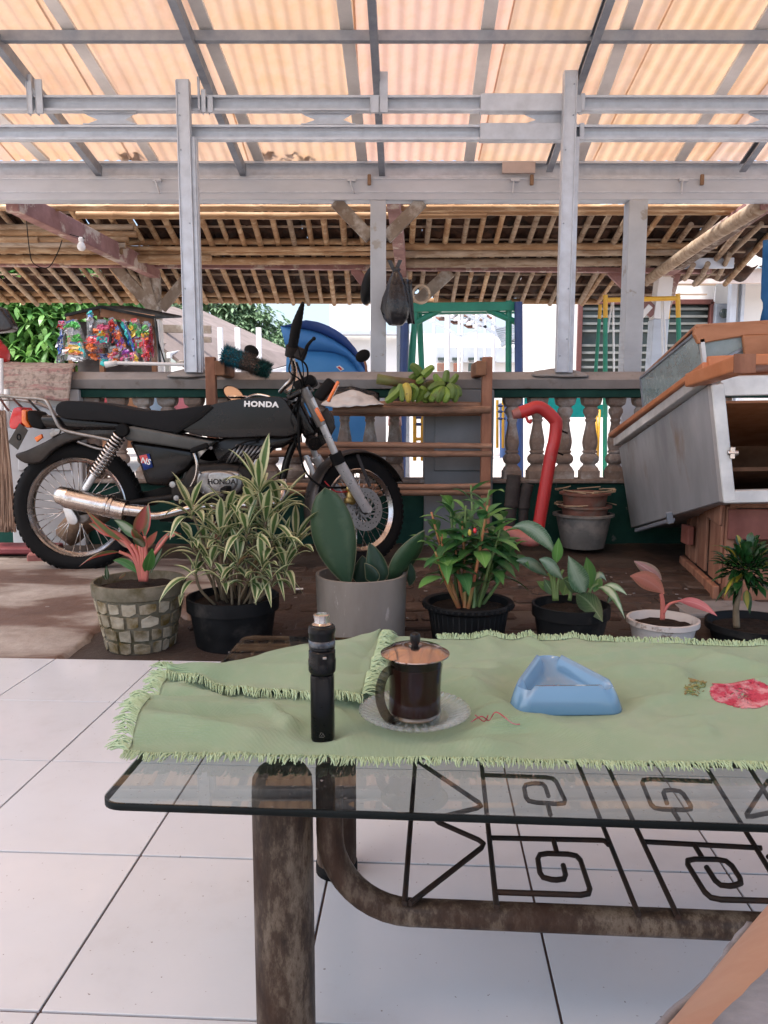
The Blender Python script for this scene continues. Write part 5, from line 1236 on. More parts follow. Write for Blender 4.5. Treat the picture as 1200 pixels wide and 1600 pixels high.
# hanging black bag and things on the column
bg_ = thing('hanging_bag', 'full black plastic bag hanging from a nail on the right side of the grey column', 'bag', at(620, 508, 5.7))
b = MB(); c0 = at(617, 418, 5.7); z1 = c0.z; z0 = at(620, 509, 5.7).z; Hh = z1 - z0
def bagw(a, z): return 1 + .1 * math.sin(a * 5 + z * 7) + .07 * math.sin(a * 9 - z * 20)
b.lathe([(.0001, z0), (.05, z0 + .004), (.085, z0 + .05), (.1, z0 + .12), (.09, z0 + .2), (.06, z0 + .3), (.032, z0 + .37), (.022, z0 + Hh * .93), (.03, z0 + Hh * .97), (.02, z0 + Hh)], (at(619, 470, 5.7).x, 5.7, 0), 26, wob=bagw)
b.build('sack', MT['black_bag'], bg_, smooth=True)
for dx in (-.03, .03):
    b = MB(); b.grid(lambda u, v: V((c0.x + dx * (.3 + v) + (u - .5) * .03, 5.69, z1 - .02 + .07 * v)), 2, 3); b.build('tied_handle', MT['black_bag'], bg_, solid=.003)
b = MB(); q = at(632, 470, 5.72); b.grid(lambda u, v: V((q.x + (u - .5) * .1 * (1 - v * .5) + .05 * v, 5.72 + .02 * math.sin(u * 9), at(632, 436 + 70 * v, 5.72).z)), 8, 8); b.build('torn_flap', MT['black_bag'], bg_, smooth=True, solid=.003)
b = MB(); q = at(572, 440, 6.05)
b.sphere(at(577, 446, 6.05), (.06, .1, .15), 18, 12, Matrix.Rotation(.25, 3, 'Y'))
tag(b.build('black_helmet', MT['black_plastic'], smooth=True), 'black rounded object hanging behind the left edge of the grey column', 'helmet')
# black and red things at left margin
b = MB(); b.poly([at(-30, 470, 5.0), at(2, 480, 5.0), at(14, 500, 5.0), at(20, 511, 5.0), at(14, 517, 5.0), at(-30, 521, 5.0)], (0, .1, 0))
tag(b.build('black_jacket', MT['black_bag'], smooth=True, bevel=.02, seg=3), 'black cloth corner hanging in at the left edge above the mat', 'jacket')
b = MB(); b.sphere(at(-14, 555, 5.0), (.115, .1, .1), 18, 12); b.sphere(at(-10, 540, 5.05), (.06, .05, .06), 12, 8)
tag(b.build('red_helmet', MT['red_paint'], smooth=True), 'red rounded object at the left edge just above the woven mat', 'helmet')
# straw broom, red dustpan, log behind the rear wheel
br = thing('straw_broom', 'long straw broom hanging bristles down at the left edge beside the rear wheel', 'broom', at(8, 832, 4.5))
b = MB()
for k in range(260):
    t = rnd(0, 1); x = rnd(-22, 20); b.tube([at(2 + x * .3, 640 + rnd(0, 30), 4.5 + rnd(-.03, .03)), at(4 + x * .7, 740, 4.5 + rnd(-.04, .04)), at(5 + x, 826 + rnd(-8, 6), 4.5 + rnd(-.05, .05))], .0032, 4, caps=False)
o = b.build('bristles', mat('broom_straw', (.42, .3, .22), (.22, .13, .09), 3, .8, 0, .2, var=0, stretch=(40, 40, 1)), br); o['kind'] = 'stuff'
tube(br, 'handle', 'white_print', [at(11, 608, 4.5), at(11, 668, 4.5)], .017, 10, 0); tube(br, 'handle', 'white_metal', [at(2, 560, 4.52), at(3, 700, 4.52)], .012, 8, 0)
d = MB(); d.box(V((at(20, 836, 4.5).x, 4.52, gz(4.5) + .03)), (.5, .2, .04)); tag(d.build('red_dustpan', mat('dull_red_plastic', (.2, .04, .045), (.15, .03, .035), 5, .6), bevel=.01, seg=2), 'flat dull red tray on the ground under the straw broom', 'tray')
b = MB(); A, B = at(97, 812, 4.45), at(178, 786, 4.6); A.z = gz(4.45) + .09
P = smoothpath([A, A.lerp(B, .35) + V((0, 0, .03)), A.lerp(B, .7), B], 5); b.tube(P, [.05, .07, .078, .08, .082, .08, .078, .08, .075, .07, .068, .066, .06, .056, .05, .04], 12)
tag(b.build('log', mat('driftwood', (.16, .09, .055), (.08, .045, .03), 9, .85, 0, .9, .01, c3=(.2, .14, .09)), smooth=True), 'rough brown log lying behind the rear wheel spokes', 'log')
b = MB(); q = at(66, 834, 4.25); q.z = gz(4.25) + .03; b.box(q, (.16, .1, .045), Matrix.Rotation(.3, 3, 'Z')); tag(b.build('pink_brick', mat('pink_brick', (.36, .15, .13), (.27, .1, .09), 9, .8), bevel=.008, seg=2), 'small pinkish red block on the ground inside the rear wheel outline', 'brick')

# ---- blue umbrella and other things in the courtyard just behind the wall
um = thing('blue_umbrella', 'open blue umbrella lying tilted behind the rail, right of the handlebar', 'umbrella', at(510, 640, 6.3))
apex = at(468, 508, 6.0)
rim_pts = [at(438, 512, 6.3), at(448, 560, 6.0), at(452, 610, 5.9), at(500, 690, 6.0), at(560, 680, 6.4), at(577, 585, 6.7), at(552, 535, 6.9), at(500, 505, 7.0)]
cen = at(515, 590, 5.75)
def pan(A, B_, C, m, name='panel'):
    b = MB(); n = 8
    def fn(u, v):
        p = A.lerp(B_.lerp(C, u), v); bul = math.sin(PI * v) * .1 + .02 * math.sin(PI * u); return p + V((0, -bul, bul * .4))
    b.grid(fn, 6, n); return b.build(name, m, um, smooth=True, solid=.002)
tipp = at(462, 512, 6.15)
# canopy seen from its side: ribs run from the hidden top at right down to the left rim
hub = at(585, 610, 6.6)
rimp = [(437, 511), (449, 560), (446, 640), (500, 700), (566, 700), (610, 690)]
rim3 = [at(x, y, 6.0 + .05 * k) for k, (x, y) in enumerate(rimp)]
segm = [((437, 511), (444, 548), (449, 584)), ]
def surf(rows, m, Y=6.1, bulge=.12, name='panel'):
    A_, B2_ = rows; b = MB()
    def L(P, t): s = t * (len(P) - 1); i = min(int(s), len(P) - 2); f = s - i; return V((P[i][0] * (1 - f) + P[i + 1][0] * f, P[i][1] * (1 - f) + P[i + 1][1] * f, 0))
    def fn(u, v):
        q = L(A_, u).lerp(L(B2_, u), v); return at(q.x, q.y, Y + .25 * u - bulge * math.sin(PI * v) * math.sin(PI * min(1, u + .15)))
    b.grid(fn, 16, 8); return b.build(name, m, um, smooth=True, solid=.003)
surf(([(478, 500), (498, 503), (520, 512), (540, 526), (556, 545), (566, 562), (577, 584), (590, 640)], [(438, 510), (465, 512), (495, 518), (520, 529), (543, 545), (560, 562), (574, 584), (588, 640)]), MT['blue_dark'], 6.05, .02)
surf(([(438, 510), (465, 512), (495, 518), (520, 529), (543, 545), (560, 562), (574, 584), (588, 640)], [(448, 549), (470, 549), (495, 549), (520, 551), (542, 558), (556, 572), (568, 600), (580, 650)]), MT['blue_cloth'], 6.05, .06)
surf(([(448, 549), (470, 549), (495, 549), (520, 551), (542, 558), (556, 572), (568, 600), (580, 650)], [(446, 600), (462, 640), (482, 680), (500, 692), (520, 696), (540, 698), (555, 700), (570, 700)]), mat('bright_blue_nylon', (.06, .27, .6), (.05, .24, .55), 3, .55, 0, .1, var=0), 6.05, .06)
b = MB(); b.poly([at(525, 573, 6.0), at(531, 571, 6.0), at(538, 577, 6.0), at(532, 580, 6.0)], (0, .004, 0)); b.build('logo', MT['white_print'], um)
b = MB(); b.poly([at(527, 573.5, 5.99), at(530, 572.5, 5.99), at(535, 577, 5.99), at(532, 578.5, 5.99)], (0, .004, 0)); b.build('logo', MT['red_lens'], um)
# green swing frame
GY = 8.0
def bar2(par, pts, Y, r, m, name='bar', n=10): return tube(par, name, m, [at(x, y, Y + (o if o else 0)) for x, y, o in pts], r, n, 0)
sw = thing('green_swing_frame', 'green steel swing frame under the bamboo eave between grey column and right post', 'swing frame', at(720, 640, GY))
d = MB(); d.bar(at(640, 481, GY), at(815, 479, GY), .09, .09); d.build('top_beam', MT['green_metal'], sw, bevel=.006)
d = MB(); d.bar(at(655, 488, GY + .25), at(815, 486, GY + .25), .07, .05); d.build('top_beam', MT['green_metal'], sw, bevel=.006)
for pts in ([(649, 476, 0), (640, 650, 0)], [(655, 487, .2), (662, 650, .2)], [(795, 470, 0), (794, 730, 0)], [(646, 506, 0), (688, 484, 0)], [(762, 484, 0), (812, 506, 0)], [(646, 520, 0), (640, 600, 0)]):
    bar2(sw, pts, GY, .032, 'green_metal')
for pa, lab in (((632, 505, 627, 780), 'navy steel leg left of the green swing frame, behind the hanging bag'), ((810, 472, 812, 780), 'thick navy steel leg at the right end of the green swing frame')):
    b = MB(); b.tube([at(pa[0], pa[1], GY - .1), at(pa[2], 780, GY - .1)], .042, 12)
    tag(b.build('navy_leg', MT['navy_metal'], smooth=True, auto=50), lab, 'swing leg', 'navy swing legs')
bar_b = MB(); bar_b.tube([at(785, 630, 7.0), at(786, 715, 7.0)], .03, 8); bar_b.tube([at(791, 628, 7.2), at(791, 690, 7.2)], .035, 8)
tag(bar_b.build('blue_steel_bars', mat('mid_blue_metal', (.08, .15, .35), (.07, .13, .3), 5, .5), smooth=True, auto=50), 'pair of short blue bars seen between the rack post and first right baluster', 'frame')
lad = thing('yellow_ladder', 'small yellow ladder with dark rungs seen through the balusters left of the grey pier', 'ladder', at(655, 720, 6.4))
for px in (648, 660): tube(lad, 'rail', 'yellow_metal', [at(px, 648, 6.4), at(px, 720, 6.4)], .016, 8, 0)
for py in (652, 663, 686): tube(lad, 'rung', 'navy_metal' if py != 686 else 'yellow_metal', [at(646, py, 6.4), at(662, py, 6.4)], .014, 8, 0)
lad = thing('yellow_ladder', 'small yellow and blue ladder right behind the rack post beside the first right baluster', 'ladder', at(780, 720, 6.6))
for px in (777, 786): tube(lad, 'rail', 'yellow_metal', [at(px, 625, 6.6), at(px, 700, 6.6)], .012, 8, 0)
for py in (634, 643, 654): tube(lad, 'rung', 'navy_metal', [at(776, py, 6.6), at(790, py, 6.6)], .012, 8, 0)
# hanging hand broom seen through balusters
hb = thing('hand_broom', 'straw hand broom with red binding seen through the gap between balusters left of the pier', 'broom', at(620, 735, 5.6))
b = MB(); b.tube([at(617, 645, 5.6), at(617, 665, 5.6)], [.045, .05], 12); b.build('binding', mat('red_white_binding', (.5, .12, .1), (.6, .5, .45), 30, .7), hb, smooth=True)
b = MB()
for k in range(70):
    x = rnd(-1, 1); b.tube([at(617 + x * 9, 664, 5.6 + rnd(-.03, .03)), at(618 + x * 13, 745, 5.6 + rnd(-.04, .04))], .003, 4, caps=False)
o = b.build('bristles', MT['straw'], hb); o['kind'] = 'stuff'
# colourful laundry/boards seen through the gaps further along
for (pts, Y, cc, nm, lab, cat) in (([(820, 620), (914, 620), (914, 652), (838, 652), (820, 634)], 9.0, (.0, .42, .38), 'turquoise_board', 'turquoise board edge seen through the balusters behind the red pipe', 'board'),
        ([(934, 632), (950, 632), (950, 652), (934, 652)], 9.2, (.0, .4, .3), 'turquoise_crate', 'small turquoise box seen between the last balusters near the cart', 'box'),
        ([(590, 690), (596, 690), (600, 745), (578, 745), (577, 655), (594, 655)], 6.4, (.32, .32, .33), 'grey_board', 'grey board standing behind the balusters under the umbrella side', 'board'),
        ([(448, 700), (470, 700), (470, 735), (452, 735)], 6.0, (.6, .58, .56), 'pale_sign', 'pale sheet seen low between balusters near the fork', 'sheet'),
        ([(140, 608), (190, 612), (185, 660), (150, 660)], 5.9, (.6, .1, .12), 'red_cloth', 'red cloth seen through the first left balusters above the seat', 'cloth'),
        ([(175, 612), (215, 610), (230, 660), (190, 662)], 6.1, (.45, .26, .14), 'wood_box', 'wooden box edge seen through balusters above the seat', 'box'),
        ([(218, 612), (248, 614), (262, 650), (225, 660)], 5.8, (.35, .5, .65), 'blue_sheet', 'pale blue sheet seen through balusters above the middle of the seat', 'sheet'),
        ([(258, 612), (290, 612), (300, 655), (262, 660)], 5.85, (.75, .25, .3), 'pink_bag', 'pink and white bag seen through balusters right of the pale blue sheet', 'bag')):
    b = MB(); b.poly([at(x, y, Y) for x, y in pts], (0, .05, 0)); tag(b.build(nm, mat(nm + '_m', cc, tuple(x * .8 for x in cc), 12, .7, 0, .1, var=0), bevel=.01, seg=2), lab, cat)
# yellow-green swing
ys = thing('yellow_green_swing_frame', 'swing frame with legs painted yellow above and green below, right of the right post', 'swing frame', at(1000, 640, GY))
tube(ys, 'top_bar', 'yellow_metal', [at(946, 469, GY), at(1062, 466, GY)], .024, 10, 0)
for (xa, ya, xb, yb, off_) in ((938, 476, 928, 620, .5), (946, 461, 945, 745, 0), (1046, 470, 1033, 600, .5), (1059, 459, 1063, 640, 0)):
    w = 3.6 if off_ == 0 else 3; r = w / ppm(GY); A, B = at(xa, ya, GY + off_), at(xb, yb, GY + off_)
    t = (496 - ya) / (yb - ya) if off_ == 0 else (486 + 12 - ya) / (yb - ya)
    C = A.lerp(B, t if t > .05 else .14)
    lg = tube(ys, 'leg', 'green_metal', [C, B], r, 12, 0); tube(lg, 'yellow_top', 'yellow_metal', [A, C], r * 1.01, 12, 0)
for (xa, ya, xb, yb) in ((957, 468, 949, 520), (958, 468, 960, 640), (1036, 468, 1042, 560), (1034, 468, 1037, 640)):
    tube(ys, 'hanger_rod', 'white_metal', [at(xa, ya, GY + .1), at(xb, yb, GY + .1)], .011, 8, 0)
# slim yellow bits near
b = MB(); b.tube([at(937, 640, 7.6), at(934, 720, 7.6)], .012, 8); b.tube([at(931, 630, 7.6), at(934, 720, 7.6)], .012, 8)
tag(b.build('yellow_rods', MT['yellow_metal'], smooth=True), 'thin yellow rods crossing beside the green leg seen through the balusters', 'rods')
# blue cloth at right margin
cloth('blue_curtain', 'blue cloth hanging at the right edge above the food cart', 'cloth', ([(1192, 375), (1220, 372), (1260, 374)], [(1187, 503), (1220, 506), (1260, 508)]), 5.6, 5.6, mat('deep_blue_cloth', (.015, .12, .3), (.012, .09, .24), 4, .8, 0, .2, var=0), .05)

# ---- toy stall beyond the wall
KT = 7.0
ts = thing('toy_stall', 'small wooden toy stall with pitched dark roof, hung with packets of bright plastic toys', 'stall', at(175, 640, KT))
d = MB(); rA, rB, rC = at(101, 494, KT - .1), at(156, 481, KT - .1), at(243, 498, KT - .1)
rA.z += .0
for p, q in ((rA, rB), (rB, rC)):
    d = MB(); d.bar(p, q, .03, .012); d.poly([p, q, q + V((0, .9, .12)), p + V((0, .9, .12))], (0, 0, .02)); d.build('roof', MT['black_plastic'], ts)
d = MB(); d.bar(at(158, 487, KT - .08), at(240, 501, KT - .08), .035, .09); d.build('fascia', MT['brown_wood'], ts, bevel=.003)
d = MB(); d.bar(at(106, 499, KT), at(156, 487, KT), .03, .05); d.build('fascia', MT['brown_wood'], ts, bevel=.003)
for px in (110, 158, 240):
    d = MB(); X = at(px, 520, KT + .02).x; d.bar((X, KT + .02, at(px, 492, KT).z), (X, KT + .02, .3), .045, .045, (0, 1, 0)); d.build('post', MT['brown_wood'], ts, bevel=.003)
d = MB(); X0, X1 = at(108, 560, KT).x, at(240, 560, KT).x; d.box(((X0 + X1) / 2, KT + .4, .8), (X1 - X0, .6, .5)); d.build('cabinet', MT['brown_wood'], ts, bevel=.01)
d = MB(); d.box(((X0 + X1) / 2, KT + .12, 1.38), (X1 - X0 - .06, .02, .62)); d.build('back_board', mat('dark_board', (.06, .05, .05), (.04, .035, .035), 4, .8), ts)
def plastic(name, c, rough=.25):
    return mat(name, c, tuple(min(1, x * 1.15 + .01) for x in c), 14, rough, 0, .5, .006, var=0, coat=.4)
pal = {'red': (.42, .02, .02), 'pink': (.5, .07, .17), 'orange': (.55, .13, .02), 'yellow': (.6, .42, .04), 'green': (.05, .3, .05), 'teal': (.02, .42, .42), 'blue': (.03, .15, .55), 'navy': (.02, .04, .15), 'purple': (.3, .08, .4), 'white': (.4, .41, .44), 'grey': (.16, .18, .2), 'maroon': (.25, .03, .06)}
PM = {k: plastic('toy_' + k, v) for k, v in pal.items()}
MT['film'] = (lambda: (lambda m, nt, b: (b.inputs['Base Color'].__setattr__('default_value', (.8, .85, .9, 1)), b.inputs['Roughness'].__setattr__('default_value', .15), b.inputs['Alpha'].__setattr__('default_value', .07), m)[3])(*newmat('clear_film')))()
def toybag(px, py, w, h, main, bits, shape, lab, Y, tilt=0):
    c = at(px, py, Y); W, H_ = w / ppm(Y), h / ppm(Y); M = Matrix.Rotation(tilt, 3, 'Y')
    t = thing('toy_packet', lab, 'toy', c - V((0, 0, H_ / 2)), 0, 'packets of toys hanging on the stall')
    b = MB(); 
    b.grid(lambda u, v: c + M @ V(((u - .5) * W * (1 - .35 * max(0, v - .75) * 4 * .5), -.03 * math.sin(PI * u) * math.sin(PI * v) + .006 * noise.noise(V((u * 9, v * 9, px))), (v - .5) * H_ * 1.1)), 6, 8)
    b.build('bag', MT['film'], t, smooth=True, solid=.001)
    b = MB(); b.box(c + M @ V((0, .0, H_ * .52)), (W * .5, .006, H_ * .12), M); b.build('header_card', PM[random.choice(('navy', 'red', 'grey', 'blue', 'maroon'))], t)
    for k, cc in enumerate([main] + bits):
        b = MB(); z = H_ * (.28 - .62 * k / max(1, len(bits))); x = rnd(-.14, .14) * W
        if shape == 'ball': b.sphere(c + M @ V((x, 0, z)), (W * .36, .03, H_ * .2), 12, 8)
        elif shape == 'long': b.sphere(c + M @ V((x + (k - len(bits) / 2) * W * .22, -.01 * k, 0)), (W * .13, .018, H_ * .44), 10, 8, M)
        elif shape == 'box': b.box(c + M @ V((x, 0, z)), (W * .7, .04, H_ * .3 / max(1, len(bits)) * 1.6), M)
        else:
            b.sphere(c + M @ V((x, 0, z)), (W * .3, .025, H_ * .12), 10, 6, Matrix.Rotation(rnd(-.5, .5), 3, 'Y')); b.box(c + M @ V((x + W * .15, 0, z - H_ * .06)), (W * .3, .03, H_ * .08), Matrix.Rotation(rnd(-.8, .8), 3, 'Y'))
        for q_ in range(3):
            cx_, cz_, w_, h_ = rnd(-.35, .35) * W, z * .7 + rnd(-.2, .2) * H_, W * rnd(.25, .5), H_ * rnd(.08, .22)
            b.grid(lambda u, v: c + M @ V((cx_ + (u - .5) * w_, -.03 - .02 * rnd(0, 1), cz_ + (v - .5) * h_ + .4 * (u - .5) * h_)), 3, 3)
        b.v = [p_ + V((noise.noise(p_ * 38), noise.noise(p_ * 38 + V((3, 0, 0))), noise.noise(p_ * 38 + V((0, 3, 0))))) * .018 for p_ in b.v]
        b.build('toy', PM[cc], t, smooth=False)
toybag(97, 540, 11, 56, 'navy', ['blue', 'white', 'grey'], 'long', 'tall narrow blue and grey packet hanging left of the stall roof post', KT - .12, .12)
toybag(98, 508, 14, 12, 'pink', ['red'], 'mix', 'pink and red pinwheel shaped toy at the top left corner of the stall', KT - .14)
toybag(116, 520, 26, 34, 'green', ['white', 'green'], 'ball', 'clear bag with pale green toy at the upper left of the stall', KT - .16, -.3)
toybag(116, 550, 30, 26, 'yellow', ['orange', 'white'], 'box', 'yellow toy packet low on the left of the stall', KT - .2, .1)
toybag(129, 548, 8, 26, 'teal', [], 'long', 'teal spade shaped toy leaning over the yellow packet', KT - .26, -.35)
toybag(142, 512, 13, 34, 'white', ['grey'], 'long', 'narrow silvery packet hanging centre left below a blue clip', KT - .16)
toybag(142, 492, 7, 12, 'teal', [], 'ball', 'bright blue clip at the top of the silvery packet', KT - .18)
toybag(144, 537, 20, 22, 'red', ['orange'], 'ball', 'red and orange round toy at the middle left of the stall', KT - .2)
toybag(160, 522, 26, 38, 'pink', ['orange', 'yellow', 'teal', 'pink'], 'box', 'pink boxed toy set with yellow pieces in the middle of the stall', KT - .2)
toybag(150, 553, 20, 16, 'maroon', ['orange'], 'ball', 'dark reddish toy low in the middle of the stall', KT - .14)
toybag(165, 562, 18, 16, 'navy', ['teal'], 'box', 'black boxed toy on the rail edge at the middle of the stall', KT - .2)
toybag(183, 525, 14, 50, 'red', ['orange', 'navy', 'red'], 'mix', 'red and black packet of toy guns right of the middle post', KT - .16, -.3)
toybag(190, 535, 12, 44, 'orange', ['purple', 'orange', 'white'], 'mix', 'orange and purple packet beside the red gun packet', KT - .2, -.3)
toybag(202, 525, 9, 46, 'teal', ['blue'], 'long', 'blue green fish shaped long toy right of the orange packet', KT - .18, -.35)
toybag(216, 528, 18, 52, 'green', ['yellow', 'navy', 'pink', 'white', 'red', 'green'], 'mix', 'packet of stacked yellow, pink and red rounded toys near the right side', KT - .16, -.2)
toybag(229, 520, 14, 30, 'green', ['yellow', 'orange'], 'mix', 'green and yellow packet near the stall right post', KT - .2)
toybag(228, 547, 15, 40, 'red', ['pink', 'red'], 'long', 'bright red long packet low at the right of the stall', KT - .22, -.1)
toybag(237, 535, 9, 50, 'maroon', ['pink', 'red'], 'long', 'dark pink packet hanging at the right post of the stall', KT - .18, -.1)
toybag(180, 556, 18, 26, 'orange', ['pink', 'white', 'orange'], 'mix', 'low packet of orange and white toy pieces right of the black box', KT - .24, -.2)
toybag(198, 558, 16, 24, 'purple', ['pink', 'white'], 'mix', 'low purple and pink packet beside the orange pieces', KT - .22, -.2)
toybag(212, 560, 12, 18, 'pink', ['yellow'], 'long', 'pink slim toy low between purple and green packets', KT - .24, -.3)
d = MB(); d.bar(at(243, 500, KT - .1), at(250, 568, KT - .3), .01, .05, (0, 1, 0)); d.bar(at(240, 510, KT - .1), at(258, 568, KT - .3), .008, .012); d.build('side_flap', MT['black_plastic'], ts)

# ---- tilted food cart on a crate
CN, CF = 3.32, 4.72
def C3(px, py, f): return at(px, py, f)
nt_, nb, ft, fb = C3(1108, 600, CN), C3(1127, 783, CN), C3(967, 700, CF), C3(986, 825, CF)
X0 = (nt_.x + nb.x + ft.x + fb.x) / 4
NT, NB, FT, FB = (V((X0, p.y, p.z)) for p in (nt_, nb, ft, fb))
NT = V((nt_.x, nt_.y, nt_.z)); NB = V((nb.x, nb.y, nb.z)); FT = V((ft.x, ft.y, ft.z)); FB = V((fb.x, fb.y, fb.z))
LX = V((1.25, -.02, .02))
cart = thing('food_cart', 'grey zinc food cart with orange edge and glass case, tipped back on a crate', 'food cart', NB)
b = MB(); b.poly([NT, NB, FB, FT], (.012, 0, 0)); b.build('side_panel', MT['zinc'], cart, bevel=.003)
b = MB(); b.poly([NT + LX * .97, NB + LX * .97, FB + LX * .97, FT + LX * .97], (.012, 0, 0)); b.build('side_panel', MT['zinc'], cart)
for (P, Q, nm, m) in ((NB, FB, 'floor_panel', 'zinc'), (NT + V((0, .35, -.08)), FT, 'inner_shelf', 'ply'), (FT, FB, 'back_panel', 'brown_wood')):
    b = MB(); b.poly([P + V((.02, 0, 0)), Q + V((.02, 0, 0)), Q + LX * .96, P + LX * .96], (0, .012 if nm == 'back_panel' else 0, .012 if nm != 'back_panel' else 0)); b.build(nm, MT[m], cart)
b = MB(); mid = NB.lerp(NT, .45); midf = FB.lerp(FT, .45); b.poly([mid.lerp(midf, .45) + LX * .05, mid.lerp(midf, .97) + LX * .05, mid.lerp(midf, .97) + LX * .93, mid.lerp(midf, .45) + LX * .93], (0, 0, .02)); b.build('inner_shelf', MT['brown_wood'], cart)
ax = (NB - NT).normalized(); fwdc = (NT - FT).normalized()
b = MB(); b.bar(NT + V((.025, -.005, 0)), NB + V((.025, -.005, 0)), .055, .045, (0, 1, 0)); b.build('front_post', MT['alu'], cart, bevel=.004)
b = MB(); b.bar(NB + V((.0, 0, .02)), NB + LX + V((0, 0, .03)), .05, .055); b.build('bottom_rail', MT['alu'], cart, bevel=.004)
b = MB(); b.bar(NT + V((.04, 0, -.01)), NT + LX + V((0, 0, -.0)), .04, .085); b.build('top_rail', MT['alu'], cart, bevel=.004)
b = MB(); b.bar(NT + V((-.01, -.03, .035)), FT + V((-.01, 0, .035)), .05, .05); b.build('side_rail', MT['alu'], cart, bevel=.004)
b = MB(); b.bar(NT + V((-.03, -.05, .075)) , FT + V((-.03, .06, .075)), .045, .03); b.build('orange_edge', MT['orange_wood'], cart, bevel=.005)
b = MB(); b.bar(NT + V((-.03, -.045, .09)), NT + LX + V((.0, -.045, .12)), .035, .045); b.build('orange_edge', MT['orange_wood'], cart, bevel=.005)
b = MB(); b.bar(NT + V((.0, -.0, .02)) - V((.03, -.1, 0)), at(1163, 568, CN - .42), .075, .06); b.build('handle_beam', MT['orange_wood'], cart, bevel=.008, seg=2)
b = MB(); e = at(1163, 568, CN - .42); e0 = NT + V((-.03, .1, .02)); dd = (e - e0).normalized(); b.bar(e, e + dd * .006, .08, .07); b.build('beam_end', MT['crate_wood'], cart)
b = MB(); b.bar(C3(994, 829, CF - .3), C3(1052, 812, CF - .9), .02, .02); b.bar(C3(1045, 800, CF - .9), C3(1048, 818, CF - .9), .02, .03); b.build('underside_bar', MT['steel_dark'], cart, bevel=.003)
b = MB(); q = NB.lerp(NT, .42) + V((.055, -.03, 0)); b.tube([q - V((.02, 0, 0)), q + V((.025, 0, 0))], .012, 8); b.box(q, (.02, .02, .05)); b.build('latch', MT['chrome'], cart, bevel=.002)
# glass case above
def gl_mat():
    m, nt, b = newmat('dusty_glass'); out = nt.nodes['Material Output']
    vec = coords(nt, (1, 1, 1), False); n = noise_n(nt, vec, 6, 6, .7)
    b.inputs['Base Color'].default_value = (.4, .5, .52, 1); nt.links.new(ramp(nt, n, [(.35, .08), (.7, .35)]), b.inputs['Roughness'])
    t = nt.nodes.new('ShaderNodeBsdfTransparent'); t.inputs[0].default_value = (.86, .94, .94, 1)
    mx = nt.nodes.new('ShaderNodeMixShader'); nt.links.new(ramp(nt, n, [(.3, .6), (.8, .35)]), mx.inputs[0])
    nt.links.new(b.outputs[0], mx.inputs[1]); nt.links.new(t.outputs[0], mx.inputs[2]); nt.links.new(mx.outputs[0], out.inputs[0]); return m
MT['case_glass'] = gl_mat()
a1, a2, a3, a4 = C3(1001, 591, 4.45), C3(1086, 522, 3.55), C3(1098, 578, 3.5), C3(1006, 640, 4.4)
b = MB(); b.poly([a1, a2, a3, a4], (.005, 0, 0)); b.build('glass_pane', MT['case_glass'], cart)
b = MB(); b.bar(a1, a2, .015, .012); b.bar(a1, a4, .012, .015, (0, 1, 0)); b.build('glass_trim', MT['steel_dark'], cart)
b1, b2, b3, b4 = C3(1092, 537, 3.5), C3(1163, 526, 3.5), C3(1167, 556, 3.5), C3(1101, 576, 3.5)
b = MB(); b.poly([b1, b2, b3, b4], (0, .005, 0)); b.build('glass_pane', MT['case_glass'], cart)
b = MB(); b.bar(C3(1096, 530, 3.49), C3(1102, 580, 3.49), .018, .02, (0, 1, 0)); b.build('glass_frame', MT['alu'], cart)
b = MB(); b.poly([C3(1086, 512, 3.48), C3(1098, 507, 3.48), C3(1260, 502, 3.48), C3(1260, 522, 3.48), C3(1166, 524, 3.48), C3(1092, 537, 3.48), C3(1085, 523, 3.48)], (0, .03, 0)); b.build('top_board', MT['ply'], cart, bevel=.004)
b = MB(); b.poly([C3(1161, 524, 3.47), C3(1260, 520, 3.47), C3(1260, 566, 3.47), C3(1166, 570, 3.47)], (0, .02, 0)); b.build('front_board', MT['ply'], cart, bevel=.003)
b = MB(); b.poly([C3(1087, 511, 3.48), C3(1260, 501, 3.48), C3(1260, 501, 3.48) + V((0, 1.0, -.15)), a1 + V((.9, 0, .02)), a1], (0, 0, .012)); b.build('case_top', MT['ply'], cart)
b = MB(); b.bar(C3(1112, 572, 3.45), C3(1163, 543, 3.5), .01, .01); b.build('inner_rod', MT['steel_dark'], cart)
# crate under it
MT['red_board'] = mat('reddish_board', (.26, .085, .06), (.17, .055, .04), 6, .7, 0, .3, c3=(.3, .2, .15), s3=9, lo3=.6, hi3=.7)
cr = thing('wooden_crate', 'reddish brown slatted wooden crate carrying the tipped food cart', 'crate', (1.7, 3.5, gz(3.4)))
g0 = gz(3.4)
pn = onz(1129, 938, g0); pf = onz(1074, 888, g0); pn = V((pn.x, pn.y, g0)); 
pf = V((pf.x, pf.y, g0 + .005)); H_c = NB.z - g0 - .02
up = V((0, 0, 1)); dl = (pf - pn); Ld = dl.length; dl.normalize(); nrm = V((0, 0, 1)).cross(dl).normalized()
if nrm.x > 0: nrm = -nrm
for (t0, t1) in ((.02, .29), (.39, .6), (.66, .8), (.85, .985)):
    b = MB(); c = pn + dl * (Ld * (t0 + t1) / 2) + up * (H_c * .5) + nrm * .012; M = Matrix((dl, nrm, up)).transposed()
    b.box(c + V((0, 0, .03)), (Ld * (t1 - t0), .014, H_c * .94 - .06), M); b.build('slat', MT['crate_wood'], cr, bevel=.003)
b = MB(); b.bar(pn + up * .03 + nrm * .03, pf + up * .03 + nrm * .03, .03, .07); b.build('bottom_batten', MT['crate_wood'], cr, bevel=.004)
b = MB(); b.bar(pn + up * (H_c - .06) + nrm * .026, pn + dl * Ld * .4 + up * (H_c - .05) + nrm * .026, .014, .1); b.build('top_batten', MT['crate_wood'], cr, bevel=.004)
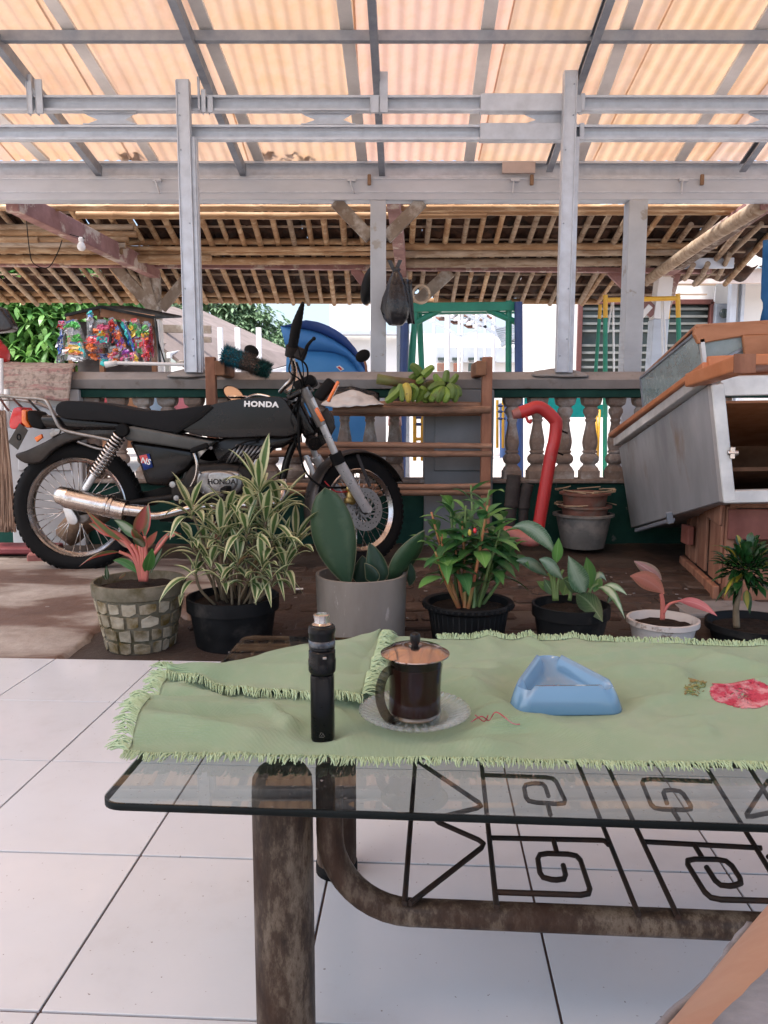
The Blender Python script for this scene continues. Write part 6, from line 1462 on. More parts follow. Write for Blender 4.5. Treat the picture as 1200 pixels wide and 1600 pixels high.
rx = V((1, -.03, 0)).normalized()
for zz, hh, nm in ((H_c - .1, .14, 'front_board'), (.075, .15, 'front_board')):
    b = MB(); b.bar(pn + up * zz + V((.0, -.012, 0)), pn + rx * 1.0 + up * zz + V((0, -.012, 0)), .02, hh); b.build(nm, MT['crate_wood'] if zz < .2 else MT['red_board'], cr, bevel=.004)
b = MB(); b.bar(pn + up * (H_c - .01) , pn + rx * 1.0 + up * (H_c - .01), .05, .03); b.build('top_rail', MT['crate_wood'], cr, bevel=.004)
for q in (pn + V((.02, .02, 0)), pf + V((.02, -.02, 0)), pn + rx * .98 + V((0, .02, 0)), pf + rx * .98):
    b = MB(); b.bar(q, q + up * (H_c - .02), .04, .04, (0, 1, 0)); b.build('corner_post', MT['crate_wood'], cr, bevel=.003)
for k in range(6):
    b = MB(); b.bar(pf + rx * (.08 + .16 * k) + up * .02, pf + rx * (.08 + .16 * k) + up * (H_c - .03), .13, .012, (0, 1, 0)); b.build('back_slat', MT['crate_wood'], cr, bevel=.002)
b = MB(); q = onz(1158, 960, gz(3.2)); b.box(V((1.95, 3.33, g0 - .03)), (1.3, .24, .07)); tag(b.build('concrete_step', MT['rail'], bevel=.01, seg=2), 'low rough concrete kerb in front of the wooden crate', 'kerb')
tube_b = MB(); q = at(1074, 835, 4.0); tube_b.box(q, (.03, .1, .1)); tag(tube_b.build('red_plank', MT['red_board'], bevel=.004), 'small red plank end sticking out behind the crate', 'plank')
# ================================================================ POTTED PLANTS ALONG THE FLOOR EDGE
def leaf_shader(name, mid, edge, vein=None, kind='edge', rough=.38, trans=.18, k0=.5, k1=.75, under=None, blot=0):
    """colours laid out across the leaf: u is 0 at the midrib and 1 at the margin"""
    m, nt, b = newmat(name); out = nt.nodes['Material Output']
    uv = nt.nodes.new('ShaderNodeUVMap'); sp = nt.nodes.new('ShaderNodeSeparateXYZ'); nt.links.new(uv.outputs[0], sp.inputs[0])
    oc = coords(nt, (1, 1, 1)); nz = noise_n(nt, oc, 26, 5, .6)
    ad = nt.nodes.new('ShaderNodeMath'); ad.operation = 'MULTIPLY_ADD'; nt.links.new(nz, ad.inputs[0]); ad.inputs[1].default_value = .35 + blot
    sb = nt.nodes.new('ShaderNodeMath'); sb.operation = 'SUBTRACT'; nt.links.new(sp.outputs[0], sb.inputs[0]); sb.inputs[1].default_value = (.35 + blot) / 2
    nt.links.new(sb.outputs[0], ad.inputs[2])
    c = ramp(nt, ad.outputs[0], [(k0, mid), (k1, edge)])
    if vein:
        wv = nt.nodes.new('ShaderNodeTexWave'); wv.bands_direction = 'DIAGONAL'; wv.inputs['Scale'].default_value = 3.2; wv.inputs['Distortion'].default_value = 1.5
        mp = nt.nodes.new('ShaderNodeMapping'); mp.inputs['Scale'].default_value = (1, 3.5, 1); nt.links.new(uv.outputs[0], mp.inputs[0]); nt.links.new(mp.outputs[0], wv.inputs[0])
        c = mixc(nt, ramp(nt, wv.outputs['Fac'], [(.62, 0.), (.9, .6)]), c, vein)
        c = mixc(nt, ramp(nt, sp.outputs[0], [(.05, .9), (.12, 0.)]), c, vein)
    oi = nt.nodes.new('ShaderNodeObjectInfo'); c = mixc(nt, 1.0, c, ramp(nt, oi.outputs['Random'], [(0, .68), (1, 1.2)]), 'MULTIPLY')
    nt.links.new(c, b.inputs['Base Color']); b.inputs['Roughness'].default_value = rough
    bump(nt, b, nz, .15, .002)
    t = nt.nodes.new('ShaderNodeBsdfTranslucent'); nt.links.new(c, t.inputs[0]); mx = nt.nodes.new('ShaderNodeMixShader'); mx.inputs[0].default_value = trans
    nt.links.new(b.outputs[0], mx.inputs[1]); nt.links.new(t.outputs[0], mx.inputs[2]); nt.links.new(mx.outputs[0], out.inputs[0]); return m
LF = {
 'variegated': leaf_shader('variegated_leaf', (.08, .15, .045), (.55, .55, .32), k0=.4, k1=.58),
 'variegated_dry': leaf_shader('variegated_brown_leaf', (.14, .1, .05), (.33, .22, .12), k0=.42, k1=.6),
 'red': leaf_shader('red_green_leaf', (.1, .13, .05), (.42, .06, .05), k0=.5, k1=.85, blot=.3),
 'red_pink': leaf_shader('rosy_leaf', (.5, .12, .1), (.3, .16, .08), k0=.5, k1=.8, blot=.3),
 'pale_green': leaf_shader('silvery_leaf', (.35, .42, .3), (.06, .14, .05), k0=.3, k1=.7, blot=.5),
 'green': leaf_shader('plain_green_leaf', (.05, .16, .035), (.07, .2, .05), vein=(.12, .26, .08)),
 'bright_green': leaf_shader('bright_green_leaf', (.1, .26, .05), (.08, .2, .05), vein=(.2, .36, .12)),
 'balsam': leaf_shader('balsam_leaf', (.05, .17, .05), (.035, .13, .04), vein=(.1, .24, .09), trans=.25),
 'snake': leaf_shader('snake_plant_leaf', (.025, .07, .03), (.06, .11, .055), k0=.3, k1=.8, blot=.8, trans=.0, rough=.5),
 'snake_dark': leaf_shader('dark_snake_leaf', (.012, .035, .02), (.02, .05, .03), k0=.3, k1=.8, blot=.6, trans=.0, rough=.4),
 'dieffen': leaf_shader('patterned_leaf', (.3, .4, .28), (.04, .13, .05), vein=(.36, .46, .34), k0=.3, k1=.75, blot=.5),
 'dark_pattern': leaf_shader('dark_patterned_leaf', (.05, .11, .04), (.03, .07, .03), vein=(.2, .28, .16)),
 'salmon': leaf_shader('salmon_leaf', (.55, .2, .14), (.42, .17, .1), vein=(.6, .26, .2), blot=.3),
 'stripe_pink': leaf_shader('pink_striped_leaf', (.42, .22, .2), (.26, .2, .13), vein=(.62, .45, .42)),
 'pink': leaf_shader('pink_leaf', (.5, .13, .13), (.42, .1, .1), vein=(.6, .22, .22)),
 'croton': leaf_shader('dark_croton_leaf', (.015, .06, .015), (.02, .075, .02), rough=.25),
 'croton_y': leaf_shader('yellow_croton_leaf', (.4, .34, .04), (.1, .16, .03)),
}
def leaf(parent, B, T, mid, W, m, fold=.25, n=9, side=None, wmax=.42, rim=None, name='leaf', wavy=0, curl=0, pw=1.0):
    B, T, mid = V(B), V(T), V(mid)
    pts = [(B * (1 - t) ** 2 + mid * 2 * t * (1 - t) + T * t * t) for t in (k / n for k in range(n + 1))]
    d = (T - B).normalized()
    if side is None:
        side = d.cross(V((0, 0, 1)))
        if side.length < .25: side = V((1, 0, 0))
    side = V(side).normalized(); vs = []; uvs = []; K_ = 4
    for k, p in enumerate(pts):
        t = k / n; tg = (pts[min(n, k + 1)] - pts[max(0, k - 1)]).normalized(); s = (side - tg * side.dot(tg)).normalized(); nn = s.cross(tg)
        # lens profile with its widest point at wmax
        e = t / wmax if t < wmax else (1 - t) / (1 - wmax)
        w = W / 2 * (math.sin(e * PI / 2) ** .85 if t < wmax else math.sin(e * PI / 2) ** pw)
        w = max(w, .0015 if t < .9 else .0)
        for j in range(K_ + 1):
            a = j / K_ * 2 - 1
            q = p + s * (a * w) + nn * (abs(a) * w * fold + wavy * w * math.sin(t * 17 + a * 2) * abs(a))
            vs.append(q); uvs.append((abs(a), t))
    b = MB(); fs = [(k * (K_ + 1) + j, k * (K_ + 1) + j + 1, (k + 1) * (K_ + 1) + j + 1, (k + 1) * (K_ + 1) + j) for k in range(n) for j in range(K_)]
    b.add(vs, fs); o = b.build(name, m, parent, smooth=True); me = o.data; ul = me.uv_layers.new(name='UVMap')
    for lp in me.loops: ul.data[lp.index].uv = uvs[lp.vertex_index]
    if rim:
        e = MB(); L_ = [vs[k * (K_ + 1)] for k in range(n + 1)]; R_ = [vs[k * (K_ + 1) + K_] for k in range(n + 1)]
        e.tube(L_ + R_[::-1][1:], .0013, 4); e.build('margin', rim, o)
    return o
def pxleaf(parent, b, t, wpx, m, Yb=2.9, Yt=None, lift=12, **k):
    Yt = Yb if Yt is None else Yt
    B, T = at(*b, Yb), at(*t, Yt); mid = at((b[0] + t[0]) / 2, (b[1] + t[1]) / 2 - lift, (Yb + Yt) / 2)
    return leaf(parent, B, T, mid, wpx / ppm((Yb + Yt) / 2), LF[m], **k)
def stem(parent, pts, r0, r1, m, Y=2.9, name='stem'):
    P = smoothpath([at(*p[:2], Y + (p[2] if len(p) > 2 else 0)) for p in pts], 5); b = MB()
    b.tube(P, [r0 + (r1 - r0) * k / (len(P) - 1) for k in range(len(P))], 8); return b.build(name, m, parent, smooth=True)
MT['pink_stem'] = mat('pink_stem', (.55, .14, .12), (.42, .14, .09), 20, .5, 0, .1)
MT['green_stem'] = mat('green_stem', (.14, .22, .06), (.1, .15, .05), 20, .5, 0, .1)
MT['brown_stem'] = mat('brown_stem', (.2, .15, .09), (.13, .1, .06), 20, .7, 0, .3)
def pot(px, pyrim, w_top, w_bot, Y, m, name, lab, z0=None, lip=.012, liph=.02, prof=None, sy=1, n=40, soil=.03, wob=None):
    c = at(px, pyrim, Y); z1 = c.z; z0 = gz(Y) if z0 is None else z0; rt, rb = w_top / 2 / ppm(Y), w_bot / 2 / ppm(Y)
    t = thing(name, lab, 'potted plant', (c.x, Y, z0))
    b = MB(); P = prof(rt, rb, z0, z1) if prof else [(.0001, z0), (rb, z0), (rb + (rt - lip - rb) * .9, z1 - liph), (rt, z1 - liph), (rt, z1), (rt - .01, z1 + .001), (rt - .018, z1 - liph), (rb * .9, z0 + .02), (.0001, z0 + .02)]
    b.lathe(P, (c.x, Y, 0), n, sy=sy, wob=wob); b.build('pot', m, t, smooth=True, auto=35)
    b = MB(); rs = rt - .022
    b.grid(lambda u, v: V((c.x + math.cos(u * 2 * PI) * rs * v, Y + math.sin(u * 2 * PI) * rs * v * sy, z1 - soil + .008 * noise.noise(V((math.cos(u * 6.28) * v * 6, math.sin(u * 6.28) * v * 6, px))) + .01 * (1 - v))), 30, 8)
    b.build('soil', MT['soil'], t, smooth=True)
    return t, V((c.x, Y, z1 - soil)), rt
# 1 - stone faced cement pot with a red aglaonema
MT['moss_cement'] = mat('mossy_cement', (.27, .24, .18), (.15, .135, .09), 12, .9, 0, .6, .005, var=0, c3=(.09, .075, .035), s3=7, lo3=.5, hi3=.65)
MT['facing_stone'] = mat('facing_stone', (.5, .45, .35), (.36, .31, .22), 9, .85, 0, .5, .004, var=.2, c3=(.13, .09, .03), s3=7, lo3=.4, hi3=.62)
Y1 = 2.93
t1, s1, r1 = pot(217, 905, 147, 104, Y1, MT['moss_cement'], 'potted_aglaonema', 'red and green leaved plant with pink stems in a cement pot faced with pale stones', z0=-.055,
   prof=lambda rt, rb, z0, z1: [(.0001, z0), (rb, z0), (rt * .93, z1 - .055), (rt * .985, z1 - .05), (rt, z1 - .01), (rt * .99, z1), (rt * .93, z1), (rt * .9, z1 - .02), (rb * .9, z0 + .03), (.0001, z0 + .03)])
rb1 = 52 / ppm(Y1); zb, zt1 = -.05, at(217, 905, Y1).z - .058
rows = 4
for r_ in range(rows):
    a = rnd(0, 1); N = 0
    while a < 2 * PI + .0:
        da = rnd(.26, .56); h0 = zb + (zt1 - zb) * (r_ + rnd(.02, .12)) / rows; h1 = zb + (zt1 - zb) * (r_ + rnd(.88, .98)) / rows
        b = MB(); vs = []
        def PT(an, z, o): 
            rr = rb1 + (r1 * .925 - rb1) * (z - zb) / (zt1 + .0 - zb) + o; return V((s1.x + math.cos(an) * rr, Y1 + math.sin(an) * rr, z))
        cs = [(a + .03, h0), (a + da / 2, h0 - rnd(0, .006)), (a + da - .03, h0 + rnd(-.006, .01)), (a + da - .025, (h0 + h1) / 2), (a + da - .03, h1 + rnd(-.012, .006)), (a + da / 2, h1 + rnd(-.004, .006)), (a + .03, h1 + rnd(-.01, .006)), (a + .02, (h0 + h1) / 2)]
        n_ = len(cs); lo_ = [PT(x, z, -.006) for x, z in cs]; hi_ = [PT(a + da / 2 + (x - a - da / 2) * .9, (h0 + h1) / 2 + (z - (h0 + h1) / 2) * .9, .006) for x, z in cs]
        b.add(lo_ + hi_, [(i, (i + 1) % n_, n_ + (i + 1) % n_, n_ + i) for i in range(n_)] + [tuple(range(n_, 2 * n_))]); b.build('stone', MT['facing_stone'], t1)
        a += da
for pts in ([(222, 908), (215, 880), (198, 850), (180, 838)], [(220, 908), (210, 875), (186, 862)], [(223, 908), (221, 870), (214, 835)], [(226, 908), (228, 870), (226, 838)], [(228, 908), (232, 880), (244, 862), (262, 838)], [(221, 908), (216, 870), (205, 850)], [(224, 908), (224, 875), (222, 845)], [(226, 908), (231, 890), (238, 872)]):
    stem(t1, pts, .009, .006, MT['pink_stem'], Y1)
for b_, t_, w, m, dy, lf in (((196, 848), (133, 796), 22, 'red', -.05, -6), ((186, 863), (123, 886), 22, 'red', -.1, 22), ((183, 840), (138, 818), 22, 'red', .05, 8), ((212, 838), (228, 790), 26, 'red_pink', -.02, 6), ((226, 840), (232, 786), 24, 'red', .04, 0), ((222, 846), (178, 812), 26, 'pale_green', .0, 10),
     ((224, 850), (206, 826), 22, 'red', -.12, 4), ((214, 860), (170, 826), 22, 'red_pink', .08, 4), ((262, 840), (284, 835), 12, 'red_pink', 0, 6), ((240, 866), (272, 826), 20, 'red', .05, 4), ((225, 856), (208, 840), 20, 'pale_green', -.1, 8),
     ((228, 895), (238, 856), 24, 'green', -.08, 0), ((236, 895), (254, 856), 10, 'pale_green', 0, 8), ((216, 896), (176, 876), 16, 'green', -.02, 14), ((168, 905), (166, 884), 9, 'pale_green', -.05, 0), ((166, 906), (160, 898), 6, 'pale_green', -.05, 2), ((228, 870), (214, 845), 24, 'red', .1, 6), ((224, 862), (246, 830), 18, 'red_pink', .08, 2), ((196, 895), (186, 905), 7, 'red', -.05, 2)):
    pxleaf(t1, b_, t_, w * .8, m, Y1, Y1 + dy, lf, fold=rnd(.15, .5), side=V((rnd(.3, 1), rnd(-.6, .2), rnd(.2, .9))) if abs(b_[0] - t_[0]) > 25 else V((1, rnd(-.5, .5), 0)))
# 2 - black pot with variegated dracaena
Y2 = 2.95
t2, s2, r2 = pot(364, 930, 147, 118, Y2, MT['black_plastic'], 'potted_dracaena', 'tall bushy plant with narrow yellow edged leaves in a tall black pot', z0=-.055, liph=.05, lip=.01)
ros = [((405, 768), 1.15, 14, -.0), ((398, 800), 1.05, 12, .05), ((355, 805), .9, 10, .0), ((300, 800), .95, 12, -.05), ((436, 796), 1.0, 11, .05), ((462, 850), .95, 11, 0), ((300, 850), .8, 8, -.08), ((345, 838), .9, 10, -.08), ((385, 835), .95, 10, -.1), ((425, 845), .9, 10, -.08), ((330, 885), .7, 8, -.12), ((372, 880), .8, 9, -.14), ((410, 888), .8, 9, -.14), ((445, 885), .8, 9, -.1), ((395, 860), .8, 9, .1), ((305, 895), .6, 7, -.1), ((350, 905), .6, 7, -.15), ((425, 905), .6, 7, -.15)]
ros += [((330, 830), .8, 9, .05), ((372, 825), .9, 10, .0), ((415, 815), .9, 10, -.05), ((318, 870), .8, 9, .0), ((360, 860), .8, 10, .02), ((440, 865), .8, 9, .03), ((388, 905), .6, 8, -.12)]
for (cx, cy_), sc, n_, dy in ros:
    c = at(cx, cy_, Y2 + dy); base = s2 + V(((cx - 364) * .0010, rnd(-.06, .06), 0))
    b = MB(); P = smoothpath([base, base.lerp(c, .5) + V((rnd(-.02, .02), rnd(-.02, .02), .0)), c], 5); b.tube(P, .0055, 6); b.build('stem', MT['brown_stem'], t2, smooth=True)
    a0 = rnd(0, 6)
    for k in range(n_):
        a = a0 + k * 2.4; el = rnd(-.1, .55) + .9 * (k / n_) ; L_ = .2 * sc * rnd(.75, 1.15)
        d = V((math.cos(a) * math.cos(el), math.sin(a) * math.cos(el) * .8, math.sin(el)))
        B = c + V((0, 0, -.03 + .05 * k / n_)); dr = L_ * rnd(.15, .55) * (1.15 - k / n_ * .9)
        leaf(t2, B, B + d * L_ - V((0, 0, dr)), B + d * L_ * .55 + V((0, 0, dr * .35)), rnd(.03, .042) * (sc ** .5), LF['variegated_dry'] if rnd(0, 1) < .05 and cy_ > 840 else LF['variegated'], fold=.35, n=8, wmax=.45)
for b_, t_, w, lf in (((300, 905), (248, 942), 20, 26), ((425, 905), (398, 944), 13, 18), ((395, 895), (400, 946), 12, 8), ((410, 900), (424, 950), 12, 14), ((430, 890), (445, 940), 8, 12), ((285, 930), (281, 948), 9, 12)):
    pxleaf(t2, b_, t_, w, 'variegated', Y2 - .1, Y2 - .2, lf, fold=.3)
# 3 - grey cement cylinder with snake plant
Y3 = 2.95
MT['stained_cement'] = mat('stained_cement', (.27, .245, .215), (.2, .175, .15), 6, .9, 0, .4, .004, (1, 1, .35), 0, c3=(.36, .33, .3), s3=14, lo3=.6, hi3=.64)
t3, s3_, r3 = pot(563.5, 896, 146, 140, Y3, MT['stained_cement'], 'potted_snake_plant', 'broad dark green snake plant leaves standing in a round grey cement tub', soil=.05,
    prof=lambda rt, rb, z0, z1: [(.0001, z0), (rb, z0), (rt, z1), (rt - .006, z1 + .003), (rt - .014, z1), (rb - .02, z0 + .03), (.0001, z0 + .03)], wob=lambda a, z: 1 + .012 * math.sin(3 * a + 1) + .006 * math.sin(7 * a))
rim_m = mat('snake_leaf_margin', (.16, .16, .09), (.1, .1, .06), 9, .6, var=0)
for (b_, t_, w, m, Yb, Yt, wm_, sd) in (((546, 918), (508, 762), 68, 'snake', Y3 - .03, Y3 - .06, .55, (1, .1, .15)), ((606, 915), (663, 829), 46, 'snake', Y3, Y3 - .06, .45, (.8, .1, .55)), ((592, 915), (577, 848), 36, 'snake_dark', Y3 - .05, Y3 - .07, .25, (1, .2, 0)), ((562, 915), (566, 868), 36, 'snake_dark', Y3 + .03, Y3 + .03, .3, (1, 0, 0)), ((584, 912), (570, 880), 22, 'snake_dark', Y3 - .08, Y3 - .09, .3, (1, 0, 0)), ((640, 915), (640, 878), 14, 'snake_dark', Y3 + .02, Y3, .3, (1, 0, 0))):
    lift = 0; B, T = at(*b_, Yb), at(*t_, Yt); mid = (B + T) / 2 + V((-.02 if b_[0] < 560 else .015, 0, 0))
    o = leaf(t3, B, T, mid, w / ppm(Y3), LF[m], fold=-.22, n=14, side=sd, wmax=wm_, rim=rim_m, pw=.55 if t_[0] == 508 else .85)
    if True:
        q = o.modifiers.new('thick', 'SOLIDIFY'); q.thickness = .006
# 4 - black ridged bowl with balsam
Y4 = 2.95
t4, s4, r4 = pot(731.5, 938, 147, 110, Y4, MT['black_plastic'], 'potted_balsam', 'leafy green plant on reddish stems in a black bowl with a beaded rim', liph=.022, lip=.02, sy=.95,
   prof=lambda rt, rb, z0, z1: [(.0001, z0), (rb, z0), (rt * .87, z1 - .03), (rt * .9, z1 - .028), (rt * .985, z1 - .02), (rt, z1 - .006), (rt * .97, z1), (rt * .88, z1 - .004), (rb * .95, z0 + .02), (.0001, z0 + .02)])
b = MB()
for k in range(44):
    a = 2 * PI * k / 44; b.sphere((s4.x + math.cos(a) * r4 * .965, Y4 + math.sin(a) * r4 * .965 * .95, s4.z + .03 - .014), (.009, .009, .01), 6, 4)
o = b.build('beading', MT['black_plastic'], t4, smooth=True)
b = MB()
for k in range(40):
    a = 2 * PI * k / 40; rA, rB = r4 * .86, 55 / ppm(Y4); zA, zB = s4.z, gz(Y4) + .01
    b.tube([V((s4.x + math.cos(a) * rA, Y4 + math.sin(a) * rA * .95, zA)), V((s4.x + math.cos(a) * rB, Y4 + math.sin(a) * rB * .95, zB))], .004, 4)
b.build('ribs', MT['black_plastic'], t4, smooth=True)
MT['balsam_stem'] = mat('balsam_stem', (.42, .12, .06), (.28, .2, .06), 14, .45, 0, .1)
tops = [((736, 758), 'g'), ((703, 782), 'g'), ((762, 790), 'r'), ((674, 800), 'r'), ((790, 800), 'g'), ((722, 815), 'r'), ((748, 830), 'g'), ((690, 835), 'r'), ((776, 838), 'g'), ((800, 850), 'g'), ((712, 860), 'r'), ((744, 870), 'g'), ((770, 880), 'g'), ((765, 765), 'g'), ((680, 862), 'r'), ((728, 790), 'g'), ((752, 812), 'g'), ((710, 800), 'g'), ((784, 820), 'g')]
for (cx, cy_), cc in tops:
    dy = rnd(-.12, .1); c = at(cx, cy_, Y4 + dy); base = s4 + V(((cx - 740) * .0006 + rnd(-.02, .03), rnd(-.04, .04), -.01)); mid = base.lerp(c, .5) + V((rnd(-.015, .015) + (cx - 735) * .0002, 0, .0))
    b = MB(); P = smoothpath([base, mid, c], 6); b.tube(P, [.0085 - .005 * k / len(P) for k in range(len(P))], 7); b.build('stem', MT['balsam_stem'] if cc == 'r' else MT['green_stem'], t4, smooth=True)
    a0 = rnd(0, 6); n_ = random.randint(6, 9)
    for k in range(n_):
        a = a0 + k * 2.4; t = 1 - .4 * (1 - k / n_) ** 1.0; B = P[int((len(P) - 1) * t)]
        L_ = rnd(.12, .18) * (.7 + .3 * (1 - k / n_)); el = -.05 + .9 * (k / n_) + rnd(-.2, .2)
        d = V((math.cos(a) * math.cos(el), math.sin(a) * math.cos(el), math.sin(el))); dr = L_ * rnd(.1, .4)
        leaf(t4, B, B + d * L_ - V((0, 0, dr)), B + d * L_ * .5 + V((0, 0, dr * .5)), L_ * rnd(.34, .44), LF['balsam'] if rnd(0, 1) < .6 else LF['bright_green'], fold=.25, n=7, wmax=.45)
for q in ((738, 828), (812, 0)):
    if q[1]: b = MB(); b.sphere(at(742, 829, Y4 - .12), (.007, .006, .011), 8, 6); b.build('bud', MT['red_lens'], t4, smooth=True); b = MB(); b.sphere(at(734, 832, Y4 - .12), (.007, .007, .013), 8, 6); b.build('bud', MT['banana_yellow'], t4, smooth=True)
for b_, t_, w, m, lf in (((745, 852), (800, 880), 18, 'balsam', 8), ((770, 845), (812, 862), 20, 'bright_green', 12), ((690, 870), (662, 888), 16, 'balsam', 6), ((770, 835), (806, 812), 16, 'bright_green', 4)):
    pxleaf(t4, b_, t_, w, m, Y4 - .1, Y4 - .2, lf, fold=.25)
# 5 - black pot with patterned leaves
Y5 = 2.95
t5, s5, r5 = pot(892, 943, 124, 100, Y5, MT['black_plastic'], 'potted_aglaonema', 'plant with silvery green patterned arching leaves in a small black pot', liph=.045, lip=.008)
for pts in ([(868, 938), (866, 900), (868, 862)], [(866, 938), (862, 905), (856, 896)], [(890, 938), (895, 905), (904, 895)], [(905, 938), (915, 915), (920, 905)], [(915, 938), (925, 918), (935, 912)], [(870, 938), (872, 910), (880, 890)]):
    stem(t5, pts, .008, .005, MT['green_stem'], Y5)
for b_, t_, w, m, yt, lf, sd in (((868, 866), (800, 824), 26, 'dieffen', -.1, 34, (.35, .3, -.85)), ((869, 880), (873, 840), 18, 'bright_green', -.05, 0, (1, 0, 0)), ((856, 900), (806, 876), 20, 'dieffen', -.12, 14, (.3, .2, -.9)), ((880, 905), (842, 874), 24, 'dieffen', -.1, 12, (.4, .3, -.8)),
        ((914, 928), (888, 868), 34, 'dieffen', -.16, -2, (1, .3, .2)), ((922, 920), (916, 870), 26, 'bright_green', -.06, 2, (.9, .4, 0)), ((925, 912), (948, 908), 15, 'dieffen', .0, 24, (.3, .5, .6)), ((935, 918), (977, 968), 16, 'pale_green', -.12, 34, (.6, .5, .5)), ((900, 928), (942, 972), 34, 'dark_pattern', -.18, 16, (.7, .2, .6)),
        ((940, 918), (980, 930), 13, 'dieffen', -.05, 16, (.3, .5, .7)), ((950, 942), (962, 922), 11, 'pale_green', -.04, 2, (1, 0, 0)), ((866, 930), (850, 905), 22, 'dark_pattern', .02, 0, (1, .3, 0)), ((880, 930), (888, 900), 26, 'green', .06, 0, (1, 0, 0)), ((905, 925), (880, 905), 22, 'dark_pattern', -.04, 4, (.8, .4, .3)), ((860, 928), (838, 908), 18, 'green', .05, 6, (1, .2, 0)), ((928, 925), (938, 900), 18, 'green', .05, 4, (1, 0, 0))):
    pxleaf(t5, b_, t_, w, m, Y5, Y5 + yt, lf, fold=.2, side=sd)
# 6 - white plastic pot with young pink leaves
Y6 = 2.96
MT['dirty_white'] = mat('dirty_white_plastic', (.6, .57, .54), (.5, .46, .42), 7, .55, 0, .2, .002, (1, 1, 1), 0, c3=(.2, .14, .1), s3=14, lo3=.56, hi3=.64)
t6, s6, r6 = pot(1036, 966, 113, 92, Y6, MT['dirty_white'], 'potted_aglaonema', 'small plant with three salmon pink leaves in a low dirty white pot', liph=.02, lip=.01, wob=lambda a, z: 1 + .008 * math.sin(a * 30))
for pts in ([(1034, 968), (1034, 945), (1032, 928)], [(1036, 968), (1037, 945), (1034, 925)], [(1036, 958), (1046, 944), (1062, 939)]): stem(t6, pts, .008, .004, MT['pink_stem'], Y6)
for b_, t_, w, m, yt, lf, sd in (((1038, 928), (984, 900), 30, 'salmon', -.1, 14, (.25, .4, -.85)), ((1034, 906), (990, 876), 22, 'stripe_pink', -.03, 2, (.6, .3, -.7)), ((1060, 939), (1121, 963), 16, 'pink', -.12, 14, (-.2, .5, .8))):
    pxleaf(t6, b_, t_, w, m, Y6, Y6 + yt, lf, fold=.18, side=sd, n=12)
# 7 - black basin with small croton tree
Y7 = 2.96
t7, s7, r7 = pot(1182, 972, 156, 130, Y7, MT['black_plastic'], 'potted_croton', 'small bushy dark croton with a single trunk in a black basin at the right edge', liph=.025, lip=.012)
stem(t7, [(1151, 980), (1150, 950), (1155, 925), (1157, 905)], .014, .009, MT['brown_stem'], Y7, 'trunk')
for k in range(230):
    v = V((random.gauss(0, 1), random.gauss(0, 1), random.gauss(0, 1))).normalized(); q = rnd(.15, 1)
    c = at(1165, 888, Y7) + V((v.x * .085 * q, v.y * .085 * q, v.z * .095 * q + .0)); d = (v + V((0, 0, .35))).normalized(); L_ = rnd(.045, .08); yel = rnd(0, 1) < .07
    T = c + d * L_; leaf(t7, c, T - V((0, 0, L_ * .25)), c + d * L_ * .5 + V((0, 0, .006)), rnd(.022, .034), LF['croton_y'] if yel else LF['croton'], fold=.3, n=5, wavy=.1)
for b_, t_, w, m in (((1150, 900), (1131, 934), 7, 'croton_y'), ((1148, 865), (1110, 853), 6, 'croton_y'), ((1160, 915), (1205, 932), 4, 'dark_pattern'), ((1180, 870), (1202, 850), 8, 'dieffen'), ((1150, 870), (1131, 856), 6, 'croton_y')):
    pxleaf(t7, b_, t_, w, m, Y7, Y7 - .1, 8, fold=.3)
# litter on the ground
b = MB()
for k in range(90):
    p = V((rnd(-1.6, 1.7), rnd(2.65, 3.9), 0)); p.z = gz(p.y) + .016; s = rnd(.003, .009); q = Euler((0, 0, rnd(0, 6))).to_matrix()
    b.box(p, (s * 2, s, .003), q)
tag(b.build('pebbles', MT['rail']), 'small pebbles and crumbs scattered on the yard', kind='stuff')
p = onz(468, 924, .02); b = MB(); b.box(p + V((0, 0, .012)), (.035, .02, .004), Matrix.Rotation(.2, 3, 'Z')); tag(b.build('paper_scrap', MT['white_print']), 'tiny white paper scrap on the ground left of the cement tub', 'paper')
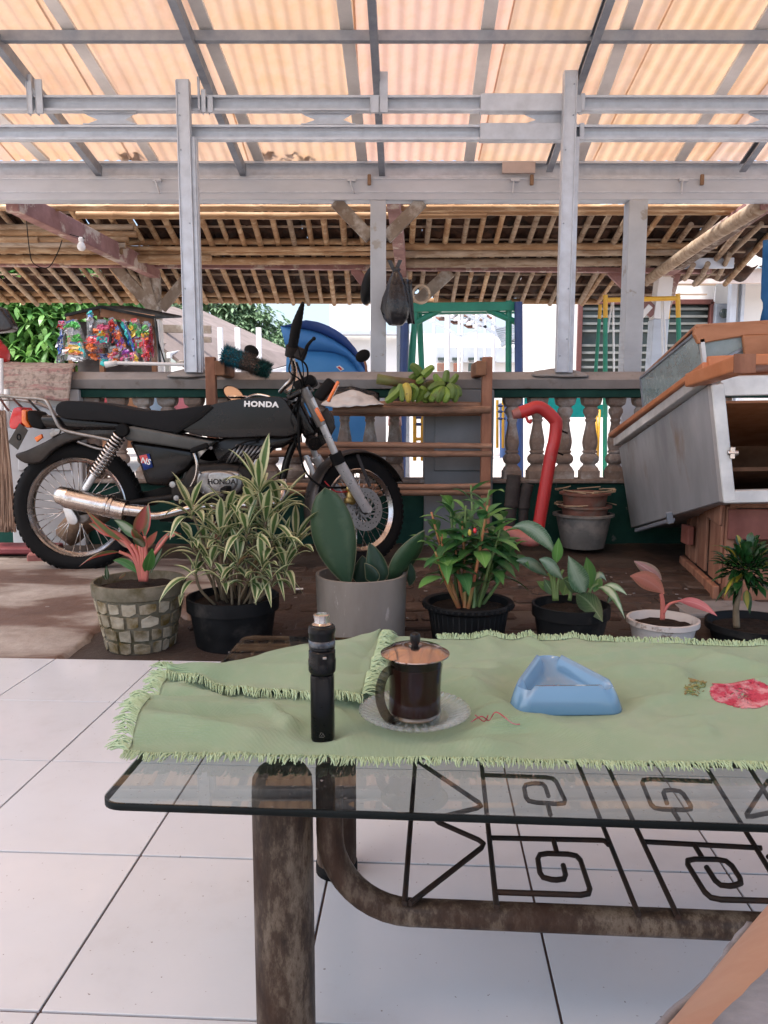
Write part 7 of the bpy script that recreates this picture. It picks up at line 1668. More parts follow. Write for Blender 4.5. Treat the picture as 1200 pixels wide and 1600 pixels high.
# ================================================================ GLASS TABLE
ZT = .434
A0 = onz(152, 1254, ZT); UXt = V((.9979, -.065, 0)).normalized(); UYt = V((.068, .9977, 0)).normalized()
WL, WD = 1.28, .632
def tp_(u, v, z=0): return V((A0.x, A0.y, ZT + z)) + UXt * u + UYt * v
tab = thing('glass_table', 'low table with tinted glass top, rusty metal legs and a shelf of black rods', 'table', (tp_(WL / 2, WD / 2).x, tp_(WL / 2, WD / 2).y, 0))
def glass_top():
    m, nt, b = newmat('tinted_glass'); out = nt.nodes['Material Output']
    g = nt.nodes.new('ShaderNodeBsdfGlossy'); g.inputs['Roughness'].default_value = .015; g.inputs[0].default_value = (.95, .97, .97, 1)
    t = nt.nodes.new('ShaderNodeBsdfTransparent'); t.inputs[0].default_value = (.5, .57, .57, 1)
    fr = nt.nodes.new('ShaderNodeFresnel'); fr.inputs[0].default_value = 1.6
    mx = nt.nodes.new('ShaderNodeMixShader'); nt.links.new(fr.outputs[0], mx.inputs[0]); nt.links.new(t.outputs[0], mx.inputs[1]); nt.links.new(g.outputs[0], mx.inputs[2])
    vec = coords(nt, (1, 1, 1), False); n = noise_n(nt, vec, 9, 6, .7); sp = noise_n(nt, vec, 150, 2, .5)
    df = nt.nodes.new('ShaderNodeBsdfDiffuse'); df.inputs[0].default_value = (.45, .44, .42, 1)
    m2 = nt.nodes.new('ShaderNodeMixShader'); 
    a = mixc(nt, ramp(nt, sp, [(.68, 0.), (.72, 1.)]), ramp(nt, n, [(.4, .0), (.8, .05)]), (.3, .3, .3))
    nt.links.new(a, m2.inputs[0]); nt.links.new(mx.outputs[0], m2.inputs[1]); nt.links.new(df.outputs[0], m2.inputs[2])
    nt.links.new(m2.outputs[0], out.inputs[0]); return m
MT['glass_top'] = glass_top(); MT['glass_edge'] = mat('glass_edge', (.004, .007, .007), (.002, .004, .004), 9, .5, 0, 0, var=0, spec=.15)
out = []; rc_ = .022
for cx, cy_, a0 in ((rc_, rc_, 180), (WL - rc_, rc_, 270), (WL - rc_, WD - rc_, 0), (rc_, WD - rc_, 90)):
    for k in range(7): a = R(a0 + 15 * k); out.append((cx + rc_ * math.cos(a), cy_ + rc_ * math.sin(a)))
n_ = len(out); prof = [(0, -.010), (.0, 0)]
b = MB(); b.add([tp_(x, y) for x, y in out], [tuple(range(n_))])
top = b.build('glass_top', MT['glass_top'], tab)
b = MB(); rings = []
cx, cy_ = WL / 2, WD / 2
for ins, z in ((.002, -.0002), (0, -.0015), (.0, -.008), (.002, -.0095)):
    rings.append([tp_(x + (cx - x) / cx * ins * 1, y + (cy_ - y) / cy_ * ins, z) for x, y in out])
vs = [p for r_ in rings for p in r_]
b.add(vs, [(k * n_ + j, k * n_ + (j + 1) % n_, (k + 1) * n_ + (j + 1) % n_, (k + 1) * n_ + j) for k in range(3) for j in range(n_)]); b.build('glass_edge', MT['glass_edge'], top, smooth=True)
def rust_mat():
    m, nt, b = newmat('rusty_pipe'); vec = coords(nt, (1, 1, .35))
    n = noise_n(nt, vec, 26, 8, .75); n2 = noise_n(nt, vec, 7, 6, .7); n3 = noise_n(nt, vec, 60, 4, .6)
    c = ramp(nt, n, [(.38, (.02, .014, .011)), (.48, (.055, .038, .027)), (.58, (.15, .12, .09)), (.66, (.045, .024, .015))])
    c = mixc(nt, ramp(nt, n2, [(.42, 0.), (.62, .8)]), c, (.04, .02, .013))
    nt.links.new(c, b.inputs['Base Color']); nt.links.new(ramp(nt, n2, [(.4, .35), (.6, .75)]), b.inputs['Roughness']); b.inputs['Metallic'].default_value = .05; b.inputs['Specular IOR Level'].default_value = .2
    bump(nt, b, n3, .4, .001); return m
MT['rust'] = rust_mat(); MT['rod'] = mat('black_rod', (.035, .03, .028), (.07, .04, .028), 30, .55, .2, .3, .0005, var=0)
nl = onz(440, 1203, ZT - .015); fl_ = onz(528, 1344, 0)
lv = (nl - tp_(0, 0)).dot(UYt); lu = (nl - tp_(0, 0)).dot(UXt); fv = (fl_ - tp_(0, 0)).dot(UYt); fu = (fl_ - tp_(0, 0)).dot(UXt)
fv = min(fv, WD - .05)
rl = .037
for (u, v) in ((lu, lv), (fu, fv), (WL - lu, lv), (WL - fu, fv)):
    p = tp_(u, v); b = MB()
    b.lathe([(.0001, 0), (rl * 1.02, 0), (rl * 1.02, .012), (rl, .014), (rl, ZT - .04), (rl * .97, ZT - .024), (rl * .8, ZT - .014), (rl * .4, ZT - .0125), (.0001, ZT - .012)], (p.x, p.y, 0), 32)
    lg = b.build('leg', MT['rust'], tab, smooth=True, auto=50)
    b = MB(); b.lathe([(rl * 1.05, .0005), (rl * 1.05, .018), (rl * 1.0, .02)], (p.x, p.y, 0), 24); b.build('foot_cap', MT['black_rubber'], lg, smooth=True)
ZR = .262; rt_ = .0165
def utube(u0, v, zc=ZR - .022):
    r = .1; P = [tp_(u0, v, -.012), tp_(u0, v, -.05)] + [tp_(u0 + r - r * math.cos(a), v, (zc + r - ZT) - r * math.sin(a)) for a in [PI / 2 * k / 10 for k in range(11)]]
    Q = [tp_(WL - u0 - r + r * math.sin(a), v, (zc + r - ZT) - r * math.cos(a)) for a in [PI / 2 * k / 10 for k in range(11)]] + [tp_(WL - u0, v, -.05), tp_(WL - u0, v, -.012)]
    b = MB(); b.tube(P + Q, rt_, 16); return b.build('side_tube', MT['rust'], tab, smooth=True)
ut = utube(lu + rl + rt_ + .004, lv); utube(fu + rl + rt_, fv)
def rod(pts, name='lattice_rod'):
    P = []
    raw = [onz(x, y, ZR) for x, y in pts]
    # round the corners slightly
    P = [raw[0]]
    for k in range(1, len(raw) - 1):
        a, b_, c = raw[k - 1], raw[k], raw[k + 1]; f = min(.014, (a - b_).length * .4, (c - b_).length * .4)
        p, q = b_ + (a - b_).normalized() * f, b_ + (c - b_).normalized() * f
        P += [p, (p + b_ * 2 + q) / 4, q]
    P.append(raw[-1])
    b = MB(); b.tube(P, .0036, 8); return b.build(name, MT['rod'], tab, smooth=True, auto=50)
far_v = 0
def ext(p, q, to=1100):
    """carry a rod on to the far side tube"""
    a, b_ = onz(*p, ZR), onz(*q, ZR); d = (b_ - a); y = tp_(0, fv).y; t = (y - a.y) / d.y; e = a + d * t; return e
def longrod(p_near, p_far):
    a = onz(*p_near, ZR); e = ext(p_near, p_far); b = MB(); b.tube([a, e], .0036, 8); return b.build('lattice_rod', MT['rod'], tab, smooth=True, auto=50)
for pn_, pf_ in (((632, 1412), (649, 1189)), ((776, 1418), (752, 1190)), ((998, 1430), (905, 1198)), ((1060, 1434), (950, 1199)), ((1252, 1440), (1108, 1206)), ((1330, 1450), (1175, 1206))): longrod(pn_, pf_)
rod([(640, 1412), (761, 1318), (674, 1280), (757, 1260), (652, 1189)])
rod([(765, 1309), (945, 1313), (951, 1320)]); rod([(757, 1211), (866, 1215), (886, 1257), (823, 1253), (818, 1225), (850, 1223), (857, 1244)])
rod([(856, 1257), (860, 1273)]); rod([(865, 1313), (870, 1332)])
rod([(776, 1394), (925, 1399), (904, 1335), (839, 1333), (845, 1373), (886, 1376), (880, 1352)])
rod([(1190, 1325), (1003, 1315)]); rod([(1085, 1320), (1097, 1340)])
rod([(1215, 1408), (1108, 1405), (1069, 1342), (1137, 1343), (1163, 1382), (1124, 1386), (1104, 1355)])
rod([(1112, 1221), (1001, 1217), (1020, 1264), (1084, 1266), (1064, 1235), (1035, 1234), (1042, 1255)]); rod([(1051, 1266), (1060, 1280)])
rod([(1200, 1220), (1163, 1278), (1240, 1262)]); rod([(1200, 1338), (1300, 1420)])
rod([(962, 1198), (962, 1198 + .5)]) if False else None

# ---- green fringed runner
CZ = ZT + .004
def weave_mat():
    m, nt, b = newmat('green_weave'); tc = nt.nodes.new('ShaderNodeTexCoord'); vec = tc.outputs['Object']
    ws = []
    for ax in 'XY':
        w = nt.nodes.new('ShaderNodeTexWave'); w.bands_direction = ax; w.inputs['Scale'].default_value = 210; w.inputs['Distortion'].default_value = 1.2; nt.links.new(vec, w.inputs[0]); ws.append(w.outputs['Fac'])
    mu = nt.nodes.new('ShaderNodeMath'); mu.operation = 'MULTIPLY'; nt.links.new(ws[0], mu.inputs[0]); nt.links.new(ws[1], mu.inputs[1])
    n = noise_n(nt, vec, 5, 6, .6); n2 = noise_n(nt, vec, 40, 5, .7)
    c = ramp(nt, n, [(.3, (.29, .45, .25)), (.5, (.34, .51, .29)), (.7, (.39, .52, .32))])
    c = mixc(nt, ramp(nt, mu.outputs[0], [(.1, .3), (.6, 0.)]), c, (.2, .28, .14))
    c = mixc(nt, ramp(nt, n2, [(.5, 0.), (.8, .35)]), c, (.46, .52, .34))
    sp = noise_n(nt, vec, 26, 2, .5); c = mixc(nt, ramp(nt, sp, [(.77, 0.), (.8, .8)]), c, (.14, .15, .07))
    nt.links.new(c, b.inputs['Base Color']); b.inputs['Roughness'].default_value = .95; b.inputs['Sheen Weight'].default_value = .3
    bump(nt, b, mu.outputs[0], .9, .0025); return m
MT['weave'] = weave_mat()
cloth_t = thing('table_runner', 'pale green fringed runner on the glass table, its far left corner folded over', 'tablecloth', tp_(.6, .3))
cA = onz(200, 1180, CZ); cB = onz(262, 1074, CZ); cF = onz(594, 1000, CZ)
cR0 = onz(600, 1180, CZ); cR1 = onz(1200, 1197, CZ); dn = (cR1 - cR0).normalized(); near_end = cA + (cR1 - cA).normalized() * 1.2
fR0 = onz(700, 1001, CZ); fR1 = onz(1200, 1014, CZ); far_end = fR0 + (fR1 - fR0).normalized() * .75
def wr(p):    # wrinkles
    q = V((p.x, p.y, 0)); e = 1
    h = .005 * (1 + noise.noise(q * 7)) + .03 * (1 - min(1, 3.2 * abs(noise.noise(V((p.x * 5 + p.y * 6, p.y * 15 - p.x * 4, 2)))))) * max(0, .35 + noise.noise(q * 5)) + .0011 * noise.noise(q * 45) + .02 * (1 - min(1, 4 * abs(noise.noise(V((p.x * 9 - p.y * 5, p.x * 5 + p.y * 12, 5)))))) * max(0, noise.noise(q * 4 + V((4, 4, 4))) + .2)
    return h
def settle(h, p):     # flat where things stand
    for c, r in objs_flat:
        d = (V((p.x, p.y, 0)) - V((c.x, c.y, 0))).length
        if d < r * 1.7: h *= max(.0, min(1, (d - r) / (r * .7)))
    return h
vp = onz(505, 1150, ZT); mg_ = onz(648, 1124, ZT); ash = onz(882, 1090, ZT)
objs_flat = [(vp, .028), (mg_, .075), (ash, .08)]
# left edge runs A-B, then the fold line B-F; sweep rows from the near edge to the far edge
def leftb(t): # t 0 near .. 1 far along depth
    return cA.lerp(cB, t / .52) if t < .52 else cB.lerp(cF, (t - .52) / .48)
def runner(u, v):
    L_ = leftb(v)
    Rr = near_end.lerp(far_end, v)
    # straighten: near edge at v=0 follows A..near_end, far edge v=1 follows F..far_end
    u2 = u
    p = L_.lerp(Rr, u2)
    h = settle(wr(p), p); edge = min(1, min(u * 40, 1), )
    return V((p.x, p.y, CZ + h * min(1, .25 + 6 * min(v, 1 - v + .1))))
b = MB(); b.grid(runner, 190, 90); b.build('cloth', MT['weave'], cloth_t, smooth=True, solid=.0016)
# folded flap: triangle B, F and the turned-over corner C
cC = onz(566, 1100, CZ + .006)
def flap(u, v):
    # u along B-F, v from fold (0) to the corner edge (1)
    p0 = cB.lerp(cF, u); 
    # region bounded by B-C and C-F
    q = cB.lerp(cC, u / .62) if u < .62 else cC.lerp(cF, (u - .62) / .38)
    p = p0.lerp(q, v); puff = .012 * math.sin(min(1, v * 1.25) * PI) * (1 - u * .5) + .003 * noise.noise(V((p.x * 20, p.y * 20, 9))) + .006 * (1 - v) * .3
    wv_ = .006 * max(0, math.sin(u * 11 + 1)) * v * (1 - u)
    return V((p.x, p.y, CZ + .009 + wr(p) * .6 + puff + wv_))
b = MB(); b.grid(flap, 70, 26); b.build('folded_corner', MT['weave'], cloth_t, smooth=True, solid=.0016)
# rounded fold joining the two layers
def foldf(u, v):
    top_ = flap(u, 0); s = leftb(.52 + .48 * u); lo_ = runner(0, .52 + .48 * u)
    a = PI * v; out_ = V((-.4, 1, 0)).normalized() * (.007 * math.sin(a)); return top_.lerp(lo_, (1 - math.cos(a)) / 2) + out_
b = MB(); b.grid(foldf, 50, 8); b.build('fold', MT['weave'], cloth_t, smooth=True, solid=.001)
MT['fringe'] = mat('green_fringe', (.38, .5, .32), (.3, .4, .23), 60, .95, 0, .3, .001, var=0)
def fringe(path, outd, n, L0, L1, lift=.0, name='fringe', jit=.5, zfall=.0):
    b = MB()
    for k in range(n):
        t = (k + rnd(-.4, .4)) / n; s = max(0, min(.9999, t)) * (len(path) - 1); i = int(s); p = path[i].lerp(path[i + 1], s - i)
        tg = (path[i + 1] - path[i]).normalized(); o = outd(t) if callable(outd) else V(outd); cl = .6 * noise.noise(V((t * n / 9, 3, 1)))
        L_ = rnd(L0, L1); d = (o + tg * (cl + rnd(-jit, jit) * .4)).normalized(); P = []
        for j in range(5):
            q = j / 4; P.append(p + d * (L_ * q) + tg * (rnd(-.0012, .0012)) + V((0, 0, lift * math.sin(PI * q) * rnd(.3, 1.2) - zfall * q * q + .001)))
        r0 = rnd(.0009, .0015); b.tube(P, [r0, r0, r0 * .95, r0 * .9, r0 * .4], 4, caps=False)
    o = b.build(name, MT['fringe'], cloth_t, smooth=True); o['kind'] = 'stuff'; return o
near_path = [runner(k / 60, 0) for k in range(61)]
fringe(near_path, -UYt, 900, .012, .026, .004)
left_path = [runner(0, .52 * k / 20) for k in range(21)]
fringe(left_path, (-UXt + UYt * .25), 190, .022, .036, .006, zfall=.002)
cap = [runner(0, .5), cB, flap(.04, 0)]
fringe([cB + V((0, 0, .004)), flap(.02, .0), flap(.06, .0)], (-UXt * 1 + UYt * .5), 40, .03, .05, .01)
far_path = [runner(.12 + .88 * k / 60, 1) for k in range(61)]
fringe(far_path, UYt, 560, .012, .024, .008)
right_path = [runner(1, k / 30) for k in range(31)]
fringe(right_path, UXt, 260, .018, .03, .006)
e1 = [flap(.62 * k / 30, 1) for k in range(31)]
fringe(e1, lambda t: (-UYt + UXt * .25), 230, .016, .026, .004, zfall=.005)
e2 = [flap(.62 + .38 * k / 30, 1) for k in range(31)]
fringe(e2, lambda t: (UXt + UYt * .15), 210, .022, .034, .006, zfall=.004)
# embroidered flower at right and loose red thread
fm = mat('red_embroidery', (.42, .04, .07), (.55, .26, .27), 60, .9, 0, .5, .001, var=0, lo=.45, hi=.6)
c = onz(1162, 1090, CZ + .008); b = MB()
for k in range(2200):
    a = rnd(0, 2 * PI); q = math.sqrt(rnd(0, 1)); rr = (.042 + .005 * abs(math.sin(a * 2.5))) * q ** .8; p = c + V((math.cos(a) * rr * .95, math.sin(a) * rr * .8, 0)); p.z = CZ + wr(p) + .0012
    d = V((math.cos(a + rnd(-.5, .5)), math.sin(a + rnd(-.5, .5)), 0)) * .0035; b.tube([p - d, p + V((0, 0, .0006)), p + d], .0007, 4)
o = b.build('embroidered_flower', fm, cloth_t, smooth=True)
gm = mat('green_embroidery', (.16, .22, .06), (.3, .12, .06), 60, .9, var=0); b = MB()
for k in range(60):
    p = onz(1085 + rnd(-16, 16), 1092 + rnd(-6, 6), CZ); p.z = CZ + wr(p) + .002; d = V((rnd(-.005, .005), rnd(-.005, .005), 0)); b.tube([p - d, p + d], .0009, 4)
b.build('embroidered_leaf', gm, cloth_t)
for pts in ([(736, 1139), (752, 1142), (764, 1139), (775, 1143), (800, 1146), (812, 1146)], [(742, 1143), (756, 1139), (762, 1142)]):
    P = [];
    for x, y in pts: p = onz(x, y, CZ); p.z = CZ + wr(p) + .003; P.append(p)
    b = MB(); b.tube(smoothpath(P, 4), .0008, 5); b.build('red_thread', fm, cloth_t)

# ---- vape
ZS = CZ + .0022
vb = onz(504.5, 1153, ZS); Yv = vb.y; kx = ppm(Yv) * 1 / (1 + .0)   # px per metre is a little lower at table height
def pm(Y, z): d = EYE.z - z; return 1200 / (Y * math.cos(TILT) + d * math.sin(TILT))
rv = 19 / pm(Yv, ZT + .06)
vz = lambda py: at(505, py, Yv).z
vp_t = thing('vape', 'tall black cylindrical vaping device with silver mouthpiece, standing on the green cloth', 'vape', (vb.x, Yv, ZS))
b = MB(); z0, z1 = ZS, vz(1052)
def rsq(a, z): p = 5; return (abs(math.cos(a)) ** p + abs(math.sin(a)) ** p) ** (-1 / p) * .97
MT['vape_black'] = mat('vape_black', (.004, .004, .0045), (.007, .007, .008), 20, .3, 0, .03, .0004, var=0, coat=.06, rvar=.06, spec=.2)
b.lathe([(.0001, z0), (rv * .93, z0), (rv, z0 + .003), (rv, z1 - .004), (rv * .95, z1), (.0001, z1)], (vb.x, Yv, 0), 40, wob=lambda a, z: 1 + (rsq(a, z) - 1) * .6); b.build('body', MT['vape_black'], vp_t, smooth=True, auto=45)
b = MB(); zs = [vz(q) for q in (1052, 1048, 1046, 1030, 1028, 1016, 1014, 1012, 990, 988, 984, 979, 977)]
rr = [.93, 1.1, 1.14, 1.16, 1.12, 1.12, 1.0, 1.08, 1.08, 1.12, 1.15, 1.12, 1.0]
b.lathe([(.0001, zs[0])] + [(rv * q * .98, z) for q, z in zip(rr, zs)] + [(.0001, zs[-1])], (vb.x, Yv, 0), 40); tk = b.build('tank', MT['vape_black'], vp_t, smooth=True, auto=30)
b = MB(); za, zb_ = vz(1008), vz(998); b.lathe([(rv * 1.085, za), (rv * 1.09, za + .0005), (rv * 1.09, zb_), (rv * 1.085, zb_)], (vb.x, Yv, 0), 40, closed=True); b.build('band', mat('vape_band', (.14, .15, .16), (.03, .03, .035), 60, .3, .6, var=0), tk, smooth=True)
b = MB(); za = vz(977); rp_ = rv * .72
b.lathe([(rp_ * 1.1, za), (rp_ * 1.15, za + .002), (rp_ * .85, za + .004), (rp_ * .85, za + .008), (rp_ * .95, vz(960)), (rp_ * .7, vz(959)), (rp_ * .55, za + .004)], (vb.x, Yv, 0), 28); b.build('mouthpiece', MT['chrome'], vp_t, smooth=True, auto=40)
b = MB(); b.lathe([(.0001, vz(965)), (rp_ * .62, vz(963.5)), (rp_ * .7, vz(961))], (vb.x, Yv, 0), 20); b.build('opening', mat('pale_green_resin', (.35, .42, .25), (.3, .36, .2), 9, .3, var=0), vp_t, smooth=True)
lg = MB(); q = V((vb.x, Yv - rv * 1.0 - .0006, vz(1141)))
for k in range(3):
    a0, a1 = R(90 + 120 * k + 12), R(90 + 120 * (k + 1) - 12); r0 = .0046
    p0, p1 = q + V((math.cos(R(90 + 120 * k)) * r0, 0, math.sin(R(90 + 120 * k)) * r0)), q + V((math.cos(R(210 + 120 * k)) * r0, 0, math.sin(R(210 + 120 * k)) * r0)); lg.bar(p0.lerp(p1, .1), p0.lerp(p1, .8), .0004, .0011, (0, 1, 0))
lg.bar(q + V((-.001, 0, -.001)), q + V((.001, 0, .001)), .0004, .0012, (0, 1, 0)); lg.build('logo', MT['alloy'], vp_t)
b = MB(); b.box((vb.x + rv * .3, Yv - rv * 1.09, vz(1022)), (.005, .002, .003)); b.build('button', MT['alloy'], vp_t, bevel=.0005)

# ---- saucer and glass mug of black coffee
gl = None
def glassm(name, tint, ior=1.45, mix_=.0, rough=.0):
    m, nt, b = newmat(name); out = nt.nodes['Material Output']
    t = nt.nodes.new('ShaderNodeBsdfTransparent'); t.inputs[0].default_value = (*tint, 1)
    g = nt.nodes.new('ShaderNodeBsdfGlossy'); g.inputs['Roughness'].default_value = .03 + rough
    lw = nt.nodes.new('ShaderNodeLayerWeight'); lw.inputs[0].default_value = .5
    f = ramp(nt, lw.outputs['Facing'], [(0., .015), (.5, .03), (.82, .25), (1., .85)])
    mx = nt.nodes.new('ShaderNodeMixShader'); nt.links.new(f, mx.inputs[0]); nt.links.new(t.outputs[0], mx.inputs[1]); nt.links.new(g.outputs[0], mx.inputs[2])
    if mix_:
        df = nt.nodes.new('ShaderNodeBsdfDiffuse'); df.inputs[0].default_value = (.8, .84, .85, 1); m3 = nt.nodes.new('ShaderNodeMixShader'); m3.inputs[0].default_value = mix_
        nt.links.new(mx.outputs[0], m3.inputs[1]); nt.links.new(df.outputs[0], m3.inputs[2]); mx = m3
    nt.links.new(mx.outputs[0], out.inputs[0]); return m
MT['clear_glass'] = glassm('clear_glass', (.96, .97, .97)); MT['crystal'] = glassm('pressed_crystal', (.985, .99, .99), rough=.0, mix_=.09)
sc = onz(648, 1127, ZS); Ys = sc.y; k_ = pm(Ys, ZT); rs = 87 / k_
sau = thing('glass_saucer', 'clear pressed glass saucer with radiating ribs under the coffee mug', 'saucer', (sc.x, Ys, ZS))
def ribw(a, z): return 1 + (.012 * math.sin(a * 40) if z > ZS + .008 else 0)
b = MB(); b.lathe([(.0001, ZS + .001), (rs * .5, ZS + .0005), (rs * .56, ZS + .003), (rs * .8, ZS + .009), (rs, ZS + .017), (rs * .99, ZS + .0185), (rs * .78, ZS + .012), (rs * .54, ZS + .006), (rs * .48, ZS + .0045), (.0001, ZS + .0045)], (sc.x, Ys, 0), 160, wob=ribw); b.build('plate', MT['crystal'], sau, smooth=True)
b = MB()
for k in range(40):
    a = 2 * PI * k / 40; c0, c1 = V((math.cos(a), math.sin(a), 0)), None; b.tube([V((sc.x, Ys, ZS + .0085)) + c0 * rs * .6, V((sc.x, Ys, ZS + .0175)) + c0 * rs * .95], [.0016, .003], 5)
for k in range(16):
    a = 2 * PI * k / 16; c0 = V((math.cos(a), math.sin(a), 0)); b.tube([V((sc.x, Ys, ZS + .0055)) + c0 * rs * .12, V((sc.x, Ys, ZS + .006)) + c0 * rs * .46], [.001, .0022], 5)
b.build('ribs', MT['crystal'], sau, smooth=True)
mug = thing('coffee_mug', 'glass mug of black coffee with a steel lid and black knob, on the glass saucer', 'mug', (sc.x, Ys, ZS + .006))
mz = lambda py: at(648, py, Ys).z
zb_, zt_ = ZS + .0062, mz(1022)
rm = 44 / pm(Ys, ZT + .06); Hm = zt_ - zb_
outer = [(.84, 0), (.93, .015), (.965, .05), (.945, .12), (.93, .3), (.93, .5), (.95, .7), (1.0, .88), (1.06, 1.0)]
b = MB(); P = [(.0001, zb_)] + [(rm * r, zb_ + Hm * t) for r, t in outer] + [(rm * (1.06 - .018), zt_)] + [(rm * (r - .018), zb_ + Hm * t) for r, t in outer[::-1][1:-2]] + [(rm * .8, zb_ + Hm * .13), (.0001, zb_ + Hm * .12)]
b.lathe(P, (sc.x, Ys, 0), 48); b.build('glass_body', MT['clear_glass'], mug, smooth=True, auto=50)
b = MB(); P = [(.0001, zb_ + Hm * .125), (rm * .8, zb_ + Hm * .135)] + [(rm * (r - .022), zb_ + Hm * t) for r, t in outer[3:7]] + [(rm * .955, zb_ + Hm * .84), (.0001, zb_ + Hm * .84)]
b.lathe(P, (sc.x, Ys, 0), 40); b.build('coffee', mat('black_coffee', (.022, .004, .003), (.016, .003, .002), 5, .5, 0, 0, var=0, spec=.1), mug, smooth=True, auto=40)
b = MB(); b.lathe([(.0001, zb_ + .002), (rm * .82, zb_ + .003), (rm * .86, zb_ + Hm * .06), (rm * .8, zb_ + Hm * .11), (.0001, zb_ + Hm * .115)], (sc.x, Ys, 0), 36); b.build('thick_base', mat('amber_base', (.3, .17, .09), (.2, .11, .06), 9, .15, 0, 0, var=0, coat=.5), mug, smooth=True, auto=50)
b = MB(); P = [at(613, 1046, Ys - .012), at(603, 1052, Ys - .02), at(595, 1070, Ys - .024), at(594, 1094, Ys - .024), at(602, 1116, Ys - .02), at(614, 1128, Ys - .012)]
b.tube(smoothpath(P, 6), .0062, 12); b.tube([at(613, 1128, Ys - .012), at(624, 1120, Ys - .02)], [.008, .0055], 10); b.build('handle', glassm('handle_glass', (.5, .46, .44)), mug, smooth=True)
b = MB(); rl_ = 54 / pm(Ys, ZT + .11); b.lathe([(rl_ * .9, zt_ - .002), (rl_, zt_ + .0005), (rl_ * 1.0, zt_ + .002), (rl_ * .93, zt_ + .0035), (rl_ * .75, zt_ + .009), (rl_ * .4, zt_ + .0125), (rl_ * .16, zt_ + .0125), (.0001, zt_ + .0105)], (sc.x, Ys, 0), 48)
ld = b.build('lid', mat('steel_lid', (.5, .37, .31), (.4, .28, .23), 6, .2, 1, .02, .001, var=0), mug, smooth=True, auto=50)
b = MB(); b.lathe([(.0001, zt_ + .01), (.0055, zt_ + .0105), (.0045, zt_ + .013), (.0068, zt_ + .017), (.0068, zt_ + .026), (.005, zt_ + .0285), (.0001, zt_ + .029)], (sc.x, Ys, 0), 20); b.build('knob', MT['vape_black'], ld, smooth=True, auto=60)

# ---- blue ceramic ashtray
MT['blue_glaze'] = mat('blue_glazed_ceramic', (.14, .27, .4), (.12, .24, .36), 5, .18, 0, .04, .001, var=0, coat=.5, rvar=.05)
v0, v1, v2 = onz(806, 1112, ZS), onz(962, 1110, ZS), onz(850, 1046, ZS)
ctr = (v0 + v1 + v2) / 3; hz = .037
at_t = thing('ashtray', 'pale blue glazed three cornered ceramic ashtray on the green cloth', 'ashtray', ctr)
def tri(scale, rad, n=14):
    vv = [ctr + (v - ctr) * scale * 1.2 for v in (v0, v1, v2)]; out = []
    for k in range(3):
        a, b_, c = vv[k - 1], vv[k], vv[(k + 1) % 3]; d1, d2 = (a - b_).normalized(), (c - b_).normalized(); ha = math.acos(max(-1, min(1, d1.dot(d2)))) / 2
        bis = (d1 + d2).normalized(); cen = b_ + bis * (rad / math.sin(ha)); s_ = b_ + d1 * (rad / math.tan(ha)) - cen; e_ = b_ + d2 * (rad / math.tan(ha)) - cen
        for j in range(n + 1):
            t = j / n; q = s_.lerp(e_, t); q = q.normalized() * rad; out.append((cen + q, abs(t - .5)))
        nxt = None
    # add side midpoints for even bulge
    return out
rings = [(1.06, .022, 0, 0), (1.08, .024, .003, 0), (1.0, .024, hz * .6, 0), (.94, .024, hz - .005, 0), (.9, .023, hz, 1), (.82, .02, hz, 1), (.74, .016, hz - .006, 1), (.66, .013, hz * .5, 0), (.6, .012, .012, 0), (.4, .01, .009, 0)]
b = MB(); vs = []; n_ = 0
for s_, rd, z, notch in rings:
    T_ = tri(s_, rd); n_ = len(T_)
    for p, t in T_:
        dip = notch * .012 * max(0, 1 - (t / .28) ** 2) if notch else 0
        vs.append(V((p.x, p.y, ZS + z - dip)))
b.add(vs, [(k * n_ + j, k * n_ + (j + 1) % n_, (k + 1) * n_ + (j + 1) % n_, (k + 1) * n_ + j) for k in range(len(rings) - 1) for j in range(n_)] + [tuple(range((len(rings) - 1) * n_, len(rings) * n_))])
b.build('dish', MT['blue_glaze'], at_t, smooth=True, auto=60)
b = MB()
for k in range(50):
    a = rnd(0, 6.28); q = rnd(0, .018); p = ctr + V((math.cos(a) * q, math.sin(a) * q, .0105)); b.box(p, (rnd(.001, .003), rnd(.001, .003), .001))
o = b.build('ash', MT['rail'], at_t); o['kind'] = 'stuff'

# ================================================================ SEATED PERSON'S LEG
per = thing('person', 'seated person in grey shorts, only the bare bent knee showing at the lower right corner', 'person', (.42, .2, 0))
def limb(pts, rad, name, m, parent, n=24, sub=1):
    P = smoothpath(pts, 6); rr = []
    for k in range(len(P)):
        s = k / 6; i = min(int(s), len(rad) - 2); f = s - i; rr.append(rad[i] * (1 - f) + rad[i + 1] * f)
    b = MB(); b.tube(P, rr, n); return b, P
KN = onz(1222, 1530, .50); 
eA, eB = at(1040, 1600, .32), at(1200, 1410, .50)
pn_l = (eA - EYE).cross(eB - EYE).normalized()
if pn_l.x < 0: pn_l = -pn_l
dl_ = (eB - eA)
a0_, a1_ = eA + pn_l * .07, eB + pn_l * .062
knee = a0_ + (a1_ - a0_) * 1.62; hip = a0_ - (a1_ - a0_) * 1.9
b, P = limb([hip, a0_.lerp(hip, .5), a0_, a1_, knee, knee + V((.01, .015, -.06)), V((knee.x + .01, knee.y - .02, .2)), V((knee.x, knee.y - .03, .1)), V((knee.x, knee.y - .01, .045)), V((knee.x + .01, knee.y + .07, .035)), V((knee.x + .02, knee.y + .15, .025))],
             [.1, .09, .07, .062, .058, .052, .052, .036, .038, .038, .02], 'body', None, per)
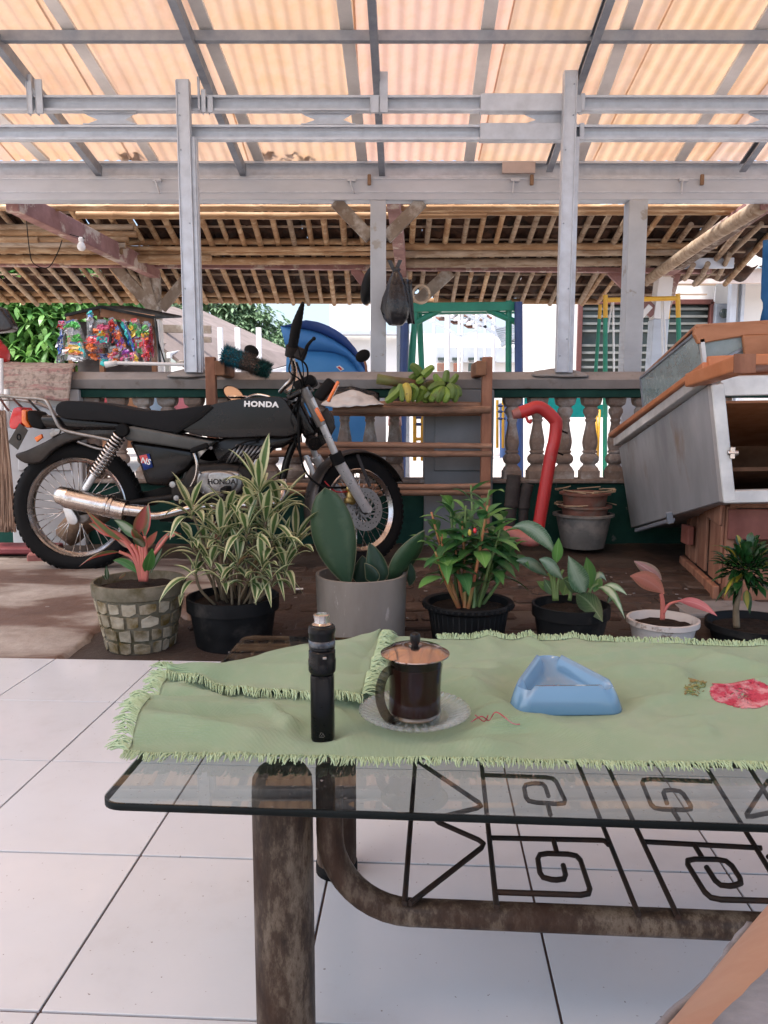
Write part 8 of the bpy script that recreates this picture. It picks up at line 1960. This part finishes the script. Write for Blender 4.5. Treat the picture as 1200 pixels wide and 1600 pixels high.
b2, P2 = limb([V((-.22, -.32, .5)), V((-.3, -.15, .5)), V((-.38, .05, .5)), V((-.44, .16, .48)), V((-.45, .18, .42)), V((-.45, .14, .25)), V((-.45, .12, .1)), V((-.45, .14, .045)), V((-.46, .22, .035)), V((-.47, .3, .025))],
             [.1, .1, .085, .068, .06, .055, .037, .04, .04, .02], 'body', None, per)
b.add(b2.v, b2.f); b.sphere((-.16, -.38, .52), (.2, .15, .14), 20, 12); b.tube([hip, V((-.1, -.38, .52))], [.1, .12], 16); b.sphere((-.16, -.44, .75), (.18, .12, .3), 20, 12)
body = b.build('body', MT['skin'], per, smooth=True)
rm_ = body.modifiers.new('blend', 'REMESH'); rm_.mode = 'VOXEL'; rm_.voxel_size = .008; rm_.use_smooth_shade = True
sm_ = body.modifiers.new('smooth', 'SMOOTH'); sm_.factor = .5; sm_.iterations = 8
def proj(p):
    q = p - EYE; dpt = q.y * math.cos(TILT) - q.z * math.sin(TILT); up_ = q.y * math.sin(TILT) + q.z * math.cos(TILT)
    return (600 + 1200 * q.x / dpt, 800 - 1200 * up_ / dpt) if dpt > .02 else (9e3, 9e3)
# the loose leg of the shorts wraps the thigh, its hem running slantwise across it
axd = (a1_ - a0_).normalized(); sA = (-pn_l - axd * (-pn_l).dot(axd)).normalized(); sB = axd.cross(sA); 
if (EYE - a0_).dot(sB) < 0: sB = -sB
hemf = .62
def shortfn(u, v):
    c_ = hip.lerp(knee, .02 + .86 * u); r_ = .1 + (.066 - .1) * min(1, u * 1.15) + .006
    ph0 = R(48) + R(34) * max(0, (.55 - u)) * -1 + R(112) * max(0, u - .6); ph = ph0 + (R(330) - ph0) * v
    w = 1 + .05 * noise.noise(V((u * 9, math.cos(ph) * 2, math.sin(ph) * 2))) + .02 * noise.noise(V((u * 30, math.cos(ph) * 6, math.sin(ph) * 6)))
    return c_ + (sA * math.cos(ph) + sB * math.sin(ph)) * r_ * w
s1_ = MB(); s1_.grid(shortfn, 60, 60); s1_.sphere((-.16, -.38, .52), (.215, .165, .155), 24, 14); s1_.tube([hip, V((-.1, -.38, .52))], [.112, .135], 20, caps=False)
s1_.tube([V((-.2, -.34, .5)), V((-.3, -.15, .5)), V((-.37, .03, .5))], [.125, .112, .1], 24, caps=False)
o = s1_.build('shorts', MT['denim'], per, smooth=True, solid=.004)
